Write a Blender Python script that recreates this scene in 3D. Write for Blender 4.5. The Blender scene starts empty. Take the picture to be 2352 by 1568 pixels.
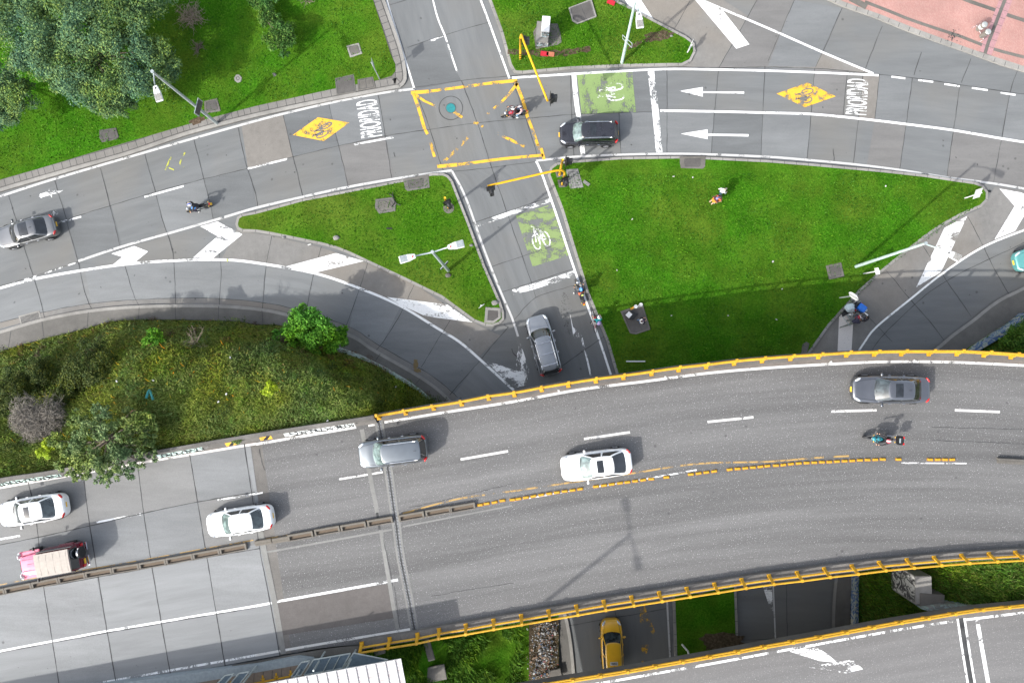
import bpy, bmesh, math, random
import numpy as np
from mathutils import Vector, Matrix, Euler
random.seed(7); RNG = np.random.default_rng(7)
sc = bpy.context.scene
COL = sc.collection

# ------------------------------------------------------------------ camera
H = 52.3                      # drone height over the street, metres
cam = bpy.data.objects.new('camera', bpy.data.cameras.new('camera')); COL.objects.link(cam)
cam.location = (0, 0, H); cam.rotation_euler = (0, 0, 0)
cam.data.lens = 24; cam.data.sensor_width = 36; cam.data.clip_end = 2000
sc.camera = cam
# ------------------------------------------------------------------ light
SUN_EL = math.radians(38.0)
SX, SY = 0.786, 0.618          # horizontal direction the shadows run
world = bpy.data.worlds.new('World'); sc.world = world; world.use_nodes = True
wn = world.node_tree.nodes; wl = world.node_tree.links
for n in list(wn): wn.remove(n)
sky = wn.new('ShaderNodeTexSky'); sky.sky_type = 'NISHITA'; sky.sun_disc = False
sky.sun_elevation = SUN_EL; sky.sun_rotation = math.atan2(-SX, -SY)
sky.air_density = 1.0; sky.dust_density = 3.0; sky.ozone_density = 1.0
bg = wn.new('ShaderNodeBackground'); bg.inputs['Strength'].default_value = 0.15
wo = wn.new('ShaderNodeOutputWorld')
hs = wn.new('ShaderNodeHueSaturation'); hs.inputs['Saturation'].default_value = .5
wl.new(sky.outputs[0], hs.inputs['Color']); wl.new(hs.outputs[0], bg.inputs['Color']); wl.new(bg.outputs[0], wo.inputs['Surface'])
sun = bpy.data.objects.new('sun', bpy.data.lights.new('sun', 'SUN')); COL.objects.link(sun)
sun.data.energy = 2.1; sun.data.angle = math.radians(0.6); sun.data.color = (1.0, 0.965, 0.915)
sun.rotation_euler = Vector((SX*math.cos(SUN_EL), SY*math.cos(SUN_EL), -math.sin(SUN_EL))).to_track_quat('-Z', 'Y').to_euler()
sun.location = (-60, -50, 70)
sc.view_settings.view_transform = 'Standard'; sc.view_settings.look = 'None'
sc.view_settings.exposure = 1.14; sc.view_settings.gamma = 1.0

# ------------------------------------------------------------------ coordinates
# The photo measured on a 2352 x 1568 grid; looking straight down, a point at height z
# stands at this place in metres.
SC = 2352/(H*36/24); CY = 783.4
def G(px, py, z=0.0):
    k = (H-z)/H/SC
    return Vector(((px-1176)*k, (CY-py)*k, z))
def T(c, r, *xy):             # readings taken in enlarged sixteenths of the photo
    return [(588*c+xy[i]/4, 392*r+xy[i+1]/4) for i in range(0, len(xy), 2)]
def A2(pts, z=0.0):
    return [Vector(G(p[0], p[1], p[2] if len(p) > 2 else z)) for p in pts]
def ang(dx, dy):              # heading on the photo -> world angle
    return math.atan2(-dy, dx)
def catmull(P, step=1.0, n=None):
    P = [Vector(p) for p in P]
    out = []
    for i in range(len(P)-1):
        p0 = P[i-1] if i else P[0]*2-P[1]
        p1, p2 = P[i], P[i+1]
        p3 = P[i+2] if i+2 < len(P) else P[-1]*2-P[-2]
        m = max(2, int((p2-p1).length/step)+1)
        for k in range(m):
            t = k/m
            out.append(0.5*((2*p1)+(p2-p0)*t+(2*p0-5*p1+4*p2-p3)*t*t+(3*p1-p0-3*p2+p3)*t**3))
    out.append(P[-1])
    if n:
        L = [0]
        for a, b in zip(out, out[1:]): L.append(L[-1]+(b-a).length)
        res = []; j = 0
        for k in range(n):
            d = L[-1]*k/(n-1)
            while j < len(L)-2 and L[j+1] < d: j += 1
            s = (d-L[j])/max(1e-9, L[j+1]-L[j]); res.append(out[j].lerp(out[j+1], min(1, s)))
        return res
    return out

# ------------------------------------------------------------------ mesh helpers
class MB:
    def __init__(s): s.v = []; s.f = []; s.m = []; s.uv = {}
    def add(s, V, F, m=0):
        b = len(s.v); s.v += [tuple(p) for p in V]
        for f in F: s.f.append(tuple(b+i for i in f)); s.m.append(m)
        return s
    def box(s, c, d, rz=0, m=0, R=None):
        x, y, z = d[0]/2, d[1]/2, d[2]/2
        M = R if R is not None else Matrix.Rotation(rz, 3, 'Z')
        V = [M @ Vector((i*x, j*y, k*z))+Vector(c) for i in (-1, 1) for j in (-1, 1) for k in (-1, 1)]
        return s.add(V, [(0,1,3,2),(4,6,7,5),(0,4,5,1),(2,3,7,6),(0,2,6,4),(1,5,7,3)], m)
    def tube(s, P, r, n=8, m=0):
        P = [Vector(p) for p in P]; N = len(P)
        R = r if isinstance(r, (list, tuple)) else [r]*N
        V = []; F = []; up = None
        for i in range(N):
            d = (P[min(i+1, N-1)]-P[max(i-1, 0)]).normalized()
            if up is None:
                up = Vector((0,0,1)) if abs(d.z) < .9 else Vector((1,0,0))
            a = d.cross(up).normalized(); b = a.cross(d).normalized(); up = b
            for k in range(n):
                t = 2*math.pi*k/n; V.append(P[i]+(a*math.cos(t)+b*math.sin(t))*R[i])
        for i in range(N-1):
            for k in range(n): F.append((i*n+k, i*n+(k+1) % n, (i+1)*n+(k+1) % n, (i+1)*n+k))
        F.append(tuple(range(n))); F.append(tuple((N-1)*n+k for k in reversed(range(n))))
        return s.add(V, F, m)
    def ell(s, c, r, nu=12, nv=8, m=0, R=None):
        V = []; F = []; c = Vector(c)
        for j in range(nv+1):
            p = math.pi*j/nv
            for i in range(nu):
                t = 2*math.pi*i/nu
                q = Vector((r[0]*math.sin(p)*math.cos(t), r[1]*math.sin(p)*math.sin(t), r[2]*math.cos(p)))
                V.append(c+(R @ q if R is not None else q))
        for j in range(nv):
            for i in range(nu): F.append((j*nu+i, (j+1)*nu+i, (j+1)*nu+(i+1) % nu, j*nu+(i+1) % nu))
        return s.add(V, F, m)
    def lathe(s, prof, c=(0,0,0), n=16, m=0, R=None):
        V = []; F = []; c = Vector(c)
        for (r, z) in prof:
            for i in range(n):
                t = 2*math.pi*i/n; q = Vector((r*math.cos(t), r*math.sin(t), z))
                V.append(c+(R @ q if R is not None else q))
        for j in range(len(prof)-1):
            for i in range(n): F.append((j*n+i, j*n+(i+1) % n, (j+1)*n+(i+1) % n, (j+1)*n+i))
        F.append(tuple(reversed(range(n)))); F.append(tuple((len(prof)-1)*n+i for i in range(n)))
        return s.add(V, F, m)
    def prism(s, poly, z0, z1, m=0, mside=None):
        n = len(poly)
        ar = sum(poly[i][0]*poly[(i+1) % n][1]-poly[(i+1) % n][0]*poly[i][1] for i in range(n))
        P = list(poly) if ar > 0 else list(reversed(poly))
        V = [(p[0], p[1], z0) for p in P]+[(p[0], p[1], z1) for p in P]
        s.add(V, [tuple(range(n, 2*n)), tuple(reversed(range(n)))], m)
        b = len(s.v)-2*n
        for i in range(n):
            s.f.append((b+i, b+(i+1) % n, b+n+(i+1) % n, b+n+i)); s.m.append(m if mside is None else mside)
        return s
    def flat(s, poly, z, m=0):
        n = len(poly)
        ar = sum(poly[i][0]*poly[(i+1) % n][1]-poly[(i+1) % n][0]*poly[i][1] for i in range(n))
        P = list(poly) if ar > 0 else list(reversed(poly))
        return s.add([(p[0], p[1], z) for p in P], [tuple(range(n))], m)
    def strip(s, P, w, z, m=0, jit=0):
        P = [Vector(p) for p in P]; V = []; F = []; N = len(P)
        for i in range(N):
            d = (P[min(i+1, N-1)]-P[max(i-1, 0)]); d.z = 0; d.normalize(); a = Vector((-d.y, d.x, 0))
            o = a*random.uniform(-jit, jit)
            ww = w*(1 if not jit else random.uniform(.6, 1.4))
            for q in (P[i]+a*ww/2+o, P[i]-a*ww/2+o): V.append((q.x, q.y, z))
        for i in range(N-1): F.append((2*i, 2*i+1, 2*i+3, 2*i+2))
        return s.add(V, F, m)
    def grid(s, rows, m=0):
        n = len(rows[0]); V = [p for r in rows for p in r]; F = []
        for j in range(len(rows)-1):
            for i in range(n-1): F.append((j*n+i, j*n+i+1, (j+1)*n+i+1, (j+1)*n+i))
        return s.add(V, F, m)
    def build(s, name, mats, parent=None, smooth=False, bevel=0, world=False, fix=False, merge=False):
        me = bpy.data.meshes.new(name)
        V = s.v
        if world and parent is not None:
            Mi = parent_matrix(parent).inverted(); V = [Mi @ Vector(p) for p in V]
        me.from_pydata([tuple(p) for p in V], [], s.f)
        if not isinstance(mats, (list, tuple)): mats = [mats]
        for mm in mats: me.materials.append(mm)
        if any(s.m): me.polygons.foreach_set('material_index', s.m)
        if bevel or fix or merge or any(len(f) > 4 for f in s.f):
            bm = bmesh.new(); bm.from_mesh(me)
            if merge: bmesh.ops.remove_doubles(bm, verts=bm.verts, dist=1e-4)
            if fix: bmesh.ops.recalc_face_normals(bm, faces=bm.faces)
            if bevel:
                ed = [e for e in bm.edges if len(e.link_faces) == 2 and e.calc_face_angle(0) > .6]
                bmesh.ops.bevel(bm, geom=ed, offset=bevel, segments=2, affect='EDGES', clamp_overlap=True)
            big = [f for f in bm.faces if len(f.verts) > 8]
            if big: bmesh.ops.triangulate(bm, faces=big)
            bm.to_mesh(me); bm.free()
        if smooth: me.polygons.foreach_set('use_smooth', [True]*len(me.polygons))
        me.update()
        o = bpy.data.objects.new(name, me); COL.objects.link(o)
        if parent is not None: o.parent = parent
        return o
def parent_matrix(o):
    return Matrix.LocRotScale(o.location, o.rotation_euler, o.scale)
def tag(o, label=None, cat=None, group=None, kind=None):
    if label: o['label'] = label
    if cat: o['category'] = cat
    if group: o['group'] = group
    if kind: o['kind'] = kind
    return o
def thing(name, label, cat, loc=(0,0,0), rz=0, group=None, rot=None):
    o = bpy.data.objects.new(name, None); COL.objects.link(o); o.empty_display_size = .3
    o.location = loc; o.rotation_euler = rot if rot is not None else (0, 0, rz)
    return tag(o, label, cat, group)
def structure(o): o['kind'] = 'structure'; return o

# ------------------------------------------------------------------ materials
class NT:
    def __init__(s, name):
        s.mat = bpy.data.materials.new(name); s.mat.use_nodes = True
        s.t = s.mat.node_tree; s.b = s.t.nodes['Principled BSDF']; s.out = s.t.nodes['Material Output']
    def n(s, typ, **kw):
        x = s.t.nodes.new(typ)
        for k, v in kw.items():
            if k.startswith('i_'):
                key = k[2:]; x.inputs[int(key) if key.isdigit() else key].default_value = v
            else: setattr(x, k, v)
        return x
    def l(s, a, b): s.t.links.new(a, b)
    def set(s, **kw):
        for k, v in kw.items(): s.b.inputs[k.replace('_', ' ')].default_value = v
    def coord(s, which='Object', scale=(1,1,1), rot=(0,0,0)):
        c = s.n('ShaderNodeTexCoord'); mp = s.n('ShaderNodeMapping')
        mp.inputs['Scale'].default_value = scale; mp.inputs['Rotation'].default_value = rot
        s.l(c.outputs[which], mp.inputs['Vector']); return mp.outputs[0]
    def noise(s, vec, scale, detail=4, rough=.55, dist=0):
        x = s.n('ShaderNodeTexNoise'); x.inputs['Scale'].default_value = scale; x.inputs['Detail'].default_value = detail
        x.inputs['Roughness'].default_value = rough; x.inputs['Distortion'].default_value = dist
        s.l(vec, x.inputs['Vector']); return x.outputs[0]
    def ramp(s, fac, stops, interp='LINEAR'):
        x = s.n('ShaderNodeValToRGB'); x.color_ramp.interpolation = interp; e = x.color_ramp.elements
        while len(e) < len(stops): e.new(.5)
        for el, (p, c) in zip(e, stops):
            el.position = p; el.color = c if len(c) == 4 else (*c, 1)
        s.l(fac, x.inputs[0]); return x.outputs[0]
    def mix(s, fac, a, b, mode='MIX'):
        x = s.n('ShaderNodeMix', data_type='RGBA', blend_type=mode)
        for sock, v in ((x.inputs[0], fac), (x.inputs[6], a), (x.inputs[7], b)):
            if hasattr(v, 'is_linked'): s.l(v, sock)
            elif isinstance(v, (int, float)): sock.default_value = v
            else: sock.default_value = (*v, 1) if len(v) == 3 else v
        return x.outputs[2]
    def math(s, op, a, b=0.0):
        x = s.n('ShaderNodeMath', operation=op)
        for sock, v in ((x.inputs[0], a), (x.inputs[1], b)):
            if hasattr(v, 'is_linked'): s.l(v, sock)
            else: sock.default_value = v
        return x.outputs[0]
    def bump(s, h, strength=.3, dist=.02):
        x = s.n('ShaderNodeBump'); x.inputs['Strength'].default_value = strength; x.inputs['Distance'].default_value = dist
        s.l(h, x.inputs['Height']); s.l(x.outputs[0], s.b.inputs['Normal'])
    def base(s, col): s.l(col, s.b.inputs['Base Color']); return s
def g3(v): return (v, v, v)
def plain(name, col, rough=.6, metal=0, coat=0, var=.12, scale=6):
    t = NT(name); t.set(Roughness=rough, Metallic=metal); t.b.inputs['Coat Weight'].default_value = coat
    t.b.inputs['Coat Roughness'].default_value = .05
    n = t.noise(t.coord(), scale, 3)
    t.base(t.mix(t.ramp(n, [(.3, g3(0)), (.7, g3(1))]), tuple(c*(1-var) for c in col), tuple(min(1, c*(1+var)) for c in col)))
    return t.mat
def concrete(name, col, stain=.25, fine=.12, coords='Object', streak=(1,1,1), spots=True, rough=.85, specks=0.0, warm=0.0, bands=False):
    col = tuple(x*.56 for x in col)
    t = NT(name); t.set(Roughness=rough)
    v = t.coord(coords); vs = t.coord(coords, streak)
    big = t.ramp(t.noise(vs, .35, 5, .6), [(.3, g3(0)), (.7, g3(1))])
    c = t.mix(big, tuple(x*(1-stain) for x in col), tuple(x*(1+stain*.6) for x in col))
    med = t.ramp(t.noise(vs, 2.2, 5, .65, .4), [(.3, g3(.86)), (.7, g3(1.1))])
    c = t.mix(.8, c, med, 'MULTIPLY')
    if warm:
        w = t.ramp(t.noise(v, .12, 3), [(.45, g3(0)), (.65, g3(1))])
        c = t.mix(t.math('MULTIPLY', w, warm), c, (col[0]*1.12, col[1]*1.0, col[2]*.86))
    fn = t.ramp(t.noise(v, 24, 2, .7), [(.3, g3(1-fine)), (.7, g3(1+fine))])
    c = t.mix(1.0, c, fn, 'MULTIPLY')
    if bands:
        bd = t.ramp(t.noise(t.coord(coords, (.012,.55,1)), 1.0, 4, .6), [(.36, g3(.74)), (.52, g3(1.0)), (.66, g3(1.09))])
        c = t.mix(1, c, bd, 'MULTIPLY')
    if specks:
        sp = t.ramp(t.noise(v, 17, 1, .5), [(.66, g3(0)), (.74, g3(specks))])
        c = t.mix(sp, c, g3(.75))
        dk = t.ramp(t.noise(v, 11, 2, .6), [(.27, g3(specks*1.1)), (.36, g3(0))])
        c = t.mix(dk, c, g3(.03))
    if spots:
        vo = t.n('ShaderNodeTexVoronoi', feature='F1'); vo.inputs['Scale'].default_value = .55; t.l(v, vo.inputs['Vector'])
        m = t.ramp(vo.outputs['Distance'], [(.035, g3(.6)), (.065, g3(0))])
        c = t.mix(m, c, g3(.05))
        vo2 = t.n('ShaderNodeTexVoronoi', feature='F1'); vo2.inputs['Scale'].default_value = 1.3; t.l(v, vo2.inputs['Vector'])
        m2 = t.ramp(vo2.outputs['Distance'], [(.028, g3(.7)), (.05, g3(0))])
        c = t.mix(m2, c, g3(.06))
    t.base(c); t.bump(t.noise(v, 30, 3), .25, .01)
    return t.mat
def paint(name, col, wear=.1, streak=(1,1,1), rot=0, rough=.6):
    t = NT(name); t.set(Roughness=rough)
    v = t.coord('Object', streak, (0, 0, rot)); v0 = t.coord()
    a = t.noise(v, 1.6, 3, .5, .3); b = t.noise(v, 16, 4, .75)
    s = t.math('ADD', t.math('MULTIPLY', a, .55), t.math('MULTIPLY', b, .45))
    thr = .5+(wear-.5)*.30
    msk = t.ramp(s, [(max(0, thr-.012), g3(0)), (thr+.012, g3(1))])
    fn = t.ramp(t.noise(v0, 9, 3), [(.3, g3(.90)), (.7, g3(1))])
    t.base(t.mix(1, tuple(col), fn, 'MULTIPLY'))
    tr = t.n('ShaderNodeBsdfTransparent'); mx = t.n('ShaderNodeMixShader')
    t.l(msk, mx.inputs[0]); t.l(tr.outputs[0], mx.inputs[1]); t.l(t.b.outputs[0], mx.inputs[2]); t.l(mx.outputs[0], t.out.inputs['Surface'])
    return t.mat
def grass_mat(name, dark, mid, light, patch=.5, fscale=7.0, yell=(.12,.16,.02), pscale=.16, bump=.9):
    t = NT(name); t.set(Roughness=.95); t.b.inputs['Specular IOR Level'].default_value = .02
    v = t.coord()
    f = t.noise(v, fscale, 5, .75)
    c = t.ramp(f, [(.30, dark), (.5, mid), (.70, light)])
    p = t.ramp(t.noise(v, pscale, 6, .62), [(.42, g3(0)), (.62, g3(1))])
    y = t.ramp(t.noise(v, fscale*.8, 4, .7), [(.3, tuple(x*.62 for x in yell)), (.7, tuple(x*1.3 for x in yell))])
    c = t.mix(t.math('MULTIPLY', p, patch), c, y)
    q = t.ramp(t.noise(v, pscale*3.1, 4, .6), [(.35, g3(.78)), (.65, g3(1.15))])
    c = t.mix(.9, c, q, 'MULTIPLY')
    t.base(c); t.bump(f, bump, .10)
    return t.mat
def leaf_mat(name, c1, c2, c3, rough=.6, trans=.15):
    t = NT(name); t.set(Roughness=rough); t.b.inputs['Specular IOR Level'].default_value = .12
    g = t.n('ShaderNodeNewGeometry')
    r = t.ramp(g.outputs['Random Per Island'], [(0, c1), (.6, c2), (1, c3)])
    cl = t.ramp(t.noise(t.coord(), .9, 2), [(.3, g3(.8)), (.7, g3(1.2))])
    hu = t.ramp(t.noise(t.coord(), .33, 3), [(.36, (1.25,1.15,.62)), (.5, (1,1,1)), (.66, (.80,.93,1.25))])
    t.base(t.mix(1, t.mix(1, r, cl, 'MULTIPLY'), hu, 'MULTIPLY'))
    return t.mat
def car_paint(name, col, metal=.3, rough=.28):
    t = NT(name); t.set(Roughness=rough, Metallic=metal); t.b.inputs['Coat Weight'].default_value = .7; t.b.inputs['Coat Roughness'].default_value = .04
    n = t.noise(t.coord(), 1.4, 5); d = t.noise(t.coord(), 60, 2)
    c = t.mix(t.ramp(n, [(.35, g3(0)), (.7, g3(1))]), tuple(x*.93 for x in col), tuple(min(1, x*1.05+.004) for x in col))
    t.base(t.mix(.03, c, (.35,.32,.28))); return t.mat

M = {}
M['road'] = concrete('concrete_road', (.262,.276,.280), stain=.17, coords='UV', streak=(.12,.9,1), warm=.5)
M['roadpale'] = concrete('slip_road_concrete', (.325,.342,.348), stain=.17, coords='UV', streak=(.12,.9,1), warm=.3)
M['slab'] = concrete('concrete_slab', (.335,.328,.31), stain=.2, warm=.6)
M['tan'] = concrete('tan_concrete', (.33,.31,.28), stain=.1)
M['pale'] = concrete('pale_concrete_road', (.395,.41,.415), stain=.16, coords='UV', streak=(.10,.9,1))
M['asphalt'] = concrete('worn_asphalt', (.248,.246,.242), stain=.32, fine=.26, coords='UV', streak=(.05,.75,1), specks=.6, bands=True)
M['asphalt2'] = concrete('ramp_asphalt', (.27,.266,.262), stain=.14, fine=.2, coords='UV', streak=(.05,.75,1), specks=.5, spots=False)
M['brownpatch'] = concrete('brown_asphalt_patch', (.195,.178,.168), stain=.1, spots=False)
M['joint'] = plain('joint_filler', (.045,.046,.047), .8, var=.5, scale=1.5)
M['kerb'] = concrete('kerb_concrete', (.47,.455,.42), stain=.25, spots=False)
M['pave'] = concrete('pavement_concrete', (.235,.225,.205), stain=.25)
M['paver'] = concrete('paver_concrete', (.33,.315,.29), stain=.2, spots=False)
M['dirtyslab'] = concrete('weathered_concrete', (.24,.225,.20), stain=.35, fine=.25, spots=False)
M['darkslab'] = concrete('dark_cover_concrete', (.17,.16,.15), stain=.25, fine=.2, spots=False)
M['strip'] = concrete('repair_strip_concrete', (.36,.36,.34), stain=.2, spots=False)
M['median'] = concrete('median_concrete', (.30,.27,.225), stain=.25, spots=False)
M['trough'] = concrete('dusty_trough', (.25,.19,.135), stain=.3, spots=False)
M['parapet'] = concrete('parapet_concrete', (.26,.245,.225), stain=.35, fine=.25, spots=False)
M['moss'] = concrete('mossy_concrete', (.085,.085,.062), stain=.4, spots=False)
WH = (.82,.83,.82); YE = (.74,.42,.035)
M['w0'] = paint('white_paint', WH, .20); M['wd'] = paint('dusty_white_paint', (.68,.67,.64), .24); M['wg'] = paint('greyed_white_paint', (.52,.52,.51), .25); M['w1'] = paint('white_paint_scuffed', WH, .30, (.35,1,1), .1)
M['w2'] = paint('white_paint_worn', WH, .49, (.3,1,1), .1); M['w3'] = paint('white_paint_faded', WH, .60, (1,.3,1), .25)
M['wv2'] = paint('white_paint_tyre_worn', WH, .42, (1,.35,1), .25)
M['wpink'] = paint('old_white_paint', (.70,.66,.62), .12)
M['y0'] = paint('yellow_paint', YE, .27); M['y1'] = paint('yellow_paint_worn', YE, .42); M['y2'] = paint('yellow_paint_faded', YE, .60)
M['y3'] = paint('dusty_yellow_line', (.42,.27,.09), .45)
M['yg'] = paint('yellow_green_spray', (.50,.52,.06), .5)
M['green'] = paint('green_lane_paint', (.205,.295,.105), .33, (1.0,.5,1), .9)
M['greenb'] = paint('green_lane_paint_worn', (.215,.295,.11), .44, (.6,1,1), .3)
M['lawn'] = grass_mat('lawn', (.012,.062,.002), (.038,.140,.006), (.086,.215,.018), patch=.75, yell=(.085,.140,.014))
M['lawn2'] = grass_mat('dry_lawn', (.012,.060,.002), (.042,.135,.006), (.095,.205,.018), patch=.6, yell=(.115,.155,.022))
M['rough'] = grass_mat('rough_grass', (.024,.038,.006), (.085,.11,.018), (.17,.19,.04), patch=.5, fscale=4.5, yell=(.085,.06,.03), pscale=.3)
M['dirt'] = grass_mat('bare_soil', (.04,.028,.018), (.09,.065,.045), (.16,.12,.09), patch=.2, fscale=5, yell=(.07,.09,.03))
M['ground'] = grass_mat('open_ground', (.03,.05,.012), (.06,.09,.02), (.1,.13,.04), patch=.6, yell=(.12,.1,.06))
t = NT('weathered_rail_paint'); t.set(Roughness=.45); v = t.coord(); n = t.noise(v, 2.2, 5, .7); n2 = t.noise(v, 11, 3, .7)
c = t.mix(t.ramp(n, [(.35, g3(0)), (.65, g3(1))]), (.50,.26,.012), (.64,.36,.02)); c = t.mix(t.ramp(n2, [(.62, g3(0)), (.70, g3(.8))]), c, (.22,.11,.03)); t.base(c); M['railyellow'] = t.mat
M['poleyellow'] = plain('yellow_pole_paint', (.74,.40,.008), .35, var=.08)
M['black'] = plain('black_plastic', (.014,.015,.016), .45)
M['rubber'] = plain('tyre_rubber', (.02,.02,.021), .85)
M['steel'] = plain('galvanised_steel', (.42,.47,.47), .45, .5)
M['palegreen'] = plain('pale_green_pole', (.42,.53,.50), .45)
M['graypole'] = plain('grey_green_pole', (.36,.42,.42), .4)
M['whitemetal'] = plain('white_enamel', (.68,.69,.68), .4)
M['chrome'] = plain('chrome', (.75,.76,.78), .15, 1.0)
M['rim'] = plain('alloy_wheel', (.42,.43,.45), .3, .8)
M['lens'] = plain('headlight_glass', (.62,.66,.70), .12, .2, .8)
M['red'] = plain('red_lens', (.50,.012,.012), .2, 0, .6)
M['redpaint'] = plain('red_paint', (.45,.015,.03), .3, 0, .6)
M['plate'] = plain('yellow_plate', (.72,.42,.02), .5)
M['skin'] = plain('skin', (.50,.29,.20), .55)
M['skin2'] = plain('brown_skin', (.30,.165,.105), .55)
M['hair'] = plain('dark_hair', (.014,.011,.010), .6)
M['eye'] = plain('eye_white', (.75,.74,.72), .3)
def glass(name, col, rough=.05):
    t = NT(name); t.set(Roughness=rough); t.b.inputs['Specular IOR Level'].default_value = .9
    t.b.inputs['Coat Weight'].default_value = .6; t.b.inputs['Coat Roughness'].default_value = .02
    n = t.ramp(t.noise(t.coord(), 2.6, 3, .5, .6), [(.40, g3(0)), (.62, g3(1))])
    t.base(t.mix(n, tuple(x*.55 for x in col), tuple(x*1.35 for x in col))); return t.mat
M['glass'] = glass('window_glass', (.045,.060,.064)); M['glassg'] = glass('green_windscreen', (.15,.21,.20))
M['glassd'] = glass('dark_glass', (.012,.015,.018)); M['glassb'] = plain('blue_canopy_glass', (.13,.175,.21), .25)

# ================================================================== GROUND AND ROADS
def ribbon(name, A, B, z, mat, n=60, m=8, parent=None, za=None, zb=None):
    PA, PB = catmull(A, 1, n), catmull(B, 1, n)
    V = []; F = []; UV = []; u = 0; prev = None
    for i in range(n):
        mid = (PA[i]+PB[i])/2
        if prev is not None: u += (mid-prev).length
        prev = mid; wd = (PA[i]-PB[i]).length
        for j in range(m+1):
            p = PA[i].lerp(PB[i], j/m); V.append((p.x, p.y, z)); UV.append((u, wd*j/m))
    for i in range(n-1):
        for j in range(m):
            a = i*(m+1)+j; F.append((a, a+1, a+m+2, a+m+1))
    me = bpy.data.meshes.new(name); me.from_pydata(V, [], F); me.materials.append(mat)
    uvl = me.uv_layers.new(name='UVMap')
    for p in me.polygons:
        for li, vi in zip(p.loop_indices, p.vertices): uvl.data[li].uv = UV[vi]
    bm = bmesh.new(); bm.from_mesh(me)
    for f in bm.faces:
        if f.normal.z < 0: f.normal_flip()
    bm.to_mesh(me); bm.free()
    o = bpy.data.objects.new(name, me); COL.objects.link(o)
    if parent is not None: o.parent = parent
    return o
def inset(P, d):
    n = len(P); out = []
    ar = sum(P[i].x*P[(i+1) % n].y-P[(i+1) % n].x*P[i].y for i in range(n)); s = 1 if ar > 0 else -1
    for i in range(n):
        a, b = P[i]-P[i-1], P[(i+1) % n]-P[i]
        na = Vector((-a.y, a.x, 0)).normalized(); nb = Vector((-b.y, b.x, 0)).normalized()
        q = (na+nb); q = q.normalized() if q.length > .01 else na
        out.append(P[i]+q*s*d)
    return out
def smooth_closed(pts, step=.8):
    P = A2(pts); P = P+P[:1]
    out = []
    N = len(P)-1
    for i in range(N):
        p0, p1, p2, p3 = P[i-1 if i else N-1], P[i], P[i+1], P[(i+2) % N]
        m = max(1, int((p2-p1).length/step))
        L = (p2-p1).length
        if L > 2.5:      # long straight runs: no overshoot
            for k in range(m): out.append(p1.lerp(p2, k/m))
        else:
            for k in range(m):
                t = k/m
                out.append(0.5*((2*p1)+(p2-p0)*t+(2*p0-5*p1+4*p2-p3)*t*t+(3*p1-p0-3*p2+p3)*t**3))
    return out

b = MB(); S_ = 500
b.grid([[(x, y, -.10) for x in np.linspace(-S_, S_, 9)] for y in np.linspace(-S_, S_, 9)])
structure(b.build('ground', M['ground']))
# street surface under everything at ground level
A_ = A2([(-500,-420), (1176,-420), (2900,-420)]); B_ = A2([(-500,2150), (1176,2150), (2900,2150)])
ROAD = structure(ribbon('road', A_, B_, 0.0, M['road'], 80, 40))
N_main = [(-120,490)]+[(0,444)]+T(0,1, 500,52)+T(0,0, 1330,1375,1780,1245,2170,1135,2351,1085)+T(1,0, 250,1020,680,920,1120,835,1460,795)+[(1060,184)]+T(2,0, 0,700,540,662,980,628,1430,612,1900,615,2351,622)+T(3,0, 430,632,880,668)+[(2106,181),(2205,195),(2320,212),(2480,232)]
S_main = [(-120,690),(0,661),(77,636)]+T(0,1, 720,842,1125,712,1540,600,1970,480,2351,355)+T(1,1, 430,252,850,162,1360,75,1800,12)+[(1130,386)]+T(2,0, 220,1490,560,1460,1000,1440,1430,1430,1780,1432,2351,1455)+T(3,0, 360,1485,790,1525,1210,1575)+T(3,1, 1640,75,2070,130,2351,185)+[(2480,460)]
ribbon('street_lanes', A2(N_main), A2(S_main), .004, M['road'], 120, 10, ROAD)
slip_N = [(-120,692),(0,662),(80,641),(185,622),(292,607),(400,599),(510,597),(588,604),(723,628),(825,662),(920,703),(1003,753),(1055,785),(1103,825),(1176,893),(1260,980),(1340,1080)]
slip_S = [(-120,800),(0,762),(100,733),(205,713),(322,703),(475,701),(588,708),(673,725),(803,768),(860,803),(975,870),(1035,920),(1120,1010),(1200,1120)]
ribbon('slip_lane', A2(slip_N), A2(slip_S), .006, M['roadpale'], 90, 8, ROAD)
vert_W = [(880,-60),(923,112),(952,205),(1005,383),(1038,400),(1070,455),(1110,568),(1150,670),(1180,760),(1240,1000),(1310,1400),(1330,1640)]
vert_E = [(1095,-60),(1123,50),(1170,180),(1245,368),(1258,400),(1288,482),(1318,614),(1348,697),(1378,784),(1405,866),(1470,1100),(1535,1390),(1545,1640)]
ribbon('cross_lane', A2(vert_W), A2(vert_E), .008, M['road'], 90, 8, ROAD)
# slabs of another tint
bt = MB()
for P in ([(555,288),(650,262),(673,360),(570,388)], [(1983,167),(2020,171),(2009,280),(1971,275)]):
    bt.flat(A2(P), .012)
bt.build('pale_slab', M['tan'], ROAD)
bt = MB()
bt.flat(A2([(1420,-40),(1600,-40),(1764,66),(2000,168),(1871,157),(1764,153),(1651,154),(1533,153),(1590,140),(1600,108),(1580,84),(1500,46)]), .012)
bt.flat(A2([(620,540),(738,568),(845,604),(953,652),(1047,716),(1110,752),(1150,770),(1100,818),(1055,782),(1003,750),(920,700),(825,658),(723,624),(588,600),(510,593),(545,525),(590,536)]), .012)
bt.flat(A2([(2266,462),(2253,478),(2174,514),(2121,549),(2034,618),(1974,671),(1904,749),(1856,816),(1950,825),(2014,747),(2091,685),(2169,622),(2259,565),(2352,526),(2352,440),(2285,428)]), .012)
bt.build('gore_slab', M['slab'], ROAD)

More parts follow.
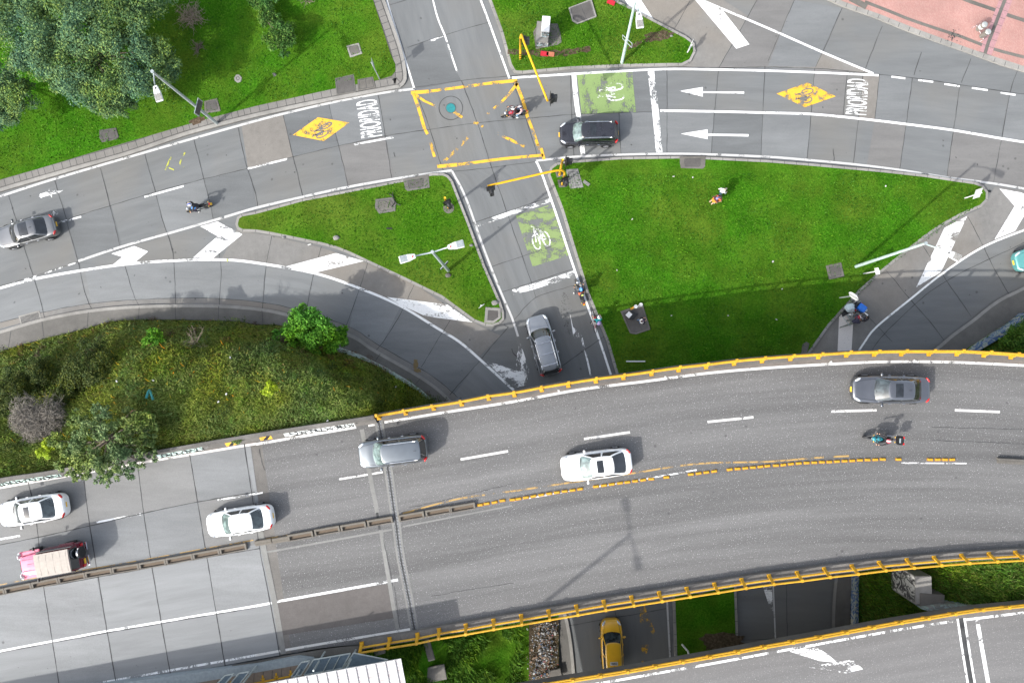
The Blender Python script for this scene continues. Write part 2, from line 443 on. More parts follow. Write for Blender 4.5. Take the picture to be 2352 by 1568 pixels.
M['rt3'] = concrete('slip_slab_pale', (.345,.362,.368), stain=.22, streak=(.14,.8,1))
M['rt0'] = concrete('road_slab_darker', (.230,.243,.248), stain=.22, streak=(.14,.8,1)); M['rt1'] = concrete('road_slab_lighter', (.292,.307,.312), stain=.22, streak=(.14,.8,1)); M['rt2'] = concrete('road_slab_warm', (.278,.274,.266), stain=.22, streak=(.14,.8,1))
def slabs(rows, mats, z, z0=0, parent=None, seed=1, skip=.45):
    rs = random.Random(seed); bs = [MB() for _ in mats]
    for r0, r1 in zip(rows, rows[1:]):
        for i in range(len(r0)-1):
            if rs.random() < skip: continue
            bs[rs.randrange(len(mats))].flat(A2([r0[i], r0[i+1], r1[i+1], r1[i]], z0), z)
    for b_, m_ in zip(bs, mats): b_.build('road_slab', m_, parent or ROAD)
RT = [M['rt0'], M['rt1'], M['rt2']]
slabs([[(19,443),(125,411),(231,386),(332,350),(445,317),(546,288)], [(40,545),(150,505),(255,472),(357,441),(468,411),(572,387)], [(77,634),(178,600),(281,569),(384,539),(492,508),(590,477)]], RT, .0105, seed=4)
slabs([[(650,262),(755,237),(868,216),(953,203)], [(673,360),(778,335),(885,312),(988,297)], [(693,450),(799,430),(905,410),(1012,394)]], RT, .0105, seed=6)
slabs([[(1310,166),(1421,157),(1532,155),(1651,155),(1757,153),(1871,157),(1946,162)], [(1313,263),(1422,259),(1530,255),(1641,257),(1752,260),(1863,262),(1936,270)], [(1318,358),(1426,355),(1532,353),(1633,355),(1748,360),(1853,369),(1925,374)]], RT, .0105, seed=8)
slabs([[(2020,171),(2095,180),(2205,195),(2320,212),(2420,226)], [(2009,278),(2081,285),(2190,299),(2302,319),(2410,340)], [(1990,381),(2066,390),(2174,407),(2281,421),(2400,440)]], RT, .0105, seed=9)
slabs([[(104,640),(195,620),(292,606),(400,599),(510,597),(612,607),(718,628),(820,660),(920,702),(1003,752),(1103,825)], [(128,728),(213,712),(321,703),(404,700),(504,702),(603,709),(702,732),(800,766),(868,808),(968,864),(1033,918)]], [M['rt3'], M['rt3'], M['rt1']], .0105, seed=3, skip=.35)
slabs([[(930,108),(1008,85),(1122,48)], [(955,205),(1060,186),(1172,176)]], RT, .0105, seed=2, skip=.2)
slabs([[(1738,0),(1824,0),(1934,18),(2026,60),(2116,120),(2230,135)], [(1651,153),(1764,152),(1872,154),(1984,165),(2099,172),(2207,188)]], RT, .0125, seed=12)
b = MB(); b.strip(catmull(A2([(-20,752),(100,723),(205,704),(322,694),(475,691),(588,699),(673,715),(803,757),(870,800),(985,865),(1045,915)]), .5), .42, .0125); b.build('gutter', M['slab'], ROAD)
# ---- joints between slabs
joints = [
 [(19,443),(57,570),(77,635),(96,700),(104,735)], [(125,411),(145,478),(160,530),(180,602),(195,670),(210,708)],
 [(231,386),(250,460),(270,540),(288,610),(305,670),(321,704)], [(332,350),(357,441),(375,510),(388,545),(399,592),(402,650),(404,701)],
 [(445,317),(468,411),(480,455),(497,540),(505,590),(508,620),(504,700)], [(546,288),(563,368),(573,400),(588,447),(592,478)],
 [(650,262),(673,360),(682,392),(695,450)], [(755,237),(778,335),(792,392),(800,430)], [(868,216),(885,312),(897,392),(900,410)],
 [(953,203),(960,222),(988,297),(1012,375),(1020,392)], [(1060,185),(1096,282),(1132,392),(1175,518),(1200,588),(1220,647),(1231,683)],
 [(1176,182),(1208,272),(1238,370)], [(1310,166),(1313,262),(1318,358)], [(1421,157),(1422,259),(1426,355)], [(1532,155),(1532,352)],
 [(1651,155),(1641,257),(1633,355)], [(1757,152),(1752,261),(1748,360)], [(1871,157),(1863,262),(1853,369)], [(1946,162),(1936,270)],
 [(1983,166),(1971,275),(1960,377)], [(2020,170),(2009,277)], [(2095,180),(2081,285),(2066,390)], [(2205,195),(2190,297),(2174,407)],
 [(2336,162),(2320,212),(2300,320),(2281,421)],
 [(-20,560),(125,514),(188,492),(254,472),(357,441),(468,411),(588,382),(673,360),(778,335),(885,312),(988,297),(1096,282),(1208,272),(1313,263),(1422,259),(1516,256)],
 [(-20,745),(100,716),(205,697),(322,687),(475,684),(588,692),(673,708),(803,750),(875,795),(992,862),(1052,912)], [(-20,663),(77,634),(180,600),(281,569),(385,539),(492,508)],
 [(1533,153),(1651,155),(1764,154),(1871,157),(1946,163),(2020,171),(2106,180),(2205,195),(2320,212),(2370,219)],
 [(953,201),(1060,185),(1176,174),(1230,169)], [(1004,396),(1100,388),(1231,371)],
 [(935,110),(1010,84),(1125,50)], [(895,12),(1000,-22)], [(1934,18),(1894,110),(1873,155)], [(1586,0),(1546,73)], [(1738,0),(1694,80),(1651,155)], [(1824,0),(1764,140)],
 [(2026,60),(1984,166)], [(2116,120),(2099,172)], [(2230,135),(2207,190)],
 [(624,542),(610,620),(603,709)], [(738,566),(718,640),(702,724)], [(845,602),(820,680),(792,757)], [(953,650),(920,720),(880,784),(862,806)],
 [(1047,714),(1003,784),(968,842)], [(1168,750),(1138,784),(1103,826),(1033,906)], [(1158,745),(1168,752)],
 [(2223,497),(2259,567),(2281,612),(2316,674)], [(2119,563),(2174,644),(2231,727)], [(2034,619),(2091,687),(2139,742),(2170,783)], [(1954,689),(2014,747),(2049,784)],
 [(2370,548),(2174,644),(2079,719),(2016,784),(1990,830)],
 [(1085,512),(1176,482),(1268,449)], [(1120,614),(1176,596),(1306,552)], [(1148,671),(1176,663),(1316,617)], [(1176,740),(1231,683),(1318,655)], [(1290,840),(1390,770)], [(1280,1440),(1530,1396)],
 [(1310,1548),(1420,1540)], [(1412,1400),(1418,1428)], [(1690,1468),(1915,1462)], [(1806,1335),(1808,1465)],
]
bj = MB()
for P in joints:
    q = []
    for p in catmull(A2(P), .5): q.append(p+Vector((random.uniform(-.015,.015), random.uniform(-.015,.015), 0)))
    bj.strip(q, .038, .017, jit=.012)
# repair cracks
for P in ([(1913,342),(1916,365),(1914,375)], [(1176,800),(1180,812),(1187,818)], [(905,350),(907,360)]):
    bj.strip(catmull(A2(P), .2), .05, .0175, jit=.02)
bj.build('slab_joint', M['joint'], ROAD)

# ---- painted lines (edge lines, lane lines)
Z1 = .020
def lines(name, L, mat, z=Z1, parent=None):
    bb = MB()
    for P, w in L: bb.strip(catmull(A2(P), .6), w*.82/SC, z)
    return bb.build(name, mat, parent or ROAD)
nline = [(-20,457)]+T(0,1, 0,235,500,75)+T(0,0, 1330,1400,1780,1270,2170,1160,2351,1110)+T(1,0, 250,1045,680,945,1120,860,1460,815)
lines('edge_line', [(nline, 6.5)], M['wg'])
lines('edge_line', [(T(2,0, 0,715,540,680,980,655,1430,635,1900,640,2351,650)+T(3,0, 430,665,880,685,1015,692), 6),
   ([(1611,0),(1590,-12)][::-1]+[(1764,65),(1889,120),(2006,169)], 6),
   ([(888,0),(923,112),(952,205)], 5), ([(1104,0),(1123,50),(1170,180)], 5.5),
   ([(1516,254),(1641,256),(1764,259),(1863,262),(1971,272),(2081,285),(2189,299),(2300,318),(2370,329)], 6.5),
   ([(2370,521),(2259,566),(2169,624),(2091,686),(2014,749),(1986,784),(1950,840)], 5.5),
   ([(1231,370),(1242,392),(1276,487),(1318,614),(1348,697),(1378,784),(1405,866)], 6)], M['w0'])
lines('kerbside_line', [([(180,599),(280,566),(400,532),(500,503),(588,477),(695,452),(800,429),(928,407),(1038,391)], 6.5),
   ([(1231,369),(1316,360),(1426,355),(1533,353),(1621,354),(1764,360),(1854,367),(1961,377),(2066,390),(2174,407),(2281,421),(2370,436)], 6),
   ([(1038,392),(1070,454),(1110,567),(1150,669),(1176,729),(1190,772)], 6), ([(1532,1378),(1540,1530)], 5), ([(1775,1325),(1781,1470)], 4), ([(1300,1420),(1312,1545)], 4)], M['wg'])
lines('slip_line', [([(-20,666),(0,661),(80,640),(185,621),(292,606),(400,598),(510,596),(588,603),(723,627),(825,661),(920,702),(1003,752),(1055,784),(1103,825),(1180,895)], 7)], M['w1'])
dash = [((813,332),(904,315)), ((569,387),(660,365)), ((332,452),(422,427)), ((125,514),(187,497)),
        ((2047,176),(2079,180)), ((2109,184),(2143,188)), ((2169,193),(2204,198)), ((2232,202),(2268,207)), ((2297,213),(2332,218))]
lines('lane_dash', [([a, b_], 5.2) for a, b_ in dash[4:]], M['w0'])
lines('worn_lane_dash', [([a, b_], 5.2) for a, b_ in dash[:4]]+[([(992,-10),(1005,40),(1022,82)], 4.5), ([(1022,82),(1050,165)], 4.5)], M['w1'])
lines('faded_line', [([(1336,775),(1345,810),(1357,862)], 5), ([(180,601),(100,628),(30,650)], 4), ([(1000,92),(985,94),(1018,84)], 3)], M['w3'])
# ---- stop lines, arrows, chevrons, green boxes, yellow box, diamonds
def polys(name, PL, mat, z=Z1, parent=None):
    bb = MB()
    for P in PL: bb.flat(A2(P), z)
    return bb.build(name, mat, parent or ROAD)
polys('green_box', [T(2,0, 597,683,1102,657,1138,1028,640,1045)], M['green'], .019)
polys('green_box', [T(2,1, 35,410,365,305,520,775,190,880)], M['greenb'], .019)
lines('stop_line', [([(1318,171),(1324,235),(1331,278)], 13), ([(1335,325),(1339,354)], 13)], M['w1'], .021)
lines('stop_line', [([(1495,164),(1506,262),(1514,350)], 18)], M['wv2'], .021)
lines('stop_line', [([(1097,516),(1176,488),(1264,459)], 12)], M['w2'], .021)
lines('stop_line', [([(1178,671),(1250,650),(1320,627)], 16)], M['w2'], .021)
polys('arrow', [[(1560,209),(1614,200),(1614,210),(1709,210),(1709,215),(1614,213.5),(1614,222)], [(1563.5,307),(1625,297),(1625,307),(1719,308),(1719,313.5),(1625,311.5),(1625,319.5)]], M['w0'], .021)
polys('arrow', [[(1308.5,716),(1316,750),(1337,770),(1318,780)], [(1189,773),(1200,800),(1216,850),(1208,884),(1180,889),(1184,850),(1188,810)]], M['w3'], .021)
polys('arrow', [[(1115,828),(1150,838),(1182,850),(1212,852),(1202,886),(1178,890)]], M['w2'], .022)
polys('chevron', [T(0,1, 1025,760,1235,690,1362,740,1250,832,1030,868,1125,790), T(1,1, 270,880,735,755,990,828,540,935),
   [(1432,-6),(1468,-6),(1506,52),(1447,20)], [(1594,-3),(1612,0),(1660,24),(1721,102),(1691,112)], [(2295,433),(2345,442),(2375,456),(2331,530),(2284,549),(2330,473)]], M['w0'], .021)
polys('chevron', [T(0,1, 1840,510,2000,465,2228,583,1960,800,1775,797,2000,600), T(1,1, 1205,1158,1760,1228,1990,1390,1560,1335,1350,1240),
   [(2221,496),(2169,523),(2104,659),(2161,624)]], M['w1'], .021)
polys('chevron', [[(1967,688),(1927,727),(1923,815),(1955,815),(1960,730)]], M['wpink'], .021)
polys('chevron', [[(1750,1340),(1772,1338),(1776,1402),(1768,1395)]], M['w2'], .021)
lines('box_line', [([(1126,191),(1155,188),(1188,185)], 9), ([(950,216),(962,250),(975,295)], 9), ([(944,213),(985,210)], 10), ([(1184,187),(1200,228),(1212,270)], 9), ([(1004,382),(1050,378)], 10), ([(1090,373),(1160,364),(1248,356)], 8), ([(1189,190),(1170,215)], 8), ([(955,218),(975,232)], 7), ([(1243,340),(1250,366)], 8)], M['y0'], .021)
lines('box_line', [([(985,210),(1060,200),(1126,191)], 8), ([(975,295),(982,308)], 8), ([(1212,270),(1224,300),(1236,336)], 8), ([(1050,378),(1090,373)], 8), ([(988,325),(998,360)], 8), ([(1170,215),(1150,236)], 7), ([(975,232),(1002,244)], 6)], M['y1'], .021)
lines('box_line', [([(1150,236),(1120,262)], 7), ([(1020,370),(1050,342),(1074,315)], 8), ([(1140,305),(1175,322),(1205,336)], 8), ([(1030,248),(1062,270)], 8), ([(1088,280),(1110,290)], 9), ([(1236,330),(1240,345)], 8)], M['y2'], .021)
def bike_mark(c, fwd, up, s, mat, wid=.09, z=.026, sf=1, su=1):
    """bicycle symbol; fwd / up are photo direction vectors"""
    c = G(*c); f = Vector((fwd[0], -fwd[1], 0)).normalized()*s*sf; u = Vector((up[0], -up[1], 0)).normalized()*s*su
    P = lambda x, y: c+f*x+u*y
    bb = MB()
    for x0 in (-.55, .55):
        pts = [P(x0+.36*math.cos(t), .36*math.sin(t)) for t in np.linspace(0, 2*math.pi, 25)]
        bb.strip(pts, wid, z)
    for a in ([(-.55,0),(-.2,.55),(.36,.6),(-.05,.02),(-.55,0)], [(-.26,.66),(-.05,.02)], [(.55,0),(.32,.75),(.52,.8)], [(-.4,.68),(-.12,.68)]):
        bb.strip([P(*q) for q in a], wid, z+.001)
    return bb.build('bicycle_symbol', mat, ROAD)
def diamond(P, fill, ring, w):
    bb = MB(); Q = A2(P); c = sum(Q, Vector())/4
    bb.flat(Q, .020); o = bb.build('diamond', fill, ROAD)
    bb = MB(); I = [c+(q-c)*w for q in Q]
    for i in range(4):
        j = (i+1) % 4
        bb.add([(*Q[i].xy, .022), (*Q[j].xy, .022), (*I[j].xy, .022), (*I[i].xy, .022)], [(0,1,2,3)])
    bb.build('diamond_border', ring, ROAD)
diamond(T(1,0, 338,1240,570,1077,858,1126,622,1295), M['y1'], M['y0'], .70)
diamond(T(3,0, 78,860,362,760,622,885,338,985), M['y1'], M['y1'], .74)
DK = plain('road_grey_symbol', (.13,.135,.135), .8)
bike_mark((745,299), (.42,-1), (-1,.35), 1, DK, .085, sf=.66, su=1.25)
bike_mark((1853,220), (.12,-1), (-1,.12), 1, DK, .085, sf=.60, su=1.2)
bike_mark((1413,211), (.1,1), (-1,.05), 1.0, M['w2'], .12, sf=.72, su=1.7)
bike_mark((1243,552), (-1,.33), (-.33,-1), 1.0, M['w2'], .10, sf=.72, su=1.6)
polys('motorbike_symbol', [T(0,1, 358,235,375,205,400,195,440,190,455,160,462,190,500,170,535,185,582,178,540,205,480,215,478,248,462,222,420,235,380,250)], M['w2'], .021)
polys('motorbike_symbol', [T(0,1, 450,385,560,345,600,370,540,405,470,425)], M['w3'], .021)
lines('spray_mark', [(T(0,0, 1700,1400,1665,1470,1655,1510,1690,1535), 4), (T(0,0, 1575,1440,1550,1490,1520,1560), 4), ([(388,385),(400,390)], 3)], M['yg'], .021)
# lettering
M['w3l'] = paint('worn_lettering_paint', WH, .37, (1,.6,1), .1)
def letters(txt, c, fwd_px, length, height, mat, z=.022, extr=0, parent=None, name='lettering', bold=.02):
    """txt laid flat; reading direction fwd_px, total length (m), letter height (m)"""
    cu = bpy.data.curves.new('txt', 'FONT'); cu.body = txt; cu.align_x = 'CENTER'; cu.align_y = 'CENTER'; cu.offset = bold; cu.extrude = extr; cu.resolution_u = 4
    to = bpy.data.objects.new('txt', cu); COL.objects.link(to)
    me = bpy.data.meshes.new_from_object(to.evaluated_get(bpy.context.evaluated_depsgraph_get()))
    bpy.data.objects.remove(to); bpy.data.curves.remove(cu)
    xs = [v.co.x for v in me.vertices]; ys = [v.co.y for v in me.vertices]
    sx = length/(max(xs)-min(xs)); sy = height/(max(ys)-min(ys)); cx = (max(xs)+min(xs))/2; cy = (max(ys)+min(ys))/2
    a = ang(*fwd_px); R = Matrix.Rotation(a, 3, 'Z')
    for v in me.vertices: v.co = R @ Vector(((v.co.x-cx)*sx, (v.co.y-cy)*sy, v.co.z))
    me.materials.clear(); me.materials.append(mat)
    o = bpy.data.objects.new(name, me); COL.objects.link(o); o.location = (c[0], c[1], z)
    if parent is not None: o.parent = parent
    return o
letters('PRIORIDAD', G(848,272), (-12,-84), 86/SC, 50/SC, M['w3l'], .022, parent=ROAD, bold=.012)
letters('PRIORIDAD', G(1968,222), (5,-80), 82/SC, 49/SC, M['w3l'], .022, parent=ROAD, bold=.012)
# worn yellow arrow under the bridge gap
polys('yellow_arrow', [[(1474,1388),(1481,1388),(1505,1450),(1500,1455),(1487,1440),(1470,1428),(1469,1405)], [(1470,1480),(1490,1478),(1486,1498),(1476,1500)], [(1472,1510),(1482,1520),(1480,1535),(1474,1528)]], M['y2'], .021)
# dirt stains
def blob(c, rx, ry, rz=0, n=18, jag=.25):
    C = G(*c); P = []
    for i in range(n):
        t = 2*math.pi*i/n; k = 1+random.uniform(-jag, jag)
        x, y = rx*k*math.cos(t)/SC, ry*k*math.sin(t)/SC
        P.append(Vector((C.x+x*math.cos(rz)-y*math.sin(rz), C.y+x*math.sin(rz)+y*math.cos(rz), 0)))
    return P
bb = MB()
bb.flat(blob((955,838), 6, 8), .020); bb.flat(blob((959,850), 9, 5), .0205); bb.flat(blob((955,828),5,4), .0210)
bb.build('mud_patch', plain('dried_mud', (.17,.125,.06), .9), ROAD)
bb = MB()
for i in range(46):
    c = (random.uniform(0,2352), random.uniform(150,700)); bb.flat(blob(c, random.uniform(.8,2.6), random.uniform(.8,1.8), random.uniform(0,3), 9), .0185+i*.00002)
for i in range(90):
    t = random.random(); bb.flat(blob((1296+12*t+random.gauss(0,6), 672+95*t), random.uniform(.5,1.6), random.uniform(.4,1.2), 0, 7), .0195+i*.00002)
bb.build('oil_stain', plain('oil_stain', (.06,.06,.06), .7), ROAD)
# manhole in the yellow box: round joint + green lid
mh = thing('manhole_cover', 'round teal green manhole lid inside the yellow box junction', 'manhole cover', G(1035.5,248,0))
mb = MB(); mb.strip([Vector((27/SC*math.cos(t), 27/SC*math.sin(t), 0)) for t in np.linspace(0, 2*math.pi, 49)], .05, .019); mb.build('joint_ring', M['joint'], mh)
mb = MB(); mb.lathe([(12/SC,0),(12/SC,.022)], n=28); mb.build('rim', M['darkslab'], mh)
mb = MB(); mb.lathe([(10.6/SC,.01),(10.6/SC,.028),(10.2/SC,.03)], n=28)
for k in range(4):
    a = k*math.pi/2+.5; mb.box((9*math.cos(a)/SC, 9*math.sin(a)/SC, .031), (.08,.05,.01), a)
mb.build('lid', plain('teal_enamel', (.02,.19,.20), .5), mh)
dg = thing('storm_drain', 'slotted storm drain grate in the slip lane gutter', 'drain', G(70,731,0), ang(52,-14))
mb = MB(); mb.box((0,0,.012), (50/SC,26/SC,.024)); mb.build('frame', M['kerb'], dg, bevel=.006)
mb = MB()
for k in range(16): mb.box((-.68+k*.09, 0, .026), (.035,.62,.012))
mb.build('slots', M['joint'], dg)

# ================================================================== ISLANDS, KERBS, PAVEMENTS
def island(name, outline, z=.14, kw=.2, mat='lawn', step=.8):
    P = smooth_closed(outline, step)
    b = MB(); b.prism([(p.x, p.y) for p in P], -.05, z)
    o = structure(b.build('kerb', M['kerb']))
    I = inset(P, kw)
    b = MB(); b.flat(I, z+.012)
    structure(b.build(name, M[mat]))
    # dark gaps between kerb stones
    return P
isl_C = [(542,515),(546,499),(556,492),(588,486),(695,457),(800,437),(928,412),(993,398),(1018,398),(1030,403),(1040,415),(1078,512),(1115,612),(1150,692),(1158,717),(1158,733),(1148,743),(1132,749),(1115,748),(1088,738),(1013,683),(918,637),(800,582),(738,562),(620,538),(588,533),(558,532),(546,526)]
isl_D = [(1258,402),(1264,384),(1278,374),(1316,369),(1426,361),(1558,359),(1621,361),(1764,368),(1864,376),(2029,391),(2119,401),(2235,418),(2255,425),(2267,441),(2266,460),(2251,476),(2221,488),(2174,512),(2121,547),(2034,616),(1974,669),(1904,747),(1856,814),(1800,900),(1720,1150),(1690,1340),(1699,1600),(1552,1600),(1544,1372),(1480,1110),(1415,860),(1393,784),(1348,675),(1311,555),(1288,480)]
isl_B = [(1110,-60),(1123,2),(1150,75),(1170,150),(1181,168),(1200,170),(1311,160),(1438,154),(1566,152),(1586,142),(1597,120),(1594,100),(1576,85),(1501,46),(1413,0),(1300,-80)]
island('lawn', isl_C, mat='lawn2'); island('lawn', isl_D); island('lawn', isl_B, mat='lawn2')
# lawn with paved edge, upper left
kerbA = [(-150,492),(0,442),(175,391),(302,355),(435,310),(588,270),(750,235),(903,206),(922,201),(932,190),(935,170),(923,110),(885,0),(862,-70),(-150,-70)]
grassA = [(-150,462),(0,414),(85,390),(225,348),(375,304),(470,276),(588,245),(768,205),(870,185),(900,176),(909,165),(909,150),(898,125),(873,48),(857,0),(836,-70),(-150,-70)]
P = smooth_closed(kerbA); b = MB(); b.prism([(p.x, p.y) for p in P], -.05, .13); structure(b.build('pavement', M['pave']))
K = catmull(A2(kerbA[:14]), .5)
b = MB(); b.strip([p for p in inset(K+[G(-150,-70)], .14)[:-1]], .26, .137); structure(b.build('kerb', M['kerb']))
# paver course
pv = inset(K+[G(-150,-70)], .60)[:-1]
b = MB(); b.strip(pv, .52, .139); structure(b.build('paver_course', M['paver']))
b = MB(); pv = catmull(pv, .3); acc = 0
for i in range(1, len(pv)-1):
    acc += (pv[i]-pv[i-1]).length
    if acc > .48:
        acc = 0; d = (pv[i+1]-pv[i-1]).normalized(); a = Vector((-d.y, d.x, 0)); b.strip([pv[i]+a*.27, pv[i]-a*.27], .035, .142)
for off in (.33, .87): b.strip(inset(K+[G(-150,-70)], off)[:-1], .03, .1425, jit=.006)
structure(b.build('paver_joint', M['joint']))
P = smooth_closed(grassA); b = MB(); b.flat(P, .155); structure(b.build('lawn', M['lawn']))
# kerb stone joints on the islands
b = MB()
for out in (isl_C, isl_D, isl_B):
    Q = smooth_closed(out, .3); I = inset(Q, .2); acc = 0
    for i in range(1, len(Q)):
        acc += (Q[i]-Q[i-1]).length
        if acc > .86: acc = 0; b.strip([Q[i], I[i]], .03, .143)
structure(b.build('kerb_joint', M['joint']))
# brick plaza, upper right
def brick(name, c1, c2, mortar):
    t = NT(name); t.set(Roughness=.85)
    v = t.coord('Object', (1,1,1), (0,0,math.radians(63)))
    bt = t.n('ShaderNodeTexBrick'); t.l(v, bt.inputs['Vector']); bt.inputs['Scale'].default_value = 4.2
    bt.inputs['Color1'].default_value = (*c1,1); bt.inputs['Color2'].default_value = (*c2,1); bt.inputs['Mortar'].default_value = (*mortar,1)
    bt.inputs['Mortar Size'].default_value = .03; bt.inputs['Bias'].default_value = -.2
    n = t.ramp(t.noise(t.coord(), .5, 4), [(.3, g3(.84)), (.7, g3(1.1))])
    t.base(t.mix(1, bt.outputs[0], n, 'MULTIPLY')); return t.mat
M['brick'] = brick('pink_brick_paving', (.40,.205,.175), (.46,.275,.24), (.27,.165,.145))
plz = [(1800,-60),(1894,-2),(1934,16),(2006,41),(2076,70),(2149,97),(2221,122),(2296,150),(2370,172),(2480,215),(2480,-120),(1800,-120)]
P = smooth_closed(plz); b = MB(); b.prism([(p.x, p.y) for p in P], -.05, .14); structure(b.build('kerb', M['kerb']))
plzi = [(1820,-58),(1905,-8),(1960,14),(2020,35),(2100,67),(2200,104),(2270,128),(2370,160),(2480,200),(2480,-110),(1820,-110)]
b = MB(); b.flat(smooth_closed(plzi), .150); structure(b.build('pavement', M['brick']))
b = MB()
kl = catmull(A2(plz[1:10]), .3); acc = 0
for i in range(1, len(kl)-1):
    acc += (kl[i]-kl[i-1]).length
    if acc > .8:
        acc = 0; d = (kl[i+1]-kl[i-1]).normalized(); a = Vector((-d.y, d.x, 0)); b.strip([kl[i], kl[i]+a*.33], .035, .145)
structure(b.build('kerb_joint', M['joint']))
b = MB()
b.strip(catmull(A2(T(3,0, 880,25,1100,110,1300,190,1550,275,1750,340,1930,410,2100,470,2370,540)), .5), .24, .158)
b.strip(catmull(A2(T(3,0, 1770,-8,1850,25,2070,100,2200,150,2370,205)), .5), .28, .159)
structure(b.build('paving_band', M['dirtyslab']))
tact = plain('plum_tactile_tile', (.36,.20,.21), .85)
b = MB(); b.strip(A2(T(3,0, 2200,-60,2140,90,2070,270,2020,400,1985,500)), .95, .162); structure(b.build('tactile_band', tact))
b = MB(); b.strip(A2(T(3,0, 2190,-60,2130,90,2060,270,2010,400,1980,500)), .27, .166); structure(b.build('paving_band', M['dirtyslab']))
b = MB()
for k in range(9):
    t = k/8; c = G(588*3+(2180-195*t)/4, (-40+540*t)/4); b.strip([c+Vector((-.47,.17,0)), c+Vector((.47,-.17,0))], .03, .170)
b.strip([G(1950,-2), G(1988,18)], .45, .166)
structure(b.build('tactile_joint', M['dirtyslab']))
b = MB()
for i in range(40):
    b.flat(blob((588*3+1705/4+random.gauss(0,9), 345/4+random.gauss(0,7)), random.uniform(.6,2.2), random.uniform(.6,1.6), 0, 7), .164+i*.0001)
structure(b.build('soot_stain', M['joint']))
# pavement beside the lower-left slip lane
kl = [(-120,800),(0,763),(100,734),(205,714),(322,704),(475,702),(588,709),(673,726),(803,769),(860,804),(975,871),(1035,921),(1110,1010),(1230,1250),(1300,1420),(1325,1640)]
il = [(-120,842),(0,806),(75,784),(188,756),(288,734),(525,736),(588,744),(660,749),(778,800),(838,822),(913,862),(1000,927),(1075,1030),(1190,1260),(1276,1420),(1300,1640)]
ribbon('pavement', A2(kl), A2(il), .13, M['pave'], 90, 4)['kind'] = 'structure'
b = MB(); b.strip([p for p in catmull(A2(kl), .5)], .24, .136); kb = b.build('kerb', M['kerb']); structure(kb)
b = MB(); K = catmull(A2(kl), .5)
for i in range(len(K)-1): b.add([(K[i].x,K[i].y,-.05),(K[i+1].x,K[i+1].y,-.05),(K[i+1].x,K[i+1].y,.136),(K[i].x,K[i].y,.136)], [(0,1,2,3)])
structure(b.build('kerb_face', M['kerb']))
b = MB()
for p, q in (((99,738),(103,772)), ((322,705),(320,734)), ((404,703),(406,735)), ((504,703),(503,737)), ((603,712),(606,747)), ((874,812),(864,826)), ((966,868),(948,890)), ((28,760),(22,798)), ((205,716),(203,750))): b.strip([G(*p), G(*q)], .035, .139)
structure(b.build('pavement_joint', M['joint']))
# right-hand pavement
kr = [(2480,590),(2352,660),(2289,692),(2231,737),(2169,784),(2110,850),(1990,1080),(1920,1320),(1912,1600)]
ir = [(2480,650),(2352,714),(2316,737),(2254,777),(2212,806),(2160,870),(2050,1090),(1958,1320),(1952,1600)]
ribbon('pavement', A2(kr), A2(ir), .13, M['pave'], 60, 4)['kind'] = 'structure'
b = MB(); K = catmull(A2(kr), .5); b.strip(K, .24, .136)
structure(b.build('kerb', M['kerb']))
# dirt trail and worn soil on the islands
b = MB()
b.strip(catmull(A2(T(2,0, -40,480,60,485,200,490,400,495,560,480,720,455)), .4), .42, .158, jit=.06)
b.flat(blob((1176+1330/4, 340/4), 32, 12, .25, 26, .3), .159); b.flat(blob((1176+1130/4, 420/4), 22, 5, .5, 20, .3), .1595)
b.flat(blob((470-15,278), 18, 8, .35, 20, .3), .160); b.flat(blob((1660,1470), 48, 22, 0, 24, .25), .160); b.flat(blob((588+1650/4+10,1380), 0.1, 0.1), .1)
structure(b.build('bare_soil', M['dirt']))

# ================================================================== CONCRETE COVERS SET IN THE LAWNS
def cover(pts, label, mat='dirtyslab', z0=.0, h=.20, lid=.7, lidmat=None, split=False, group=None):
    P = A2(pts, 0); c = sum(P, Vector())/len(P)
    r = thing('access_chamber', label, 'chamber cover', (c.x, c.y, 0), group=group)
    b = MB(); b.prism([(p.x-c.x, p.y-c.y) for p in P], z0, h); b.build('slab', M[mat], r, bevel=.02)
    if lid:
        I = [(p-c)*lid for p in P]
        b = MB(); b.strip(I+I[:1], .035, h+.006)
        if split: b.strip([(I[0]+I[1])/2, (I[2]+I[3])/2], .03, h+.007)
        b.build('lid_gap', M['joint'], r)
        b = MB(); b.flat([(p-c)*(lid-.03) for p in P], h+.004); b.build('lid', M[lidmat or mat], r)
    return r
GRP = 'concrete access chambers in the lawns'
cover(T(0,0, 925,1200,1080,1178,1105,1262,1080,1285,950,1312,925,1270), 'dark concrete cover in the grass left of the grey lamp post', 'darkslab', group=GRP)
cover(T(0,0, 1885,935,2005,908,2038,1025,1890,1050), 'square concrete cover right beside the grey lamp post base', 'dirtyslab', lidmat='darkslab', group=GRP)
r = cover(T(1,0, 835,430,950,402,982,500,870,538), 'light concrete cover alone in the lawn above the paved corner', 'kerb', lidmat='dirtyslab', group=GRP)
cover(T(1,0, 728,725,905,685,925,850,745,880), 'large brownish cover set into the pavers at the lawn corner', 'pave', lidmat='darkslab', lid=.86, h=.17, group=GRP)
cover(T(1,0, 935,735,1080,708,1105,810,940,838), 'smaller two part cover set into the pavers at the lawn corner', 'dirtyslab', lid=.8, h=.172, split=True, group=GRP)
cover(T(2,0, 517,85,728,5,775,165,600,232,552,205), 'raised two tone concrete cover beside the graffiti cabinet', 'kerb', lidmat='darkslab', lid=.86, h=.28, split=True, group=GRP)
cover(T(1,1, 1352,75,1590,38,1600,160,1395,192,1370,170), 'dark cover let into the kerb atop the triangular lawn', 'pave', lidmat='darkslab', lid=.6, h=.17, group=GRP)
cover(T(1,1, 1100,265,1255,245,1292,290,1285,372,1135,398,1098,345), 'pitted cover with a loose black cable in the triangular lawn', 'pave', lidmat='dirtyslab', split=True, group=GRP)
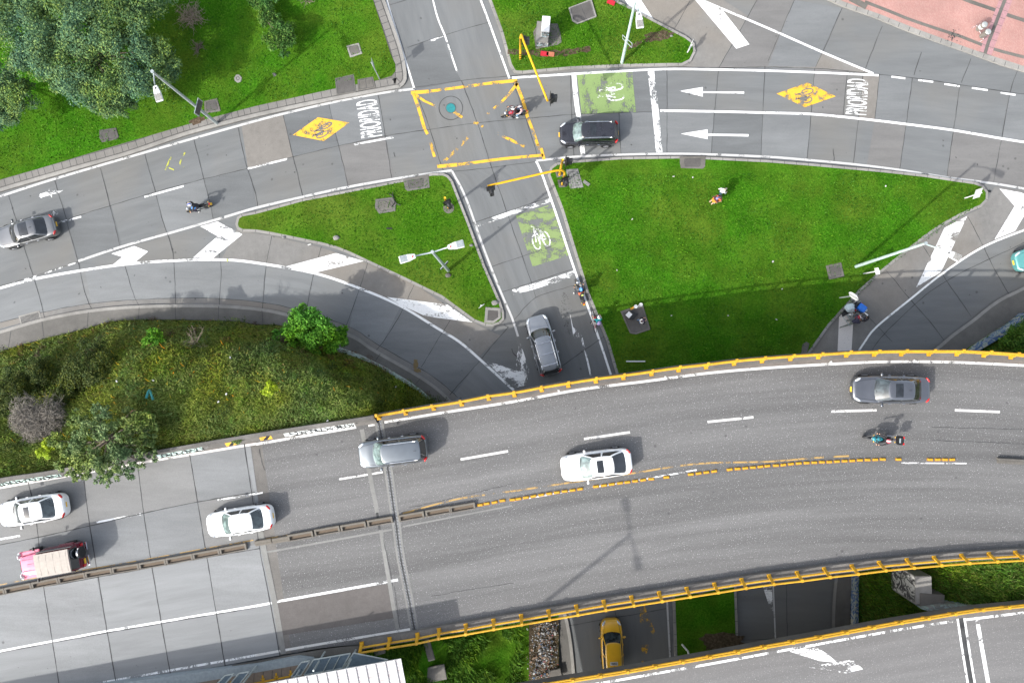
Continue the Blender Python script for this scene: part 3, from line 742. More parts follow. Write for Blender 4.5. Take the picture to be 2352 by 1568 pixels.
cover(T(1,1, 2110,1250,2250,1260,2250,1350,2180,1400,2098,1395), 'pale cover at the bottom tip of the triangular lawn', 'kerb', lidmat='darkslab', lid=.62, group=GRP)
cover(T(2,0, 1535,1440,1775,1435,1770,1535,1750,1555,1545,1550,1535,1500), 'wide cover let into the top kerb of the big lawn', 'dirtyslab', lidmat='darkslab', lid=.6, h=.17, group=GRP)
cover([(1299,390),(1327,388),(1340,431),(1309,434)], 'rectangular pale cover of two lids beside the striped signal posts', 'strip', lid=.7, split=True, h=.19, group=GRP)
cover([(1274,392),(1291,390),(1293,405),(1279,409)], 'small square footing under the shorter striped signal post', 'dirtyslab', lid=.5, lidmat='darkslab', group=GRP)
cover([(1280,414),(1297,413),(1301,430),(1284,431)], 'stained square footing under the arched striped signal pole', 'dirtyslab', lid=.5, lidmat='darkslab', group=GRP)
cover([(1424,714.5),(1475,698),(1493,756),(1460,767),(1446,765)], 'large dark slab carrying a person and bag in the big lawn', 'dirtyslab', lidmat='darkslab', lid=.82, split=True, h=.25, group=GRP)
cover(T(3,1, 522,872,662,842,692,970,552,1000), 'dark square cover near the tall pale green lamp post', 'dirtyslab', lidmat='darkslab', lid=.66, group=GRP)
cover([(1841,790),(1850,784),(1857,788),(1850,815),(1838,812)], 'broken concrete cover at the lawn edge by the bridge', 'dirtyslab', lid=0, group=GRP)
cover([(540,180),(545,173),(552,173),(558,180),(556,189),(548,192),(541,187)], 'round grey cover in the upper left lawn', 'kerb', lid=.4, group=GRP)
cover([(627,170),(634,169),(637,175),(631,178)], 'tiny pale box lid in the upper left lawn', 'strip', lid=.6, group=GRP)
cover([(1593,1344),(1633,1340),(1632,1352),(1608,1362),(1596,1358)], 'cracked slab in the shaded grass between the two bridges', 'dirtyslab', lid=0, group=GRP)

# ================================================================== BRIDGE, HIGHWAY, RAMP
ZD = 6.6
railN = [(866,956),(928,945),(993,934),(1058,924),(1121,911),(1181,903),(1244,891),(1306,881),(1370,871),(1434,863),(1499,854),(1562,845),(1626,838),(1691,830),(1756,824),(1822,819),(1887,815),(1952,811),(2017,809),(2080,808),(2144,808),(2209,808),(2272,811),(2335,815)]
railS = [(829,1487),(893.5,1476),(958,1466),(1008,1455),(1070,1445),(1134,1433.5),(1198,1423),(1261.5,1412),(1325.5,1401),(1389,1390),(1453,1380),(1517,1370),(1581,1360),(1645,1350),(1708,1340),(1771.5,1331),(1836,1323.5),(1899,1315),(1963,1308),(2026,1300),(2090,1294),(2153,1288.5),(2216.5,1283.5),(2280,1280),(2341,1276.5)]
rail2 = [(1252,1574),(1316,1563.5),(1380,1553.5),(1442,1543.5),(1506,1532),(1568.5,1521),(1631,1510),(1695,1498.5),(1756,1487),(1820,1476),(1883,1465),(1944,1453.5),(2006,1442),(2068,1431),(2130,1421),(2191.5,1411),(2254,1402),(2314,1396),(2375,1390)]
ZR = 7.45
def xy(pts, z): return [Vector((*G(p[0], p[1], z).xy, 0)) for p in pts]
N_rail = xy(railN+[(2400,821),(2480,832)], ZR); S_rail = xy(railS+[(2400,1273),(2480,1270)], 7.2)
barr = [(-140,1128),(0,1098),(125,1079),(350,1036),(588,995),(826,959)]
N_bar = xy(barr, 7.35)
N_all = N_bar+N_rail
S_left = xy([(-140,1630),(222,1579),(390,1549),(588,1513),(738,1487)], ZD)
S_all = S_left+S_rail
def cut(L, xa, xb):
    D = catmull(L, .8); return [p for p in D if xa <= p.x <= xb]
xj0, xj1 = G(588,1016,ZD).x, G(644,1500,ZD).x
HWY = structure(ribbon('highway', [Vector((xj0,0,0))]*0+cut(N_all, -60, xj0), cut(S_all, -60, xj1), ZD, M['pale'], 40, 16))
xl0, xl1 = G(555,1000,ZD).x, G(642,1500,ZD).x
DECK = structure(ribbon('bridge_road', cut(N_all, xj0, 60), cut(S_all, xj1, 60), ZD, M['asphalt'], 90, 16))
BR = thing('road_bridge', 'curved concrete highway bridge crossing over the lower street', 'bridge', (0,0,0))
def slab(name, Aa, Bb, z0, z1, mat, parent, n=70):
    PA, PB = catmull(Aa, 1, n), catmull(Bb, 1, n); b = MB()
    R = [[(*PA[i].xy, z1), (*PA[i].xy, z0), (*PB[i].xy, z0), (*PB[i].xy, z1)] for i in range(n)]
    V = [p for r in R for p in r]; F = []
    for i in range(n-1):
        for j in range(3): F.append((i*4+j, (i+1)*4+j, (i+1)*4+j+1, i*4+j+1))
    F += [(0,1,2,3), tuple(4*(n-1)+k for k in (3,2,1,0))]
    return b.add(V, F).build(name, mat, parent, fix=True)
xb = G(868,960,ZD).x
nb = cut(N_all, xb, 60); sb_ = cut(S_all, G(945,1462,ZD).x, 60)
slab('deck_slab', nb, sb_, 5.5, ZD-.005, M['parapet'], BR)
def rail_run(Rw, side, name, label, posts, zp0, zp1, zlow, zhigh, lean=.08, r=.07):
    """posts: world points of the post tops; side = +1 if outward is +y"""
    base = posts[0]
    th = thing(name, label, 'railing', (base.x, base.y, zp0))
    loc = lambda p, z: Vector((p.x-base.x, p.y-base.y, z-zp0))
    L = catmull(Rw, 1.0)
    n = len(L)
    def off(P, d):
        out = []
        for i in range(len(P)):
            t = (P[min(i+1, len(P)-1)]-P[max(i-1, 0)]).normalized(); out.append(P[i]+Vector((-t.y, t.x, 0))*d*side)
        return out
    b = MB(); b.tube([loc(p, zlow) for p in off(L, .0)], r, 8); b.build('rail', M['railyellow'], th, smooth=True)
    b = MB(); b.tube([loc(p, zhigh) for p in off(L, lean)], r, 8); b.build('rail', M['railyellow'], th, smooth=True)
    for i, p in enumerate(posts):
        q = min(range(n), key=lambda k: (L[k]-p).length); t = (L[min(q+1, n-1)]-L[max(q-1, 0)]).normalized(); o = Vector((-t.y, t.x, 0))*side
        a0, a1 = loc(p, zp0)-o*.16, loc(p, zhigh+.02)+o*(lean+.02)
        b = MB(); ax = (a1-a0).normalized(); w = Vector(t)
        nn = ax.cross(w).normalized()
        R = Matrix((w, nn, ax)).transposed()
        b.box((a0+a1)/2, (.19, .12, (a1-a0).length), R=R)
        b.box(a1+Vector((0,0,-.02))-o*.0, (.17, .20, .15), rz=math.atan2(t.y, t.x))
        b.box(a0+o*.02+Vector((0,0,.012)), (.30,.30,.024), rz=math.atan2(t.y, t.x))
        b.build('post', M['railyellow'], th, bevel=.012)
    return th
def edge_strip(L, d0, d1, z0, z1, mat, name, parent, side):
    P = catmull(L, .8); b = MB()
    A_, B2 = [], []
    for i in range(len(P)):
        t = (P[min(i+1, len(P)-1)]-P[max(i-1, 0)]).normalized(); o = Vector((-t.y, t.x, 0))*side
        A_.append(P[i]+o*d0); B2.append(P[i]+o*d1)
    V = []; F = []
    for a, c in zip(A_, B2): V += [(*a.xy, z0), (*a.xy, z1), (*c.xy, z1), (*c.xy, z0)]
    for i in range(len(P)-1):
        for j in range(3): F.append((4*i+j, 4*i+j+1, 4*i+5+j, 4*i+4+j))
    F += [(0,1,2,3), tuple(4*(len(P)-1)+k for k in (3,2,1,0))]
    return b.add(V, F).build(name, mat, parent, fix=True)
edge_strip(N_rail, -.32, .16, ZD-.01, ZD+.32, M['parapet'], 'parapet', BR, 1)
edge_strip(S_rail, -.40, .20, ZD-.01, ZD+.34, M['parapet'], 'parapet', BR, -1)
rail_run(N_rail, 1, 'bridge_railing', 'yellow two tube railing along the upper edge of the bridge', xy(railN, ZR), ZD+.32, 0, 7.10, 7.66)
rail_run(S_rail, -1, 'bridge_railing', 'yellow two tube railing along the lower edge of the bridge', xy(railS, 7.3), ZD+.34, 0, 7.14, 7.74)
# jersey barrier along the embankment
nbw = xy(barr+[(858,954)], 7.35)
P = catmull(nbw, .8); b = MB(); V = []; F = []
prof = [(.02, ZD-.3), (.02, ZD+.78), (-.17, ZD+.80), (-.30, ZD+.36), (-.56, ZD+.10), (-.58, ZD-.05)]
for i in range(len(P)):
    t = (P[min(i+1, len(P)-1)]-P[max(i-1, 0)]).normalized(); o = Vector((-t.y, t.x, 0))
    for d, z in prof: V.append((*(P[i]+o*d).xy, z))
k = len(prof)
for i in range(len(P)-1):
    for j in range(k-1): F.append((k*i+j, k*i+j+1, k*i+k+j+1, k*i+k+j))
F += [tuple(range(k)), tuple(k*(len(P)-1)+q for q in reversed(range(k)))]
jb = MB().add(V, F).build('road_barrier', M['parapet'], fix=True)
tag(jb, 'long grey concrete barrier with graffiti between highway and embankment', 'barrier')
# graffiti strokes on the sloped face (part of the barrier)
def on_bar(s, h):      # s metres from start index, h 0..1 up the slope
    i = max(1, min(len(P)-2, int(s))); t = (P[i+1]-P[i-1]).normalized(); o = Vector((-t.y, t.x, 0)); f = s-int(s)
    p = P[i].lerp(P[min(i+1, len(P)-1)], f); d = -.56+.26*h; z = ZD+.10+.26*h
    return Vector((*(p+o*(d-.006)).xy, z+.006))
gw = plain('graffiti_white', (.70,.74,.72), .6); gm = plain('graffiti_mint', (.50,.66,.60), .6)
def nearest(px, py): 
    w = G(px, py, 7.0); return min(range(len(P)), key=lambda i: (P[i].xy-w.xy).length)
def panel(px0, px1, mat, mat2, kind):
    i0, i1 = nearest(px0[0], px0[1]), nearest(px1[0], px1[1])
    b = MB(); s = i0
    while s < i1-1:
        b.grid([[on_bar(s+q*.25, .04), on_bar(s+q*.25, .96)] for q in range(5)]); s += 1
    b.build('graffiti_panel', mat, jb)
    b = MB(); s = float(i0)+.2
    while s < i1-1.2:
        if kind == 'stripe':
            b.add([on_bar(s, .05), on_bar(s+.35, .05), on_bar(s+.75, .95), on_bar(s+.40, .95)], [(0,1,2,3)]); s += .72
        else:
            L = random.uniform(.3, .8); pts = [on_bar(s+L*t+.15*math.sin(9*t), .5+.42*math.sin(t*6+s*3)) for t in np.linspace(0, 1, 9)]
            for a, c in zip(pts, pts[1:]):
                d = (c-a); wv = Vector((-d.y, d.x, 0)); wv = (wv.normalized() if wv.length > 1e-6 else Vector((0,1,0)))*.05
                b.add([a+wv, a-wv, c-wv, c+wv+Vector((0,0,.004))], [(0,1,2,3)])
            s += L*.75
    for q in range(len(b.v)): b.v[q] = (b.v[q][0], b.v[q][1], b.v[q][2]+.012)
    b.build('graffiti_mark', mat2, jb)
panel((0,1112), (160,1085), gm, M['black'], 'x'); panel((350,1048), (500,1020), gm, M['black'], 'x')
panel((505,1020), (560,1010), M['y0'], M['black'], 'stripe'); panel((590,1010), (640,1000), M['y0'], M['black'], 'stripe')
panel((640,1000), (828,972), gw, M['black'], 'x')
t = NT('ribbed_steel'); t.set(Roughness=.5, Metallic=.4); wv = t.n('ShaderNodeTexWave', bands_direction='Y'); wv.inputs['Scale'].default_value = 3.2; t.l(t.coord(), wv.inputs['Vector']); t.base(t.ramp(wv.outputs[1], [(.35,(.03,.03,.032)),(.6,(.30,.31,.32))])); M['comb'] = t.mat
# deck markings
ZM = ZD+.006
def dlines(name, L, mat, z=ZM, parent=None):
    bb = MB()
    for Pp, w in L: bb.strip(catmull(A2(Pp, ZD), .6), w*.88*(H-ZD)/H/SC, z)
    return bb.build(name, mat, parent or DECK)
M['dust'] = concrete('dusty_gutter', (.30,.265,.235), stain=.25, fine=.2, spots=False)
dlines('gutter', [([(880,962),(1003,942),(1176,914),(1331,886),(1489,865),(1626,847),(1764,835),(1914,826),(2039,821),(2189,822),(2380,831)], 13)], M['dust'], ZM-.003)
dlines('gutter', [([(598,1008),(705,991),(820,972)], 12)], M['dust'], ZM-.003)
dlines('gutter', [([(-20,1114),(0,1111),(125,1089),(357,1049),(590,1010)], 12)], M['dust'], ZM-.003, HWY)
dlines('edge_line', [([(588,1019),(705,999),(818,980)], 6.5), ([(883,969),(1003,949),(1176,922),(1331,894),(1489,874),(1626,856),(1764,844),(1914,835),(2039,830),(2189,831),(2380,840)], 6.5), ([(846,977),(872,972)], 5)], M['wd'])
dlines('edge_line', [([(-20,1123),(0,1119),(125,1097),(357,1056),(588,1018)], 6)], M['wpink'], parent=HWY)
dlines('edge_line', [([(200,1572),(390,1538),(588,1503)], 6)], M['wv2'], parent=HWY)
dlines('edge_line', [([(588,1503),(738,1477),(945,1443)], 6.5)], M['wd'])
dlines('lane_line', [([(-20,1498),(0,1494),(246,1448),(588,1390),(625,1382)], 6.2)], M['w0'], parent=HWY)
dlines('lane_line', [([(625,1382),(760,1358),(914,1330)], 6.5)], M['w1'])
dlines('lane_dash', [([(1058,1054),(1167,1035)], 6), ([(1341.5,1007),(1447,991.5)], 6), ([(1625,968),(1730.5,957)], 6), ([(1909,944),(2013.5,941)], 6), ([(2193,941),(2296.5,945)], 6), ([(779,1099.5),(879,1083)], 5)], M['wd'])
dlines('lane_dash', [([(-10,1239),(46,1229)], 5), ([(222,1198),(324,1179)], 5), ([(500,1147),(603,1130)], 4.5)], M['w2'], parent=HWY)
dlines('median_line', [([(612,1236),(738,1213),(888,1186)], 3), ([(925,1178),(1050,1145),(1176,1127),(1316,1106),(1451,1086),(1601,1064),(1764,1059),(1876,1050),(1950,1046)], 4.5)], M['y3'], ZM+.002)
dlines('median_line', [([(-20,1346),(95,1323),(220,1303),(347,1281),(472,1258),(588,1238)], 3)], M['y3'], ZM+.002, HWY)
dlines('median_line', [([(1180,1149),(1316,1125),(1451,1104),(1600,1078)], 4), ([(2070,1062),(2220,1063)], 3), ], M['w2'], ZM+.002)
dlines('edge_strip', [([(600,1268),(640,1262),(900,1215)], 5), ([(925,1208),(1176,1160)], 4)], M['strip'], ZM+.002)
hj = [[(65,1106),(82,1185),(100,1342),(120,1468),(138,1585)], [(192,1090),(202,1176),(221,1298),(246,1448),(268,1575)], [(316,1066),(330,1176),(346,1281),(370,1426),(392,1548)], [(436,1043),(458,1176),(475,1276),(496,1403),(517,1528)],
      [(561,1018),(585,1176),(597,1262),(620,1378),(643,1505)], [(-20,1254),(108,1228),(220,1203),(330,1177),(457,1151),(575,1131),(583,1130)], [(-20,1366),(220,1325),(472,1279),(597,1258)], [(-20,1500),(0,1497),(246,1451.5),(588,1393.5)]]
bj = MB()
for Pp in hj: bj.strip(catmull(A2(Pp, ZD), .5), .06, ZM+.001, jit=.01)
bj.build('slab_joint', M['joint'], HWY)
M['pt0'] = concrete('highway_slab_grey', (.325,.338,.342), stain=.16, streak=(.15,.9,1)); M['pt1'] = concrete('highway_slab_pale', (.405,.42,.425), stain=.16, streak=(.15,.9,1)); M['pt2'] = concrete('highway_slab_dusty', (.335,.337,.33), stain=.16, streak=(.15,.9,1))
hN = [(-60,1125),(65,1106),(192,1090),(316,1066),(436,1043),(561,1018)]; hM = [(-45,1260),(82,1234),(206,1206),(330,1177),(457,1151),(583,1130)]; hD = [(-28,1366),(100,1342),(221,1320),(346,1293),(475,1270),(597,1248)]; hL = [(-8,1494),(120,1468),(246,1449),(370,1427),(496,1405),(622,1384)]; hS = [(10,1590),(138,1572),(266,1562),(390,1541),(515,1518),(643,1498)]
slabs([hN, hM, hD], [M['pt0'], M['pt0'], M['pt2']], ZD+.0035, ZD, HWY, 5, -1)
slabs([hD, hL], [M['pt1']], ZD+.004, ZD, HWY, 6, .25); slabs([hL, hS], [M['pt1'], M['pt2'], M['pt2']], ZD+.004, ZD, HWY, 8, .3)
dlines('repair_strip', [([(831,985),(842,1040),(853,1109),(862,1150),(866,1176)], 11), ([(875,1216),(884,1278),(895,1341),(905,1400),(914,1445)], 10), ([(592,1180),(604,1250),(630,1378),(651,1500)], 14)], M['strip'], ZM+.001)
dlines('dark_repair', [([(866,1176),(872,1215)], 6)], M['joint'], ZM+.0012)
bb = MB(); bb.flat(A2([(633,1384),(892,1339),(906,1418),(646,1458)], ZD), ZM-.002); bb.build('asphalt_patch', M['brownpatch'], DECK)
bj = MB()
for Pp in ([(596,1030),(601,1060),(608,1080)], [(940,1165),(1050,1140),(1176,1110)], [(905,1345),(912,1390),(918,1440)], [(879,1230),(892,1290),(903,1345)], [(990,1368),(1080,1352),(1180,1338)], [(1300,1120),(1180,1140)], [(2140,980),(2352,985)], [(2140,1010),(2352,1018)]):
    bj.strip(catmull(A2(Pp, ZD), .25), .03, ZM+.003, jit=.03)
bj.build('crack', M['joint'], DECK)
# expansion joint of the bridge
ej = [(868,958),(878,1010),(892,1079),(905,1170),(910,1200),(920,1276),(938,1366),(953,1450)]
E = thing('expansion_joint', 'dark ribbed steel expansion joint across the bridge roadway', 'expansion joint', (0,0,ZD))
b = MB()
for o_ in (-7.5, 7.5): b.strip(catmull(A2([(p[0]+o_, p[1]) for p in ej], ZD), .6), 5*.87/SC, .012)
b.build('concrete_nosing', M['strip'], E)
b = MB(); b.strip(catmull(A2(ej, ZD), .6), 10*.87/SC, .010); b.build('steel_seal', M['joint'], E)
b = MB()
for dx, w_ in ((.10,.09),(-.10,.06)):
    b = MB(); b.strip(catmull(A2([(p[0]+dx*34, p[1]) for p in ej], ZD), .12), w_, .016, jit=.012); b.build('steel_comb', M['comb'], E)
# median: precast blocks, then yellow lane delineators
c0 = [(-22,1356),(40,1346)]
ML = [(-25,1362),(95,1338),(220,1314),(347,1293),(472,1270),(597,1246)]
def block(px, py, dx, dy, L, label, group):
    r = thing('median_block', label, 'kerb block', G(px, py, ZD), ang(dx, dy), group=group)
    b = MB(); l, w, h = L, .46, .24
    b.box((0, w/2-.07, h/2), (l,.14,h)); b.box((0,-w/2+.03, h*.35), (l,.06,h*.7)); b.box((l/2-.07,-.02,h*.45), (.14,w-.18,h*.9)); b.box((-l/2+.07,-.02,h*.45), (.14,w-.18,h*.9))
    b.build('frame', M['median'], r, bevel=.02)
    b = MB(); b.box((0,-.02,.03), (l-.28,w-.19,.06)); b.build('recess_floor', M['trough'], r)
    return r
mb_group = 'concrete median blocks with a recess'
line = catmull([Vector((p[0], p[1], 0)) for p in ML], 2)
d = 14; acc = 0
def at_dist(Ln, s):
    for a, c in zip(Ln, Ln[1:]):
        l = (c-a).length
        if s <= l: return a.lerp(c, s/l), (c-a).normalized()
        s -= l
    return Ln[-1], (Ln[-1]-Ln[-2]).normalized()
for k in range(10):
    p, t = at_dist(line, 10+k*62.5); block(p.x, p.y, t.x, t.y, 1.82, 'brownish concrete median block on the pale left carriageway, in the row beside the pink jeep', mb_group)
for (x, y) in [(692,1228),(753,1216),(813,1206),(874,1195),(946,1183),(1007,1172),(1063,1163)]:
    block(x, y, 62, -11, 1.72, 'weathered concrete median block on the dark bridge asphalt next to the expansion joint', mb_group)
dl = [(1103,1158),(1118,1155),(1136,1152),(1154,1148)]
dl += T(2,2, 5,1448,60,1440,128,1428,197,1416,270,1404,343,1392,413,1381,485,1370,557,1361,626,1350,772,1327,845,1317,917,1306,993,1295,1060,1287,1132,1277,1205,1267,1280,1258,1418,1242,1643,1215,1714,1206,1785,1197,1857,1187,2000,1171,2072,1164,2143,1158,2213,1152,2282,1145,2345,1138)
dl += T(3,2, 72,1134,140,1128,210,1120,282,1114,354,1110,424,1107,494,1103,562,1101,632,1097,703,1093,772,1090,843,1085,913,1082,984,1080,1053,1077,1197,1078,1487,1080,1557,1080,1623,1080,1690,1080)
for i, (x, y) in enumerate(dl):
    if i == 0:
        proto = thing('lane_delineator', 'small yellow lane divider in the row along the centre of the bridge', 'lane divider', G(x, y, ZD), ang(15,-2), 'yellow lane dividers along the bridge median')
        b = MB(); b.add([(-.21,-.085,0),(.21,-.085,0),(.21,.085,0),(-.21,.085,0),(-.14,-.05,.11),(.14,-.05,.11),(.14,.06,.11),(-.14,.06,.11)], [(0,1,5,4),(1,2,6,5),(2,3,7,6),(3,0,4,7),(4,5,6,7)])
        b.build('body', M['railyellow'], proto, bevel=.008)
        b = MB(); b.box((-.19,0,.035), (.07,.12,.05)); b.box((0,-.09,.02), (.40,.03,.02)); b.build('end_face', plain('dusty_orange', (.33,.15,.03), .8), proto)
    else:
        j = max(1, i); nx, ny = (dl[min(i+1, len(dl)-1)][0]-dl[i-1][0], dl[min(i+1, len(dl)-1)][1]-dl[i-1][1])
        o = proto.copy(); COL.objects.link(o); o.location = G(x, y, ZD); o.rotation_euler = (0, 0, ang(nx, ny)+random.uniform(-.06,.06))
        for ch in list(proto.children):
            c = ch.copy(); COL.objects.link(c); c.parent = o
for x, y in ((606,1244),(646,1238)):
    r = thing('median_block', 'battered plain concrete median block with its recess broken away by the slab joint', 'kerb block', G(x, y, ZD), ang(62,-11), group='battered median blocks')
    b = MB(); b.box((0,.10,.09), (1.15,.22,.18)); b.box((0,-.08,.05), (1.15,.16,.10)); b.build('body', M['median'], r, bevel=.03)
db = thing('median_block', 'single dark grey concrete divider lying at the right end of the bridge median', 'kerb block', G(2319,1057,ZD), ang(60,3))
b = MB(); b.box((0,.09,.13), (1.8,.16,.26)); b.box((.02,-.1,.05), (1.75,.2,.1)); b.build('body', M['dirtyslab'], db, bevel=.02)
for (x, y) in ((809,1489),(829,1484),(845,1481)):
    r = thing('lane_delineator', 'dirty yellow lane divider lying by the lower railing end', 'lane divider', G(x, y, ZD), ang(15,-3), 'dirty lane dividers by the railing end')
    b = MB(); b.add([(-.19,-.09,0),(.19,-.09,0),(.19,.09,0),(-.19,.09,0),(-.13,-.05,.11),(.13,-.05,.11),(.13,.06,.11),(-.13,.06,.11)], [(0,1,5,4),(1,2,6,5),(2,3,7,6),(3,0,4,7),(4,5,6,7)]); b.build('body', M['trough'] if x > 840 else M['railyellow'], r, bevel=.008)
# south ramp
N2 = xy([(1100,1600)]+rail2+[(2480,1376)], ZR); S2 = [p+Vector((6,-30,0)) for p in N2]
NR2 = N2; N2 = [q_+Vector((.04,-.22,0)) for q_ in NR2]
RAMP = structure(ribbon('ramp_road', N2, S2, ZD+.001, M['asphalt2'], 70, 26))
R2 = thing('road_ramp', 'separate concrete ramp deck crossing the lower right corner', 'bridge', (0,0,0))
slab('deck_slab', N2, S2, 6.2, ZD-.005, M['parapet'], R2)
edge_strip(N2, -.30, .10, ZD-.01, ZD+.34, M['parapet'], 'parapet', R2, 1)
edge_strip(N2, .105, .13, ZD-.40, ZD+.18, M['dirtyslab'], 'fascia', R2, 1)
rail_run(NR2, 1, 'bridge_railing', 'yellow two tube railing along the ramp in the lower right corner', xy(rail2, ZR), ZD+.34, 0, 7.16, 7.66, lean=.12)
L = xy([(1100,1612),(1253,1587),(1380,1567),(1506,1545),(1631,1523),(1756,1500),(1883,1477),(2006,1455),(2130,1434),(2200,1424),(2354,1405)], ZD)
bb = MB(); bb.strip(catmull(L, .7), .16, ZM); bb.build('edge_line', M['wv2'], RAMP)
bb = MB()
for Pp in ([(1809,1493),(1870,1481),(1900,1500),(1924,1520),(1882,1516),(1850,1506)], [(1858,1531),(1900,1522),(1960,1513),(1982,1535),(1940,1545),(1895,1536)]): bb.flat(A2(Pp, ZD), ZM)
bb.build('arrow', M['w2'], RAMP)
E2 = thing('expansion_joint', 'dark expansion joint between pale strips across the lower right ramp', 'expansion joint', (0,0,ZD))
e2 = [(2207,1418),(2218,1490),(2233,1580)]
b = MB()
for o_ in (-8, 8): b.strip(catmull(A2([(p[0]+o_, p[1]) for p in e2], ZD), .6), 5*.87/SC, .008)
b.strip(catmull(A2([(2243,1415),(2256,1490),(2272,1580)], ZD), .6), 9*.87/SC, .008); b.build('concrete_nosing', M['w1'], E2)
b = MB(); b.strip(catmull(A2(e2, ZD), .6), 10*.87/SC, .0085); b.build('steel_seal', M['joint'], E2)
# abutment and retaining works under the left half
ab = MB()
ab.prism([tuple(p.xy) for p in catmull(N_all, 1.0) if -60 < p.x < xb-.3]+[tuple(p.xy) for p in reversed([q for q in catmull(S_all, 1.0) if -60 < q.x < G(940,1462,ZD).x])], -.05, ZD-.012)
tag(ab.build('abutment', M['parapet']), 'solid concrete abutment carrying the left end of the bridge', 'abutment')
for i, (px, py) in enumerate(((1330,1040),(1370,1250),(1900,1010),(1935,1200))):
    p = G(px, py, 0); b = MB(); b.lathe([(.55,-.05),(.55,4.9),(.9,5.5)], (p.x, p.y, 0), 20); b.build('pier', M['parapet'], BR)

# ================================================================== EMBANKMENTS
from mathutils import noise as mnoise
def slope(name, top, bot, mat, n=120, m=40, amp=.25, prof=lambda v: v):
    """top / bot: (px,py,z) photo points of the two long edges"""
    TP, BP = catmull([Vector(p) for p in top], 8, n), catmull([Vector(p) for p in bot], 8, n)
    rows = []
    for i in range(n):
        r = []
        for j in range(m+1):
            v = j/m; q = TP[i].lerp(BP[i], v); z = TP[i].z+(BP[i].z-TP[i].z)*(prof(v, i/(n-1)) if prof.__code__.co_argcount == 2 else prof(v))
            w = G(q.x, q.y, z); e = min(1, v*8, (1-v)*8)
            w.z += e*amp*(mnoise.noise(Vector((w.x*.55, w.y*.55, 1)))+.5*mnoise.noise(Vector((w.x*1.7, w.y*1.7, 4))))
            r.append(w)
        rows.append(r)
    o = MB().grid(rows).build(name, mat, smooth=True)
    me = o.data
    if me.polygons and sum(p.normal.z for p in me.polygons) < 0: me.flip_normals()
    return o, rows
bank_top = [(-140,858,.12),(0,808,.12),(75,785,.12),(188,757,.12),(288,735,.12),(525,737,.12),(588,745,.12),(660,750,.12),(778,801,.3),(838,823,.4),(913,862,.25),(1004,928,.1)]
bank_bot = [(-140,1127,6.9),(0,1097,6.9),(125,1078,6.9),(350,1035,6.9),(588,994,6.9),(740,972,6.85),(826,959,6.7),(856,955,6.2),(880,950,3.6),(920,943,1.6),(970,935,.5),(1012,931,.1)]
def bank_prof(v, u):
    k = min(1, max(0, (u-.16)/.26)); k = k*k*(3-2*k)
    e = 2.1+2.3*min(1, max(0, (u-.28)/.12))*min(1, max(0, (.84-u)/.12))
    return (1-k)*v**1.1+k*(1-(1-v)**e)
bo, bank = slope('embankment', bank_top, bank_bot, M['rough'], prof=bank_prof)
structure(bo)
def blades(name, rows, n, h, w, mats, seed=1, mask=None, droop=.6, parent=None, yaw=None):
    """long grass: n bent blades scattered over a grid of points, one mesh"""
    rg = np.random.default_rng(seed); Rr = np.array([[tuple(p) for p in r] for r in rows]); ni, nj = Rr.shape[:2]
    u = rg.random(n)*(ni-1.001); v = rg.random(n)*(nj-1.001); i = u.astype(int); j = v.astype(int); fu = (u-i)[:,None]; fv = (v-j)[:,None]
    p = Rr[i,j]*(1-fu)*(1-fv)+Rr[i+1,j]*fu*(1-fv)+Rr[i,j+1]*(1-fu)*fv+Rr[i+1,j+1]*fu*fv
    if mask is not None: k = mask(p, u/(ni-1), v/(nj-1), rg); p = p[k]; n = len(p)
    dens = np.array([mnoise.noise(Vector((q[0]*.5, q[1]*.5, 9))) for q in p])
    a = rg.random(n)*2*np.pi; 
    if yaw is not None: a = yaw+rg.normal(0, .7, n)
    d = np.stack([np.cos(a), np.sin(a), np.zeros(n)], 1); s = np.stack([-np.sin(a), np.cos(a), np.zeros(n)], 1)
    hh = (h*(.5+rg.random(n))*(1+.7*dens))[:,None]; ww = (w*(.6+.8*rg.random(n)))[:,None]; dr = droop*(.4+rg.random(n))[:,None]
    z = np.array([[0,0,1.]])
    p1 = p+z*hh*.65+d*hh*dr*.45; p2 = p+z*hh*.85+d*hh*dr*1.25
    V = np.stack([p-s*ww, p+s*ww, p1+s*ww*.8, p1-s*ww*.8, p2], 1).reshape(-1, 3)
    me = bpy.data.meshes.new(name); me.vertices.add(len(V)); me.vertices.foreach_set('co', V.ravel())
    b0 = np.arange(n)*5
    q = np.stack([b0, b0+1, b0+2, b0+3, b0+3, b0+2, b0+4], 1).ravel()
    me.loops.add(len(q)); me.loops.foreach_set('vertex_index', q)
    st = np.stack([np.arange(n)*7, np.arange(n)*7+4], 1).ravel(); tt = np.stack([np.full(n,4), np.full(n,3)], 1).ravel()
    me.polygons.add(2*n); me.polygons.foreach_set('loop_start', st); me.polygons.foreach_set('loop_total', tt)
    me.materials.append(mats); me.update(); me.validate()
    o = bpy.data.objects.new(name, me); COL.objects.link(o)
    if parent is not None: o.parent = parent
    return o
M['blade'] = leaf_mat('rough_grass_blades', (.060,.105,.016), (.155,.225,.038), (.31,.35,.095))
M['bladeg'] = leaf_mat('green_grass_blades', (.022,.065,.006), (.06,.155,.012), (.15,.26,.03))
M['flower'] = leaf_mat('small_flowers', (.55,.20,.01), (.65,.40,.02), (.55,.48,.05))
M['weed'] = leaf_mat('weed_leaves', (.04,.08,.016), (.095,.14,.03), (.17,.13,.045))
tag(blades('rough_grass', bank, 70000, .26, .014, M['blade'], 3), 'long rough olive grass covering the left embankment', 'grass', kind='stuff')
tag(blades('weeds', bank, 9000, .20, .06, M['weed'], 5, mask=lambda p, u, v, rg: (v < .5)), 'low brownish green weeds on the upper left embankment', 'weeds', kind='stuff')
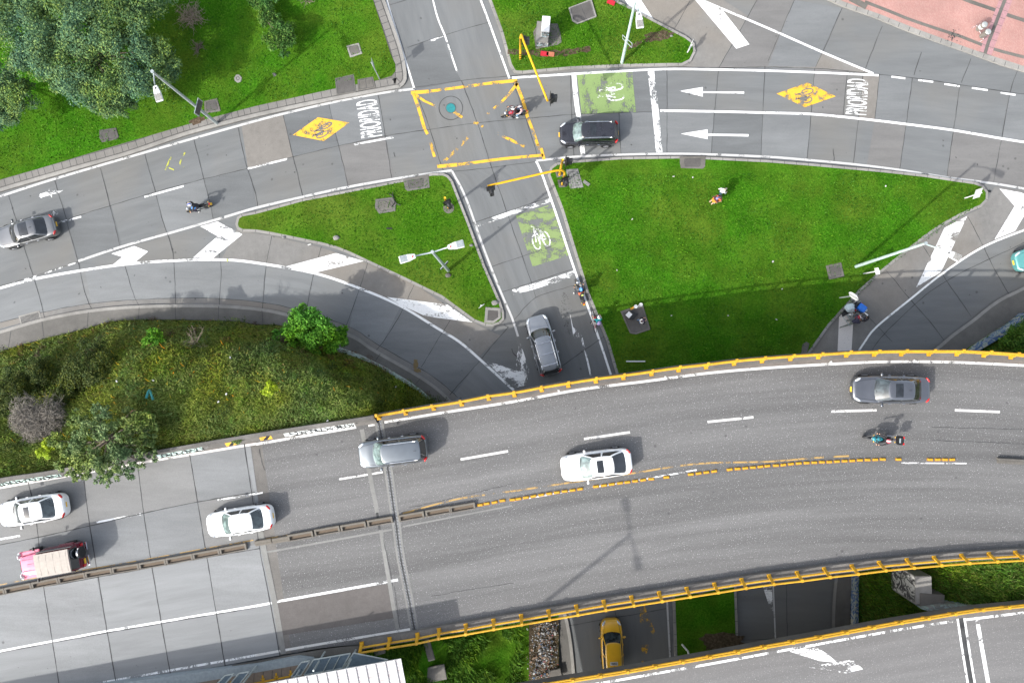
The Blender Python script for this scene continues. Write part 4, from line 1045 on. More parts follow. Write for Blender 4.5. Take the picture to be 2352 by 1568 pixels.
tag(blades('wild_flowers', bank, 900, .30, .018, M['flower'], 6, mask=lambda p, u, v, rg: rg.random(len(v)) < np.clip(1.1-np.abs(v-.4)*2, .1, 1)*np.clip(1.2-u, .1, 1)), 'scattered small orange and yellow flowers on the left embankment', 'flowers', kind='stuff')
M['weed2'] = leaf_mat('dark_weed_leaves', (.012,.030,.006), (.035,.065,.012), (.08,.10,.022)); M['weed3'] = leaf_mat('fresh_weed_leaves', (.035,.085,.008), (.085,.16,.016), (.17,.25,.035)); M['weed4'] = leaf_mat('brown_weed_leaves', (.04,.022,.014), (.095,.05,.03), (.13,.10,.045))
def undergrowth(name, label, n, mat, seed, r0, r1, test, per=70, size=.10):
    rs = random.Random(seed); cl = []
    while len(cl) < n:
        i, j = rs.randrange(len(bank)), rs.randrange(len(bank[0])); p = bank[i][j]; u, v = i/(len(bank)-1), j/(len(bank[0])-1)
        if abs(p.x) > 42 or not test(u, v, mnoise.noise(Vector((p.x*.35, p.y*.35, seed)))): continue
        cl.append((p.x+rs.uniform(-.3,.3), p.y+rs.uniform(-.3,.3), p.z+.05, rs.uniform(r0, r1)))
    rt = bpy.data.objects.new('tmp', None); o = leaves(name, cl, n*per, size, mat, rt, seed, 2.0); o.parent = None; bpy.data.objects.remove(rt); return tag(o, label, 'undergrowth', kind='stuff')
# sloped grass between the bridges
sg, sgr = slope('grass_slope', [(842,1478,6.2),(900,1468,5.3),(1000,1440,3.4),(1120,1410,1.5),(1215,1400,.6),(1284,1398,.15)], [(842,1700,6.2),(905,1700,5.0),(1000,1690,3.0),(1120,1680,1.3),(1215,1660,.5),(1284,1640,.15)], M['lawn'], 60, 40, .18)
structure(sg)
def patch_mask(p, u, v, rg):
    return np.array([mnoise.noise(Vector((q[0]*.45, q[1]*.45, 3))) > -.12 for q in p]) & (u < .80)
tag(blades('long_grass', sgr, 16000, .42, .024, M['bladeg'], 8, mask=patch_mask, yaw=-.9), 'long bright green grass beside the lower bridge railing', 'grass', kind='stuff')
eb, ebr = slope('embankment', [(1958,1250,.15),(1990,1240,.9),(2060,1230,2.4),(2150,1220,4.2),(2260,1210,5.4),(2480,1200,6.2)], [(1960,1500,.15),(1990,1490,.9),(2060,1470,2.2),(2150,1455,3.8),(2260,1440,5.2),(2480,1420,6.0)], M['rough'], 60, 40, .18)
structure(eb)
tag(blades('long_grass', ebr, 15000, .36, .022, M['bladeg'], 11), 'long grass on the slope between bridge and ramp at right', 'grass', kind='stuff')
tag(blades('dry_grass', ebr, 7000, .34, .022, M['blade'], 12, mask=lambda p, u, v, rg: u > .42), 'yellowish dry grass on the sunny slope at far right', 'grass', kind='stuff')
er, err = slope('embankment', [(2480,640,.2),(2352,716,.2),(2318,738,.2),(2256,778,.2),(2214,806,.2),(2160,872,.2)], [(2560,760,4),(2480,800,4),(2420,840,4.4),(2380,880,4.8),(2340,900,5),(2300,930,5)], M['rough'], 40, 30, .25)
structure(er)
tag(blades('long_grass', err, 7000, .34, .022, M['bladeg'], 14), 'long grass behind the graffiti wall at the right edge', 'grass', kind='stuff')
# lawn texture: short tufts
def lawn_tufts(name, poly, n, label, mat, h=.075, seed=1):
    P = A2(poly); xs = [p.x for p in P]; ys = [p.y for p in P]; x0, x1, y0, y1 = min(xs), max(xs), min(ys), max(ys)
    px = np.array(xs); py = np.array(ys)
    def inside(q):
        X, Y = q[:,0], q[:,1]; c = np.zeros(len(q), bool); j = len(px)-1
        for i in range(len(px)):
            k = ((py[i] > Y) != (py[j] > Y)) & (X < (px[j]-px[i])*(Y-py[i])/(py[j]-py[i]+1e-12)+px[i]); c ^= k; j = i
        return c & (np.abs(X) < 41) & (np.abs(Y) < 28)
    rows = [[(x, y, .15) for y in (y0, (y0+y1)/2, y1)] for x in (x0, (x0+x1)/2, x1)]
    return tag(blades(name, rows, n, h, .028, mat, seed, mask=lambda p, u, v, rg: inside(p), droop=.9), label, 'grass', kind='stuff')
M['lawnblade'] = leaf_mat('lawn_blades', (.014,.07,.002), (.034,.125,.003), (.09,.21,.016))
lawn_tufts('lawn_grass', [(1300,400),(2030,398),(2230,425),(2255,445),(2240,475),(2040,608),(1880,765),(1850,820),(1420,855),(1300,500)], 26000, 'short green grass blades on the big central lawn', M['lawnblade'], seed=21)
lawn_tufts('lawn_grass', [(565,510),(700,462),(900,422),(1015,406),(1070,510),(1140,690),(1110,735),(1010,672),(850,592),(720,550)], 9000, 'short grass blades on the triangular lawn', M['lawnblade'], seed=22)
lawn_tufts('lawn_grass', [(1130,-20),(1180,160),(1560,145),(1590,115),(1490,50),(1390,-20)], 7000, 'short grass blades on the top centre lawn', M['lawnblade'], seed=23)
lawn_tufts('lawn_grass', [(-20,-20),(-20,412),(230,342),(470,270),(765,198),(900,168),(890,120),(850,-20)], 16000, 'short grass blades on the upper left lawn', M['lawnblade'], seed=24)

# ================================================================== TREES AND SHRUBS
def leaves(name, cl, n, size, mat, parent, seed=1, aspect=2.0, up=.6, spread=1.0):
    """cl: clusters (x,y,z,r); n leaf faces spread in them, each its own island"""
    rg = np.random.default_rng(seed); C_ = np.array(cl); w = C_[:,3]**2; k = rg.choice(len(C_), n, p=w/w.sum())
    d = rg.normal(size=(n,3)); d /= np.linalg.norm(d, axis=1)[:,None]; d[:,2] = np.where(rg.random(n) < .75, np.abs(d[:,2]), d[:,2])
    r = C_[k,3][:,None]*(rg.random(n)[:,None]**.45)*spread
    p = C_[k,:3]+d*r*np.array([[1,1,.75]])
    nrm = d*.7+rg.normal(size=(n,3))*.55+np.array([[0,0,up]]); nrm /= np.linalg.norm(nrm, axis=1)[:,None]
    t = np.cross(nrm, rg.normal(size=(n,3))); t /= np.linalg.norm(t, axis=1)[:,None]; s = np.cross(nrm, t)
    L = (size*(.6+.8*rg.random(n)))[:,None]; W = L/aspect
    V = np.stack([p-t*L*.5, p+s*W*.5, p+t*L*.5, p-s*W*.5], 1).reshape(-1,3)
    me = bpy.data.meshes.new(name); me.vertices.add(4*n); me.vertices.foreach_set('co', V.ravel())
    me.loops.add(4*n); me.loops.foreach_set('vertex_index', np.arange(4*n)); me.polygons.add(n)
    me.polygons.foreach_set('loop_start', np.arange(n)*4); me.polygons.foreach_set('loop_total', np.full(n, 4))
    me.materials.append(mat); me.update(); me.validate()
    o = bpy.data.objects.new(name, me); COL.objects.link(o); o.parent = parent; return o
M['bark'] = plain('bark', (.16,.13,.10), .9, var=.3); M['deadwood'] = plain('dead_twigs', (.25,.20,.15), .9, var=.25); M['greytwig'] = plain('grey_twigs', (.165,.148,.125), .9, var=.25)
def tree(name, label, cat, base, lobes, nleaf, size, mat, seed=1, trunk=.16, per=14, group=None, aspect=2.2, sub=.42):
    """base: photo px of the foot + ground height; lobes: (px,py,z,radius m) seen on the photo"""
    bw = G(*base); th = thing(name, label, cat, bw, group=group); rs = random.Random(seed)
    cl = []; LB = []
    for (px, py, z, r) in lobes:
        c = G(px, py, z)-bw; LB.append((c, r))
        for k in range(per):
            d = Vector((rs.gauss(0,1), rs.gauss(0,1), abs(rs.gauss(0,.8))-.15)).normalized()
            q = c+Vector((d.x*r, d.y*r, d.z*r*.8))*rs.uniform(.45, 1.0); cl.append((q.x, q.y, q.z, r*sub*rs.uniform(.7,1.3)))
    b = MB()
    top = sum((c for c, r in LB), Vector())/len(LB); fork = Vector((top.x*.35, top.y*.35, max(.25, top.z*.42)))
    b.tube([(0,0,-.15), fork*.5+Vector((.05,.03,0)), fork], [trunk*1.25, trunk, trunk*.8], 8)
    for c, r in LB:
        b.tube([fork*.92, fork.lerp(c, .5)+Vector((rs.uniform(-.2,.2), rs.uniform(-.2,.2), .1)), c], [trunk*.6, trunk*.35, trunk*.12], 6)
        for q in range(4):
            e = Vector(rs.choice(cl)[:3])
            if (e-c).length < r*1.4: b.tube([c.lerp(fork, .25), (c+e)/2+Vector((0,0,.08)), e], [trunk*.2, trunk*.12, trunk*.04], 5)
    b.build('trunk', M['bark'], th, smooth=True)
    leaves('crown', cl, nleaf, size, mat, th, seed, aspect)
    return th
M['lf_blue'] = leaf_mat('blue_green_leaves', (.036,.085,.040), (.085,.165,.075), (.20,.29,.085))
M['lf_mid'] = leaf_mat('mid_green_leaves', (.020,.062,.010), (.05,.13,.022), (.13,.22,.045))
M['lf_bright'] = leaf_mat('bright_green_leaves', (.022,.085,.006), (.06,.19,.012), (.15,.34,.035))
M['lf_dark'] = leaf_mat('olive_leaves', (.014,.030,.006), (.040,.062,.012), (.12,.135,.03))
M['lf_grey'] = leaf_mat('grey_green_leaves', (.040,.078,.024), (.10,.155,.05), (.23,.29,.11))
M['lf_lime'] = leaf_mat('lime_leaves', (.14,.22,.01), (.25,.36,.02), (.40,.48,.05))
big = [(60,60,4.5,2.0),(130,30,5,2.0),(200,70,5.5,1.9),(120,120,5,1.9),(180,150,5,1.8),(80,130,4.2,1.6),(250,40,4.8,1.8),(310,60,4.6,1.7),(290,120,4.8,1.7),(340,120,4.2,1.3),(240,180,4.6,1.6),(300,190,4.2,1.5),(190,200,4.2,1.2),(260,225,3.6,1.3),(355,175,3.6,1.4),(385,150,3,1.2),(330,-10,4.5,1.8),(200,-20,5,2),(60,-20,4.5,2),(140,90,4.6,1.3),(235,235,3.2,1.0),(150,180,4.0,1.1),(20,20,4.2,1.8),(290,245,2.9,.8),(110,160,3.8,1.0)]
tree('tree', 'big blue green leafy tree in the upper left corner', 'tree', (230,130,.1), big, 95000, .155, M['lf_blue'], 31, .22, 16)
tree('tree', 'darker leafy tree cut off by the left edge of the upper lawn', 'tree', (10,210,.1), [(8,230,3.6,1.4),(45,230,3.2,1.2),(5,190,3.4,1.3),(30,260,2.8,1.1),(0,270,2.8,1.0),(55,205,2.8,.8)], 17000, .14, M['lf_blue'], 32, .15)
tree('shrub', 'rounded green shrub on the upper left lawn', 'shrub', (634,85,.1), [(625,45,1.3,.75),(645,70,1.5,.85),(630,95,1.5,.85),(660,95,1.2,.65),(650,118,1.0,.5),(612,30,1.0,.6),(600,10,.9,.6),(580,-5,.8,.6),(620,0,.9,.6)], 9000, .15, M['lf_mid'], 33, .09)
def twigs(name, label, cat, base, r, h, n, mat, seed, lean=(0,0), rad=.014, group=None, sub=3, soft=0):
    bw = G(*base); th = thing(name, label, cat, bw, group=group); rs = random.Random(seed); b = MB()
    for k in range(n):
        a = rs.uniform(0, 2*math.pi); e = rs.uniform(.15, 1); L = Vector((math.cos(a)*r*e+lean[0], math.sin(a)*r*e+lean[1], h*rs.uniform(.4, 1)*(1-.4*e)))
        m = L*.5+Vector((rs.uniform(-.15,.15), rs.uniform(-.15,.15), .15*h)); b.tube([(0,0,-.05), m, L], [rad*1.6, rad, rad*.35], 4)
        for q in range(sub):
            s_ = m.lerp(L, rs.uniform(0,.8)); e2 = s_+Vector((rs.uniform(-.5,.5)*r*.5, rs.uniform(-.5,.5)*r*.5, rs.uniform(-.05,.3)*h)); b.tube([s_, e2], [rad*.7, rad*.3], 4)
    b.build('branches', mat, th)
    if soft: leaves('fine_twigs', [(math.cos(a_)*r*.5*rs.random()+lean[0], math.sin(a_)*r*.5*rs.random()+lean[1], h*.45, r*.42) for a_ in [rs.uniform(0, 6.28) for _ in range(16)]], soft, .34, mat, th, seed, 11)
    return th
twigs('dead_shrub', 'brown leafless shrub on the upper left lawn near the big tree', 'dead shrub', (440,42,.1), 1.6, .9, 26, M['deadwood'], 1, soft=500)
twigs('dead_shrub', 'small dark dry bush below the brown leafless shrub', 'dead shrub', (456,110,.1), .8, .5, 34, M['bark'], 2)
twigs('dead_shrub', 'dry twiggy shrub at the top edge beside the rounded green shrub', 'dead shrub', (705,0,.1), .9, .6, 24, M['deadwood'], 3)
bz = lambda px, py: min(((p, i) for row in bank for i, p in enumerate(row)), key=lambda t: (t[0].xy-G(px, py, t[0].z).xy).length)[0].z
tree('tree', 'dense bright green tree at the top edge of the left embankment', 'tree', (722,800,bz(722,800)), [(700,730,3.4,.9),(720,760,3.8,1.2),(690,775,3.4,1.1),(660,775,3.0,.9),(750,755,3.4,1.0),(770,775,2.8,.8),(740,800,3.0,1.1),(700,810,2.8,1.1),(720,825,2.6,.7),(640,765,2.6,.4),(785,765,2.4,.5)], 17000, .22, M['lf_bright'], 34, .13, aspect=2.4)
tree('tree', 'loose grey green tree leaning over the highway barrier at lower left', 'tree', (250,1000,bz(250,1000)), [(200,1000,8.6,.9),(240,980,8.8,.9),(280,985,8.7,.8),(310,1000,8.5,.8),(330,960,8.2,.7),(290,1040,8.7,1.0),(240,1050,8.9,1.1),(190,1050,8.6,.9),(150,1070,8.2,.6),(220,1085,8.4,.6),(270,1085,8.3,.5),(320,1060,8.3,.5),(230,945,8.2,.7),(300,945,8.0,.5),(345,1020,8.0,.4),(130,1010,7.8,.6),(160,1030,8.3,.6),(180,960,8.0,.6),(350,985,8.0,.5),(300,1085,8.2,.45),(245,1105,8.1,.4),(180,1095,8.0,.45),(355,1045,8.0,.4)], 13000, .19, M['lf_grey'], 35, .13, per=13, aspect=2.6, sub=.36)
for k, (px, py, r, lab) in enumerate(((85,868,1.5,'dark olive round shrub, the left one of the pair on the embankment'),(203,848,1.95,'large dark olive round shrub above the grey leafless bush'),(25,905,1.5,'dark olive shrub at the left edge of the embankment'),(150,905,1.0,'small olive shrub tucked between the larger dark shrubs'))):
    z = bz(px, py); tree('shrub', lab, 'shrub', (px, py, z), [(px, py, z+r*1.0, r*.72),(px-r*16, py+r*7, z+r*.75, r*.55),(px+r*16, py-r*8, z+r*.8, r*.6),(px+r*7, py-r*20, z+r*.5, r*.55),(px-r*6, py+r*19, z+r*.5, r*.55)], int(5200*r), .13, M['lf_dark'], 40+k, .07, group='olive shrubs on the embankment')
twigs('dead_shrub', 'wide grey leafless bush on the embankment near the highway', 'dead shrub', (118,955,bz(118,955)), 2.5, 1.9, 110, M['greytwig'], 4, (-.3,-.1), .013, sub=6, soft=9000)
twigs('dead_shrub', 'pale dry branch shrub right of the small bright green bush', 'dead shrub', (448,790,bz(448,790)), 1.3, .5, 24, M['deadwood'], 5, (.2,.1), .016)
for px, py, r, mt, lab in ((350,782,1.0,'lf_bright','small bright green bush on the embankment beside the pale dry branches'),(620,893,.62,'lf_lime','yellow green little bush alone in the rough embankment grass'),(335,965,.7,'lf_bright','fresh green bush touching the tree that leans over the highway'),(545,1008,.35,'lf_grey','weed clump growing over the striped part of the barrier'),(105,1030,.7,'lf_lime','yellowish green bush below the grey leafless bush')):
    z = bz(px, py) if py < 1000 else 7.0
    tree('shrub', lab, 'shrub', (px, py, z), [(px, py, z+r*.5, r*.6),(px-r*14, py+r*8, z+r*.4, r*.5),(px+r*14, py-r*4, z+r*.4, r*.5),(px+r*2, py+r*16, z+r*.35, r*.45),(px+r*4, py-r*18, z+r*.35, r*.45)], int(2600*r), .15, M[mt], int(px), .05)
tree('shrub', 'dark green hedge like bush at the right edge behind the graffiti wall', 'shrub', (2345,775,1.2), [(2330,770,1.9,.8),(2350,755,1.9,.8),(2345,785,2.0,.8),(2370,770,2.0,1),(2310,785,1.7,.5),(2375,740,1.8,.8),(2365,795,2,.7)], 9000, .13, M['lf_mid'], 61, .08)
undergrowth('undergrowth', 'dark weedy undergrowth patches on the left embankment', 120, M['weed2'], 71, .25, .7, lambda u, v, q: q > .05 and v < .85)
undergrowth('undergrowth', 'fresh green weed patches on the left embankment', 130, M['weed3'], 72, .2, .55, lambda u, v, q: q > -.05)
undergrowth('undergrowth', 'reddish brown weed strip along the top of the left embankment', 60, M['weed4'], 73, .2, .5, lambda u, v, q: v < .22 and q > -.2)
# ================================================================== LOW WALLS
def wall(name, label, pts, w, z0, h0, h1, mat):
    P = catmull(A2(pts), .5); b = MB(); V = []; F = []; n = len(P)
    for i in range(n):
        t = (P[min(i+1,n-1)]-P[max(i-1,0)]); t.z = 0; t.normalize(); o = Vector((-t.y,t.x,0)); h = h0+(h1-h0)*i/(n-1)
        for d, z in ((w/2, z0), (w/2, h), (-w/2, h), (-w/2, z0)): V.append((*(P[i]+o*d).xy, z))
    for i in range(n-1):
        for j in range(3): F.append((4*i+j, 4*i+j+1, 4*i+5+j, 4*i+4+j))
    F += [(0,1,2,3), tuple(4*(n-1)+k for k in (3,2,1,0))]
    return tag(b.add(V, F).build(name, mat, fix=True), label, 'wall')
M['graf'] = None
def graffiti_mat(name, base, c1, c2, scale=1.6):
    t = NT(name); t.set(Roughness=.8); v = t.coord()
    n = t.noise(v, scale, 2, .5, 1.6); c = t.ramp(n, [(.40, base), (.44, c1), (.53, c1), (.56, c2), (.63, c2), (.66, base)], 'LINEAR')
    d = t.ramp(t.noise(v, 14, 3), [(.3, g3(.75)), (.7, g3(1.05))]); t.base(t.mix(1, c, d, 'MULTIPLY')); return t.mat
gbl = graffiti_mat('blue_graffiti', (.38,.39,.33), (.07,.13,.26), (.30,.36,.33)); gmt = graffiti_mat('faded_mint_graffiti', (.28,.29,.27), (.36,.46,.42), (.24,.25,.23), 1.1)
gwt = graffiti_mat('dark_line_graffiti', (.46,.46,.43), (.06,.06,.06), (.52,.52,.49), 1.3)
wall('retaining_wall', 'low retaining wall with faded mint graffiti by the lower left pavement', [(779,800),(838,822),(913,862),(960,893),(1000,927)], .26, -.05, 1.0, .3, gmt)
wall('retaining_wall', 'graffiti covered wall along the right hand pavement below the bush', [(2340,722),(2318,741),(2256,781),(2216,809),(2165,872)], .30, -.05, 1.3, .9, gbl)
wall('retaining_wall', 'low blue and yellow graffiti wall beside the underpass pavement', [(1958,1300),(1957,1400),(1956,1520)], .26, -.05, .75, .75, gbl)
ra = thing('abutment_block', 'grey graffiti concrete block in the grass between bridge and ramp', 'concrete block', G(2108,1345,2.6))
o = G(2108,1345,2.6); q = [G(x, y, 5.0) for x, y in ((2102,1322),(2140,1322),(2142,1386),(2102,1387))]
b = MB(); b.prism([(p.x-o.x, p.y-o.y) for p in q], -1.2, 2.4); b.build('block', M['kerb'], ra, bevel=.03)
b = MB(); p0, p3 = q[0]-o, q[3]-o
b.add([(p3.x-.006,p3.y+.1,-.8),(p0.x-.006,p0.y-.1,-.8),(p0.x-.006,p0.y-.1,2.34),(p3.x-.006,p3.y+.1,2.34)], [(0,1,2,3)]); b.build('graffiti_panel', gwt, ra)
b = MB(); q2 = [G(x, y, 4.6) for x, y in ((2104,1354),(2160,1358),(2158,1386),(2104,1388))]; b.prism([(p.x-o.x+.02, p.y-o.y-.05) for p in q2], -.9, 2.46); b.build('cap_slab', M['dirtyslab'], ra, bevel=.02)
wg = tag(MB().prism([tuple(G(x,y,5.2).xy) for x,y in ((2112,1394),(2160,1386),(2235,1388),(2252,1396),(2140,1404))], .5, 5.4).build('wing_wall', gmt), 'pale mint painted wing wall sloping beside the ramp railing', 'wall')
tag(MB().box(G(2116,1408,1.9), (1.0,.8,.3), .6).build('loose_slab', M['trough'], bevel=.03), 'loose brown slab lying below the concrete block', 'slab')

# ================================================================== BUS STATION (lower left)
st = thing('station', 'bus stop station with white ribbed roof and blue glass at the bottom edge', 'station', G(700,1560,6.2)); so = G(700,1560,6.2)
rel = lambda px, py, z: G(px, py, z)-so
b = MB(); b.prism([tuple(rel(x,y,6.2).xy) for x,y in ((-150,1640),(222,1590),(588,1524),(740,1495),(842,1484),(842,1760),(-150,1800))], -6.2, 0); b.build('base', M['moss'], st)
b = MB(); b.prism([tuple(rel(x,y,7.1).xy) for x,y in ((100,1595),(265,1568),(588,1526),(683,1508),(717,1512),(735,1530),(735,1700),(100,1750))], 0.005, .9); b.build('platform', plain('blue_grey_steel_deck', (.27,.31,.33), .5), st)
b = MB(); b.flat([rel(x,y,7.1) for x,y in ((420,1572),(588,1543),(683,1526),(760,1520),(760,1700),(420,1700))], .905); b.build('floor_tiles', plain('brown_floor_tile', (.20,.155,.12), .8), st)
b = MB()
for k in range(9): p, q = (500+k*21, 1560-k*3.7), (498+k*21, 1590-k*3.7); b.strip([rel(*p,7.1), rel(*q,7.1)], .03, .910)
b.build('tile_joint', M['joint'], st)
b = MB()
b.strip([rel(470,1590,7.1), rel(588,1567,7.1), rel(668,1551,7.1)], .12, .915)
for x, y in ((603,1556),(634,1551),(667,1545),(530,1570),(495,1578)): 
    for P in ([(x-2,y-7),(x+2,y-8),(x+3,y+1),(x-1,y+2)], [(x-5,y+1),(x+6,y-1),(x+2,y+9)]): b.flat([rel(*q,7.1) for q in P], .915)
b.build('yellow_marking', M['railyellow'], st)
zr = 9.8
R0 = [(920.5,1511.5),(-300,1735),(-270,1960),(965,1740)]; Rw = [rel(x,y,zr) for x,y in R0]
b = MB(); b.prism([tuple(p.xy) for p in Rw], zr-6.2-.10, zr-6.2); b.build('roof', None or plain('roof_edge', (.62,.62,.60), .5), st)
t = NT('weathered_white_roof'); t.set(Roughness=.5); v = t.coord('Object', (1,5,1)); n = t.ramp(t.noise(v, 1.6, 5, .7), [(.40, g3(0)), (.62, g3(1))]); t.base(t.mix(n, (.56,.54,.53), (.40,.35,.34))); M['roof'] = t.mat
b = MB(); c_ = sum(Rw, Vector())/4; b.flat([c_+(p-c_)*.995 for p in Rw], zr-6.2+.004); b.build('roof_sheet', M['roof'], st)
b = MB(); e0, e1 = Rw[0], Rw[1]; w0 = Rw[3]-Rw[0]; L = (e1-e0).length; nn = int(L/.62)
for k in range(nn):
    a = e0.lerp(e1, (k+.6)/nn); c = a+w0; m_ = (a+c)/2; dd = c-a; b.box((m_.x, m_.y, zr-6.2+.03), (dd.length*.985, .05, .06), math.atan2(dd.y, dd.x))
b.build('roof_rib', plain('roof_seam', (.40,.40,.39), .5), st)
def pane(P, z, name='glass_canopy'):
    Q = [rel(x, y, z) for x, y in P]; b = MB(); b.prism([tuple(p.xy) for p in Q], z-6.2-.03, z-6.2); b.build(name, M['glassb'], st)
    b = MB()
    for i in range(len(Q)): b.tube([Q[i], Q[(i+1) % len(Q)]], .045, 6)
    b.build('canopy_frame', M['steel'], st)
pane([(720,1513.5),(805,1499),(786,1533),(698,1549)], 8.4); pane([(812,1498),(891,1514),(850,1527),(789,1533)], 8.4); pane([(692,1520),(712,1516),(691,1549),(669,1553)], 8.4)
pane([(517,1550),(537,1546),(512,1574),(490,1578)], 8.4); pane([(549,1545),(572,1541),(548,1572),(524,1575)], 8.4)
b = MB(); b.tube([rel(760,1507,8.43), rel(742,1541,8.43)], .03, 6); b.tube([rel(782,1503,8.43), rel(764,1537,8.43)], .03, 6); b.build('canopy_bar', M['steel'], st)
for x, y in ((725,1530),(800,1525),(560,1565),(680,1550)):
    p = rel(x, y, 9.2); b = MB(); b.tube([(p.x,p.y,.9), (p.x,p.y,zr-6.2-.1)], .06, 8); b.build('column', M['steel'], st)
# kerb wall along lower highway edge
tag(wall('edge_wall', 'mossy low concrete edge along the lower side of the highway', [], .3, 0, 0, 0, M['moss']) if False else edge_strip(xy([(222,1583),(390,1552),(588,1516),(738,1490),(826,1480)], ZD), 0.0, .42, ZD-.01, ZD+.16, M['dirtyslab'], 'edge_kerb', None, -1), 'low concrete edge kerb along the lower side of the highway', 'kerb')
# high mast outside the picture whose shadow crosses the bridge
sh = Vector((272*.874/SC, -(1228-784)*.874/SC, 0)); hz = 24.0; Lh = (hz-ZD)/math.tan(SUN_EL)
mp = Vector((sh.x-SX*Lh, sh.y-SY*Lh, 0))
hm = thing('street_lamp', 'tall twin arm street lamp standing outside the lower left of the picture', 'street lamp', mp)
b = MB(); b.tube([(0,0,0),(0,0,hz*.5),(0,0,hz)], [.22,.17,.13], 12); b.build('pole', M['graypole'], hm, smooth=True)
for s in (1,-1):
    d = Vector((-.2,.98,0))*s; b = MB(); b.tube([Vector((0,0,hz)), Vector((0,0,hz+.1))+d*1.6], .06, 8); b.build('arm', M['graypole'], hm)
    b = MB(); b.box(Vector((0,0,hz+.1))+d*2.0, (.9,.5,.14), math.atan2(d.y, d.x)); b.build('lamp_head', M['whitemetal'], hm, bevel=.04)
# trash heap
b = MB(); ctr = []
cols = [plain('rag_white', (.42,.42,.40), .8), plain('rag_grey', (.12,.12,.12), .8), plain('rag_blue', (.07,.11,.18), .8), plain('rag_brown', (.22,.15,.1), .9), plain('rag_red', (.5,.06,.07), .8)]
rs = random.Random(5)
for k in range(1300):
    px, py = rs.gauss(1250, 15), rs.uniform(1428, 1562); px += (py-1490)*-.06
    if not 1208 < px < 1284: continue
    z = .35+max(0, (1284-px)/120)*.8+rs.uniform(0,.12); p = G(px, py, z); s = rs.choice((.025,.03,.04,.05,.06,.13 if rs.random() < .3 else .04))
    b.box(p, (s*rs.uniform(.7,1.8), s, s*.4), rs.uniform(0,3.1), rs.choice((0,0,1,1,1,2,3,3,3,4 if rs.random() < .3 else 1)))
tag(b.build('rubbish_heap', cols), 'heap of mixed rubbish on the bare ground beside the underpass', 'rubbish', kind='stuff')
sgz = lambda px, py: min((p for row in sgr for p in row), key=lambda p: (p.xy-G(px, py, p.z).xy).length).z
b = MB(); z = .35; b.grid([[G(x, y, sgz(x, y)+.16) for y in (1425,1450,1480,1510,1540,1566)] for x in (1215,1230,1245,1260,1275,1283)]); structure(b.build('bare_soil', M['dirt']))
for k, (x, y, l, w, a) in enumerate(((870,1489,.75,.75,.3),(985,1490,1.6,.5,-1.3),(1000,1545,1.5,1.1,.2),(1272,1548,1.2,.8,.2))):
    z = sgz(x, y); b = MB(); b.box(G(x, y, z+.30), (l, w, .14), a); tag(b.build('loose_slab', M['dirtyslab'], bevel=.03), ('round topped pale slab under the railing beside the station', 'narrow concrete slab in the grass under the railing', 'broken concrete piece near the station roof corner', 'flat slab at the foot of the rubbish heap')[k], 'slab')

# ================================================================== STREET FURNITURE
def lamp_head(name_parent, base, pos, dirv, mat, red=False):
    b = MB(); a = math.atan2(dirv.y, dirv.x); R = Matrix.Rotation(a, 3, 'Z'); p = Vector(pos)
    V = [(-.40,-.13,0),(.05,-.22,0),(.62,-.24,0),(.62,.24,0),(.05,.22,0),(-.40,.13,0)]
    b.prism([tuple((R @ Vector(v)+p).xy) for v in V], p.z-.07, p.z+.07)
    o = b.build('lamp_head', mat, name_parent, bevel=.03)
    b = MB()
    for k in range(7): q = R @ Vector((.16+k*.065,0,.085))+p; b.box(q, (.028,.40,.03), a)
    b.build('cooling_fins', M['dirtyslab'] if not red else M['steel'], o)
    b = MB(); q = R @ Vector((-.22,0,.08))+p; b.ell(q, (.06,.06,.05), 8, 6); b.build('sensor', M['red'] if red else M['black'], o)
def lamp(label, base, top, ztop, heads, mat, rad=(.125,.08), sign=None, bracket=False):
    """heads: photo px of the head middles"""
    bw = G(*base); tw = G(*top, ztop)-bw
    th = thing('street_lamp', label, 'street lamp', bw, group='street lamps')
    b = MB(); b.tube([(0,0,.02), tw*.5, tw], [rad[0], (rad[0]+rad[1])/2, rad[1]], 12); b.lathe([(rad[0]+.12,0),(rad[0]+.12,.05),(rad[0]+.04,.10)], n=12); b.build('pole', mat, th, smooth=False)
    b = MB(); b.lathe([(rad[1]+.03,-.02),(rad[1]+.03,.05)], tw, 12); b.build('cap', M['steel'], th)
    for (hx, hy) in heads:
        hp = G(hx, hy, ztop+.25)-bw; d = (hp-tw); d.z = 0; L = d.length; d.normalize()
        b = MB(); b.tube([tw+Vector((0,0,-.15)), tw+d*.5*L+Vector((0,0,.18)), tw+d*(L-.38)+Vector((0,0,.25))], .045, 8); b.build('arm', mat, th, smooth=True)
        lamp_head(th, bw, hp, d, M['whitemetal'], len(heads) > 1)
    if sign:
        sx, sy, sz, sa, sw, sh_ = sign; p = G(sx, sy, sz)-bw; b = MB(); b.box(p, (sw,.05,sh_), sa); so_ = b.build('sign_plate', M['steel'], th, bevel=.008)
        b = MB(); n = Vector((-math.sin(sa), math.cos(sa), 0)); b.box(p+n*(.032 if n.dot(-p-bw) > 0 else -.032), (sw*.86,.012,sh_*.86), sa); b.build('sign_face', M['darkslab'], so_)
    return th
lamp('grey street lamp on the paved edge of the upper left lawn', (500,284), (350,164), 9.3, [(361,211)], M['steel'], sign=(456,246,3.4,ang(8,-32),1.15,.75))
lamp('pale green street lamp at the edge of the top centre lawn', (1428,145), (1461,-6), 9.3, [(1468,42)], M['palegreen'])
b = None
lamp('double headed grey green street lamp in the triangular lawn', (1030,621), (993,578), 10.3, [(940,591),(1043,564)], M['graypole'], sign=(1020.5,609,2.6,ang(13,-14),.8,.55))
lamp('tall pale green street lamp leaning across the right edge of the big lawn', (1964,612), (2126,558), 9.3, [(2185,584)], M['palegreen'])
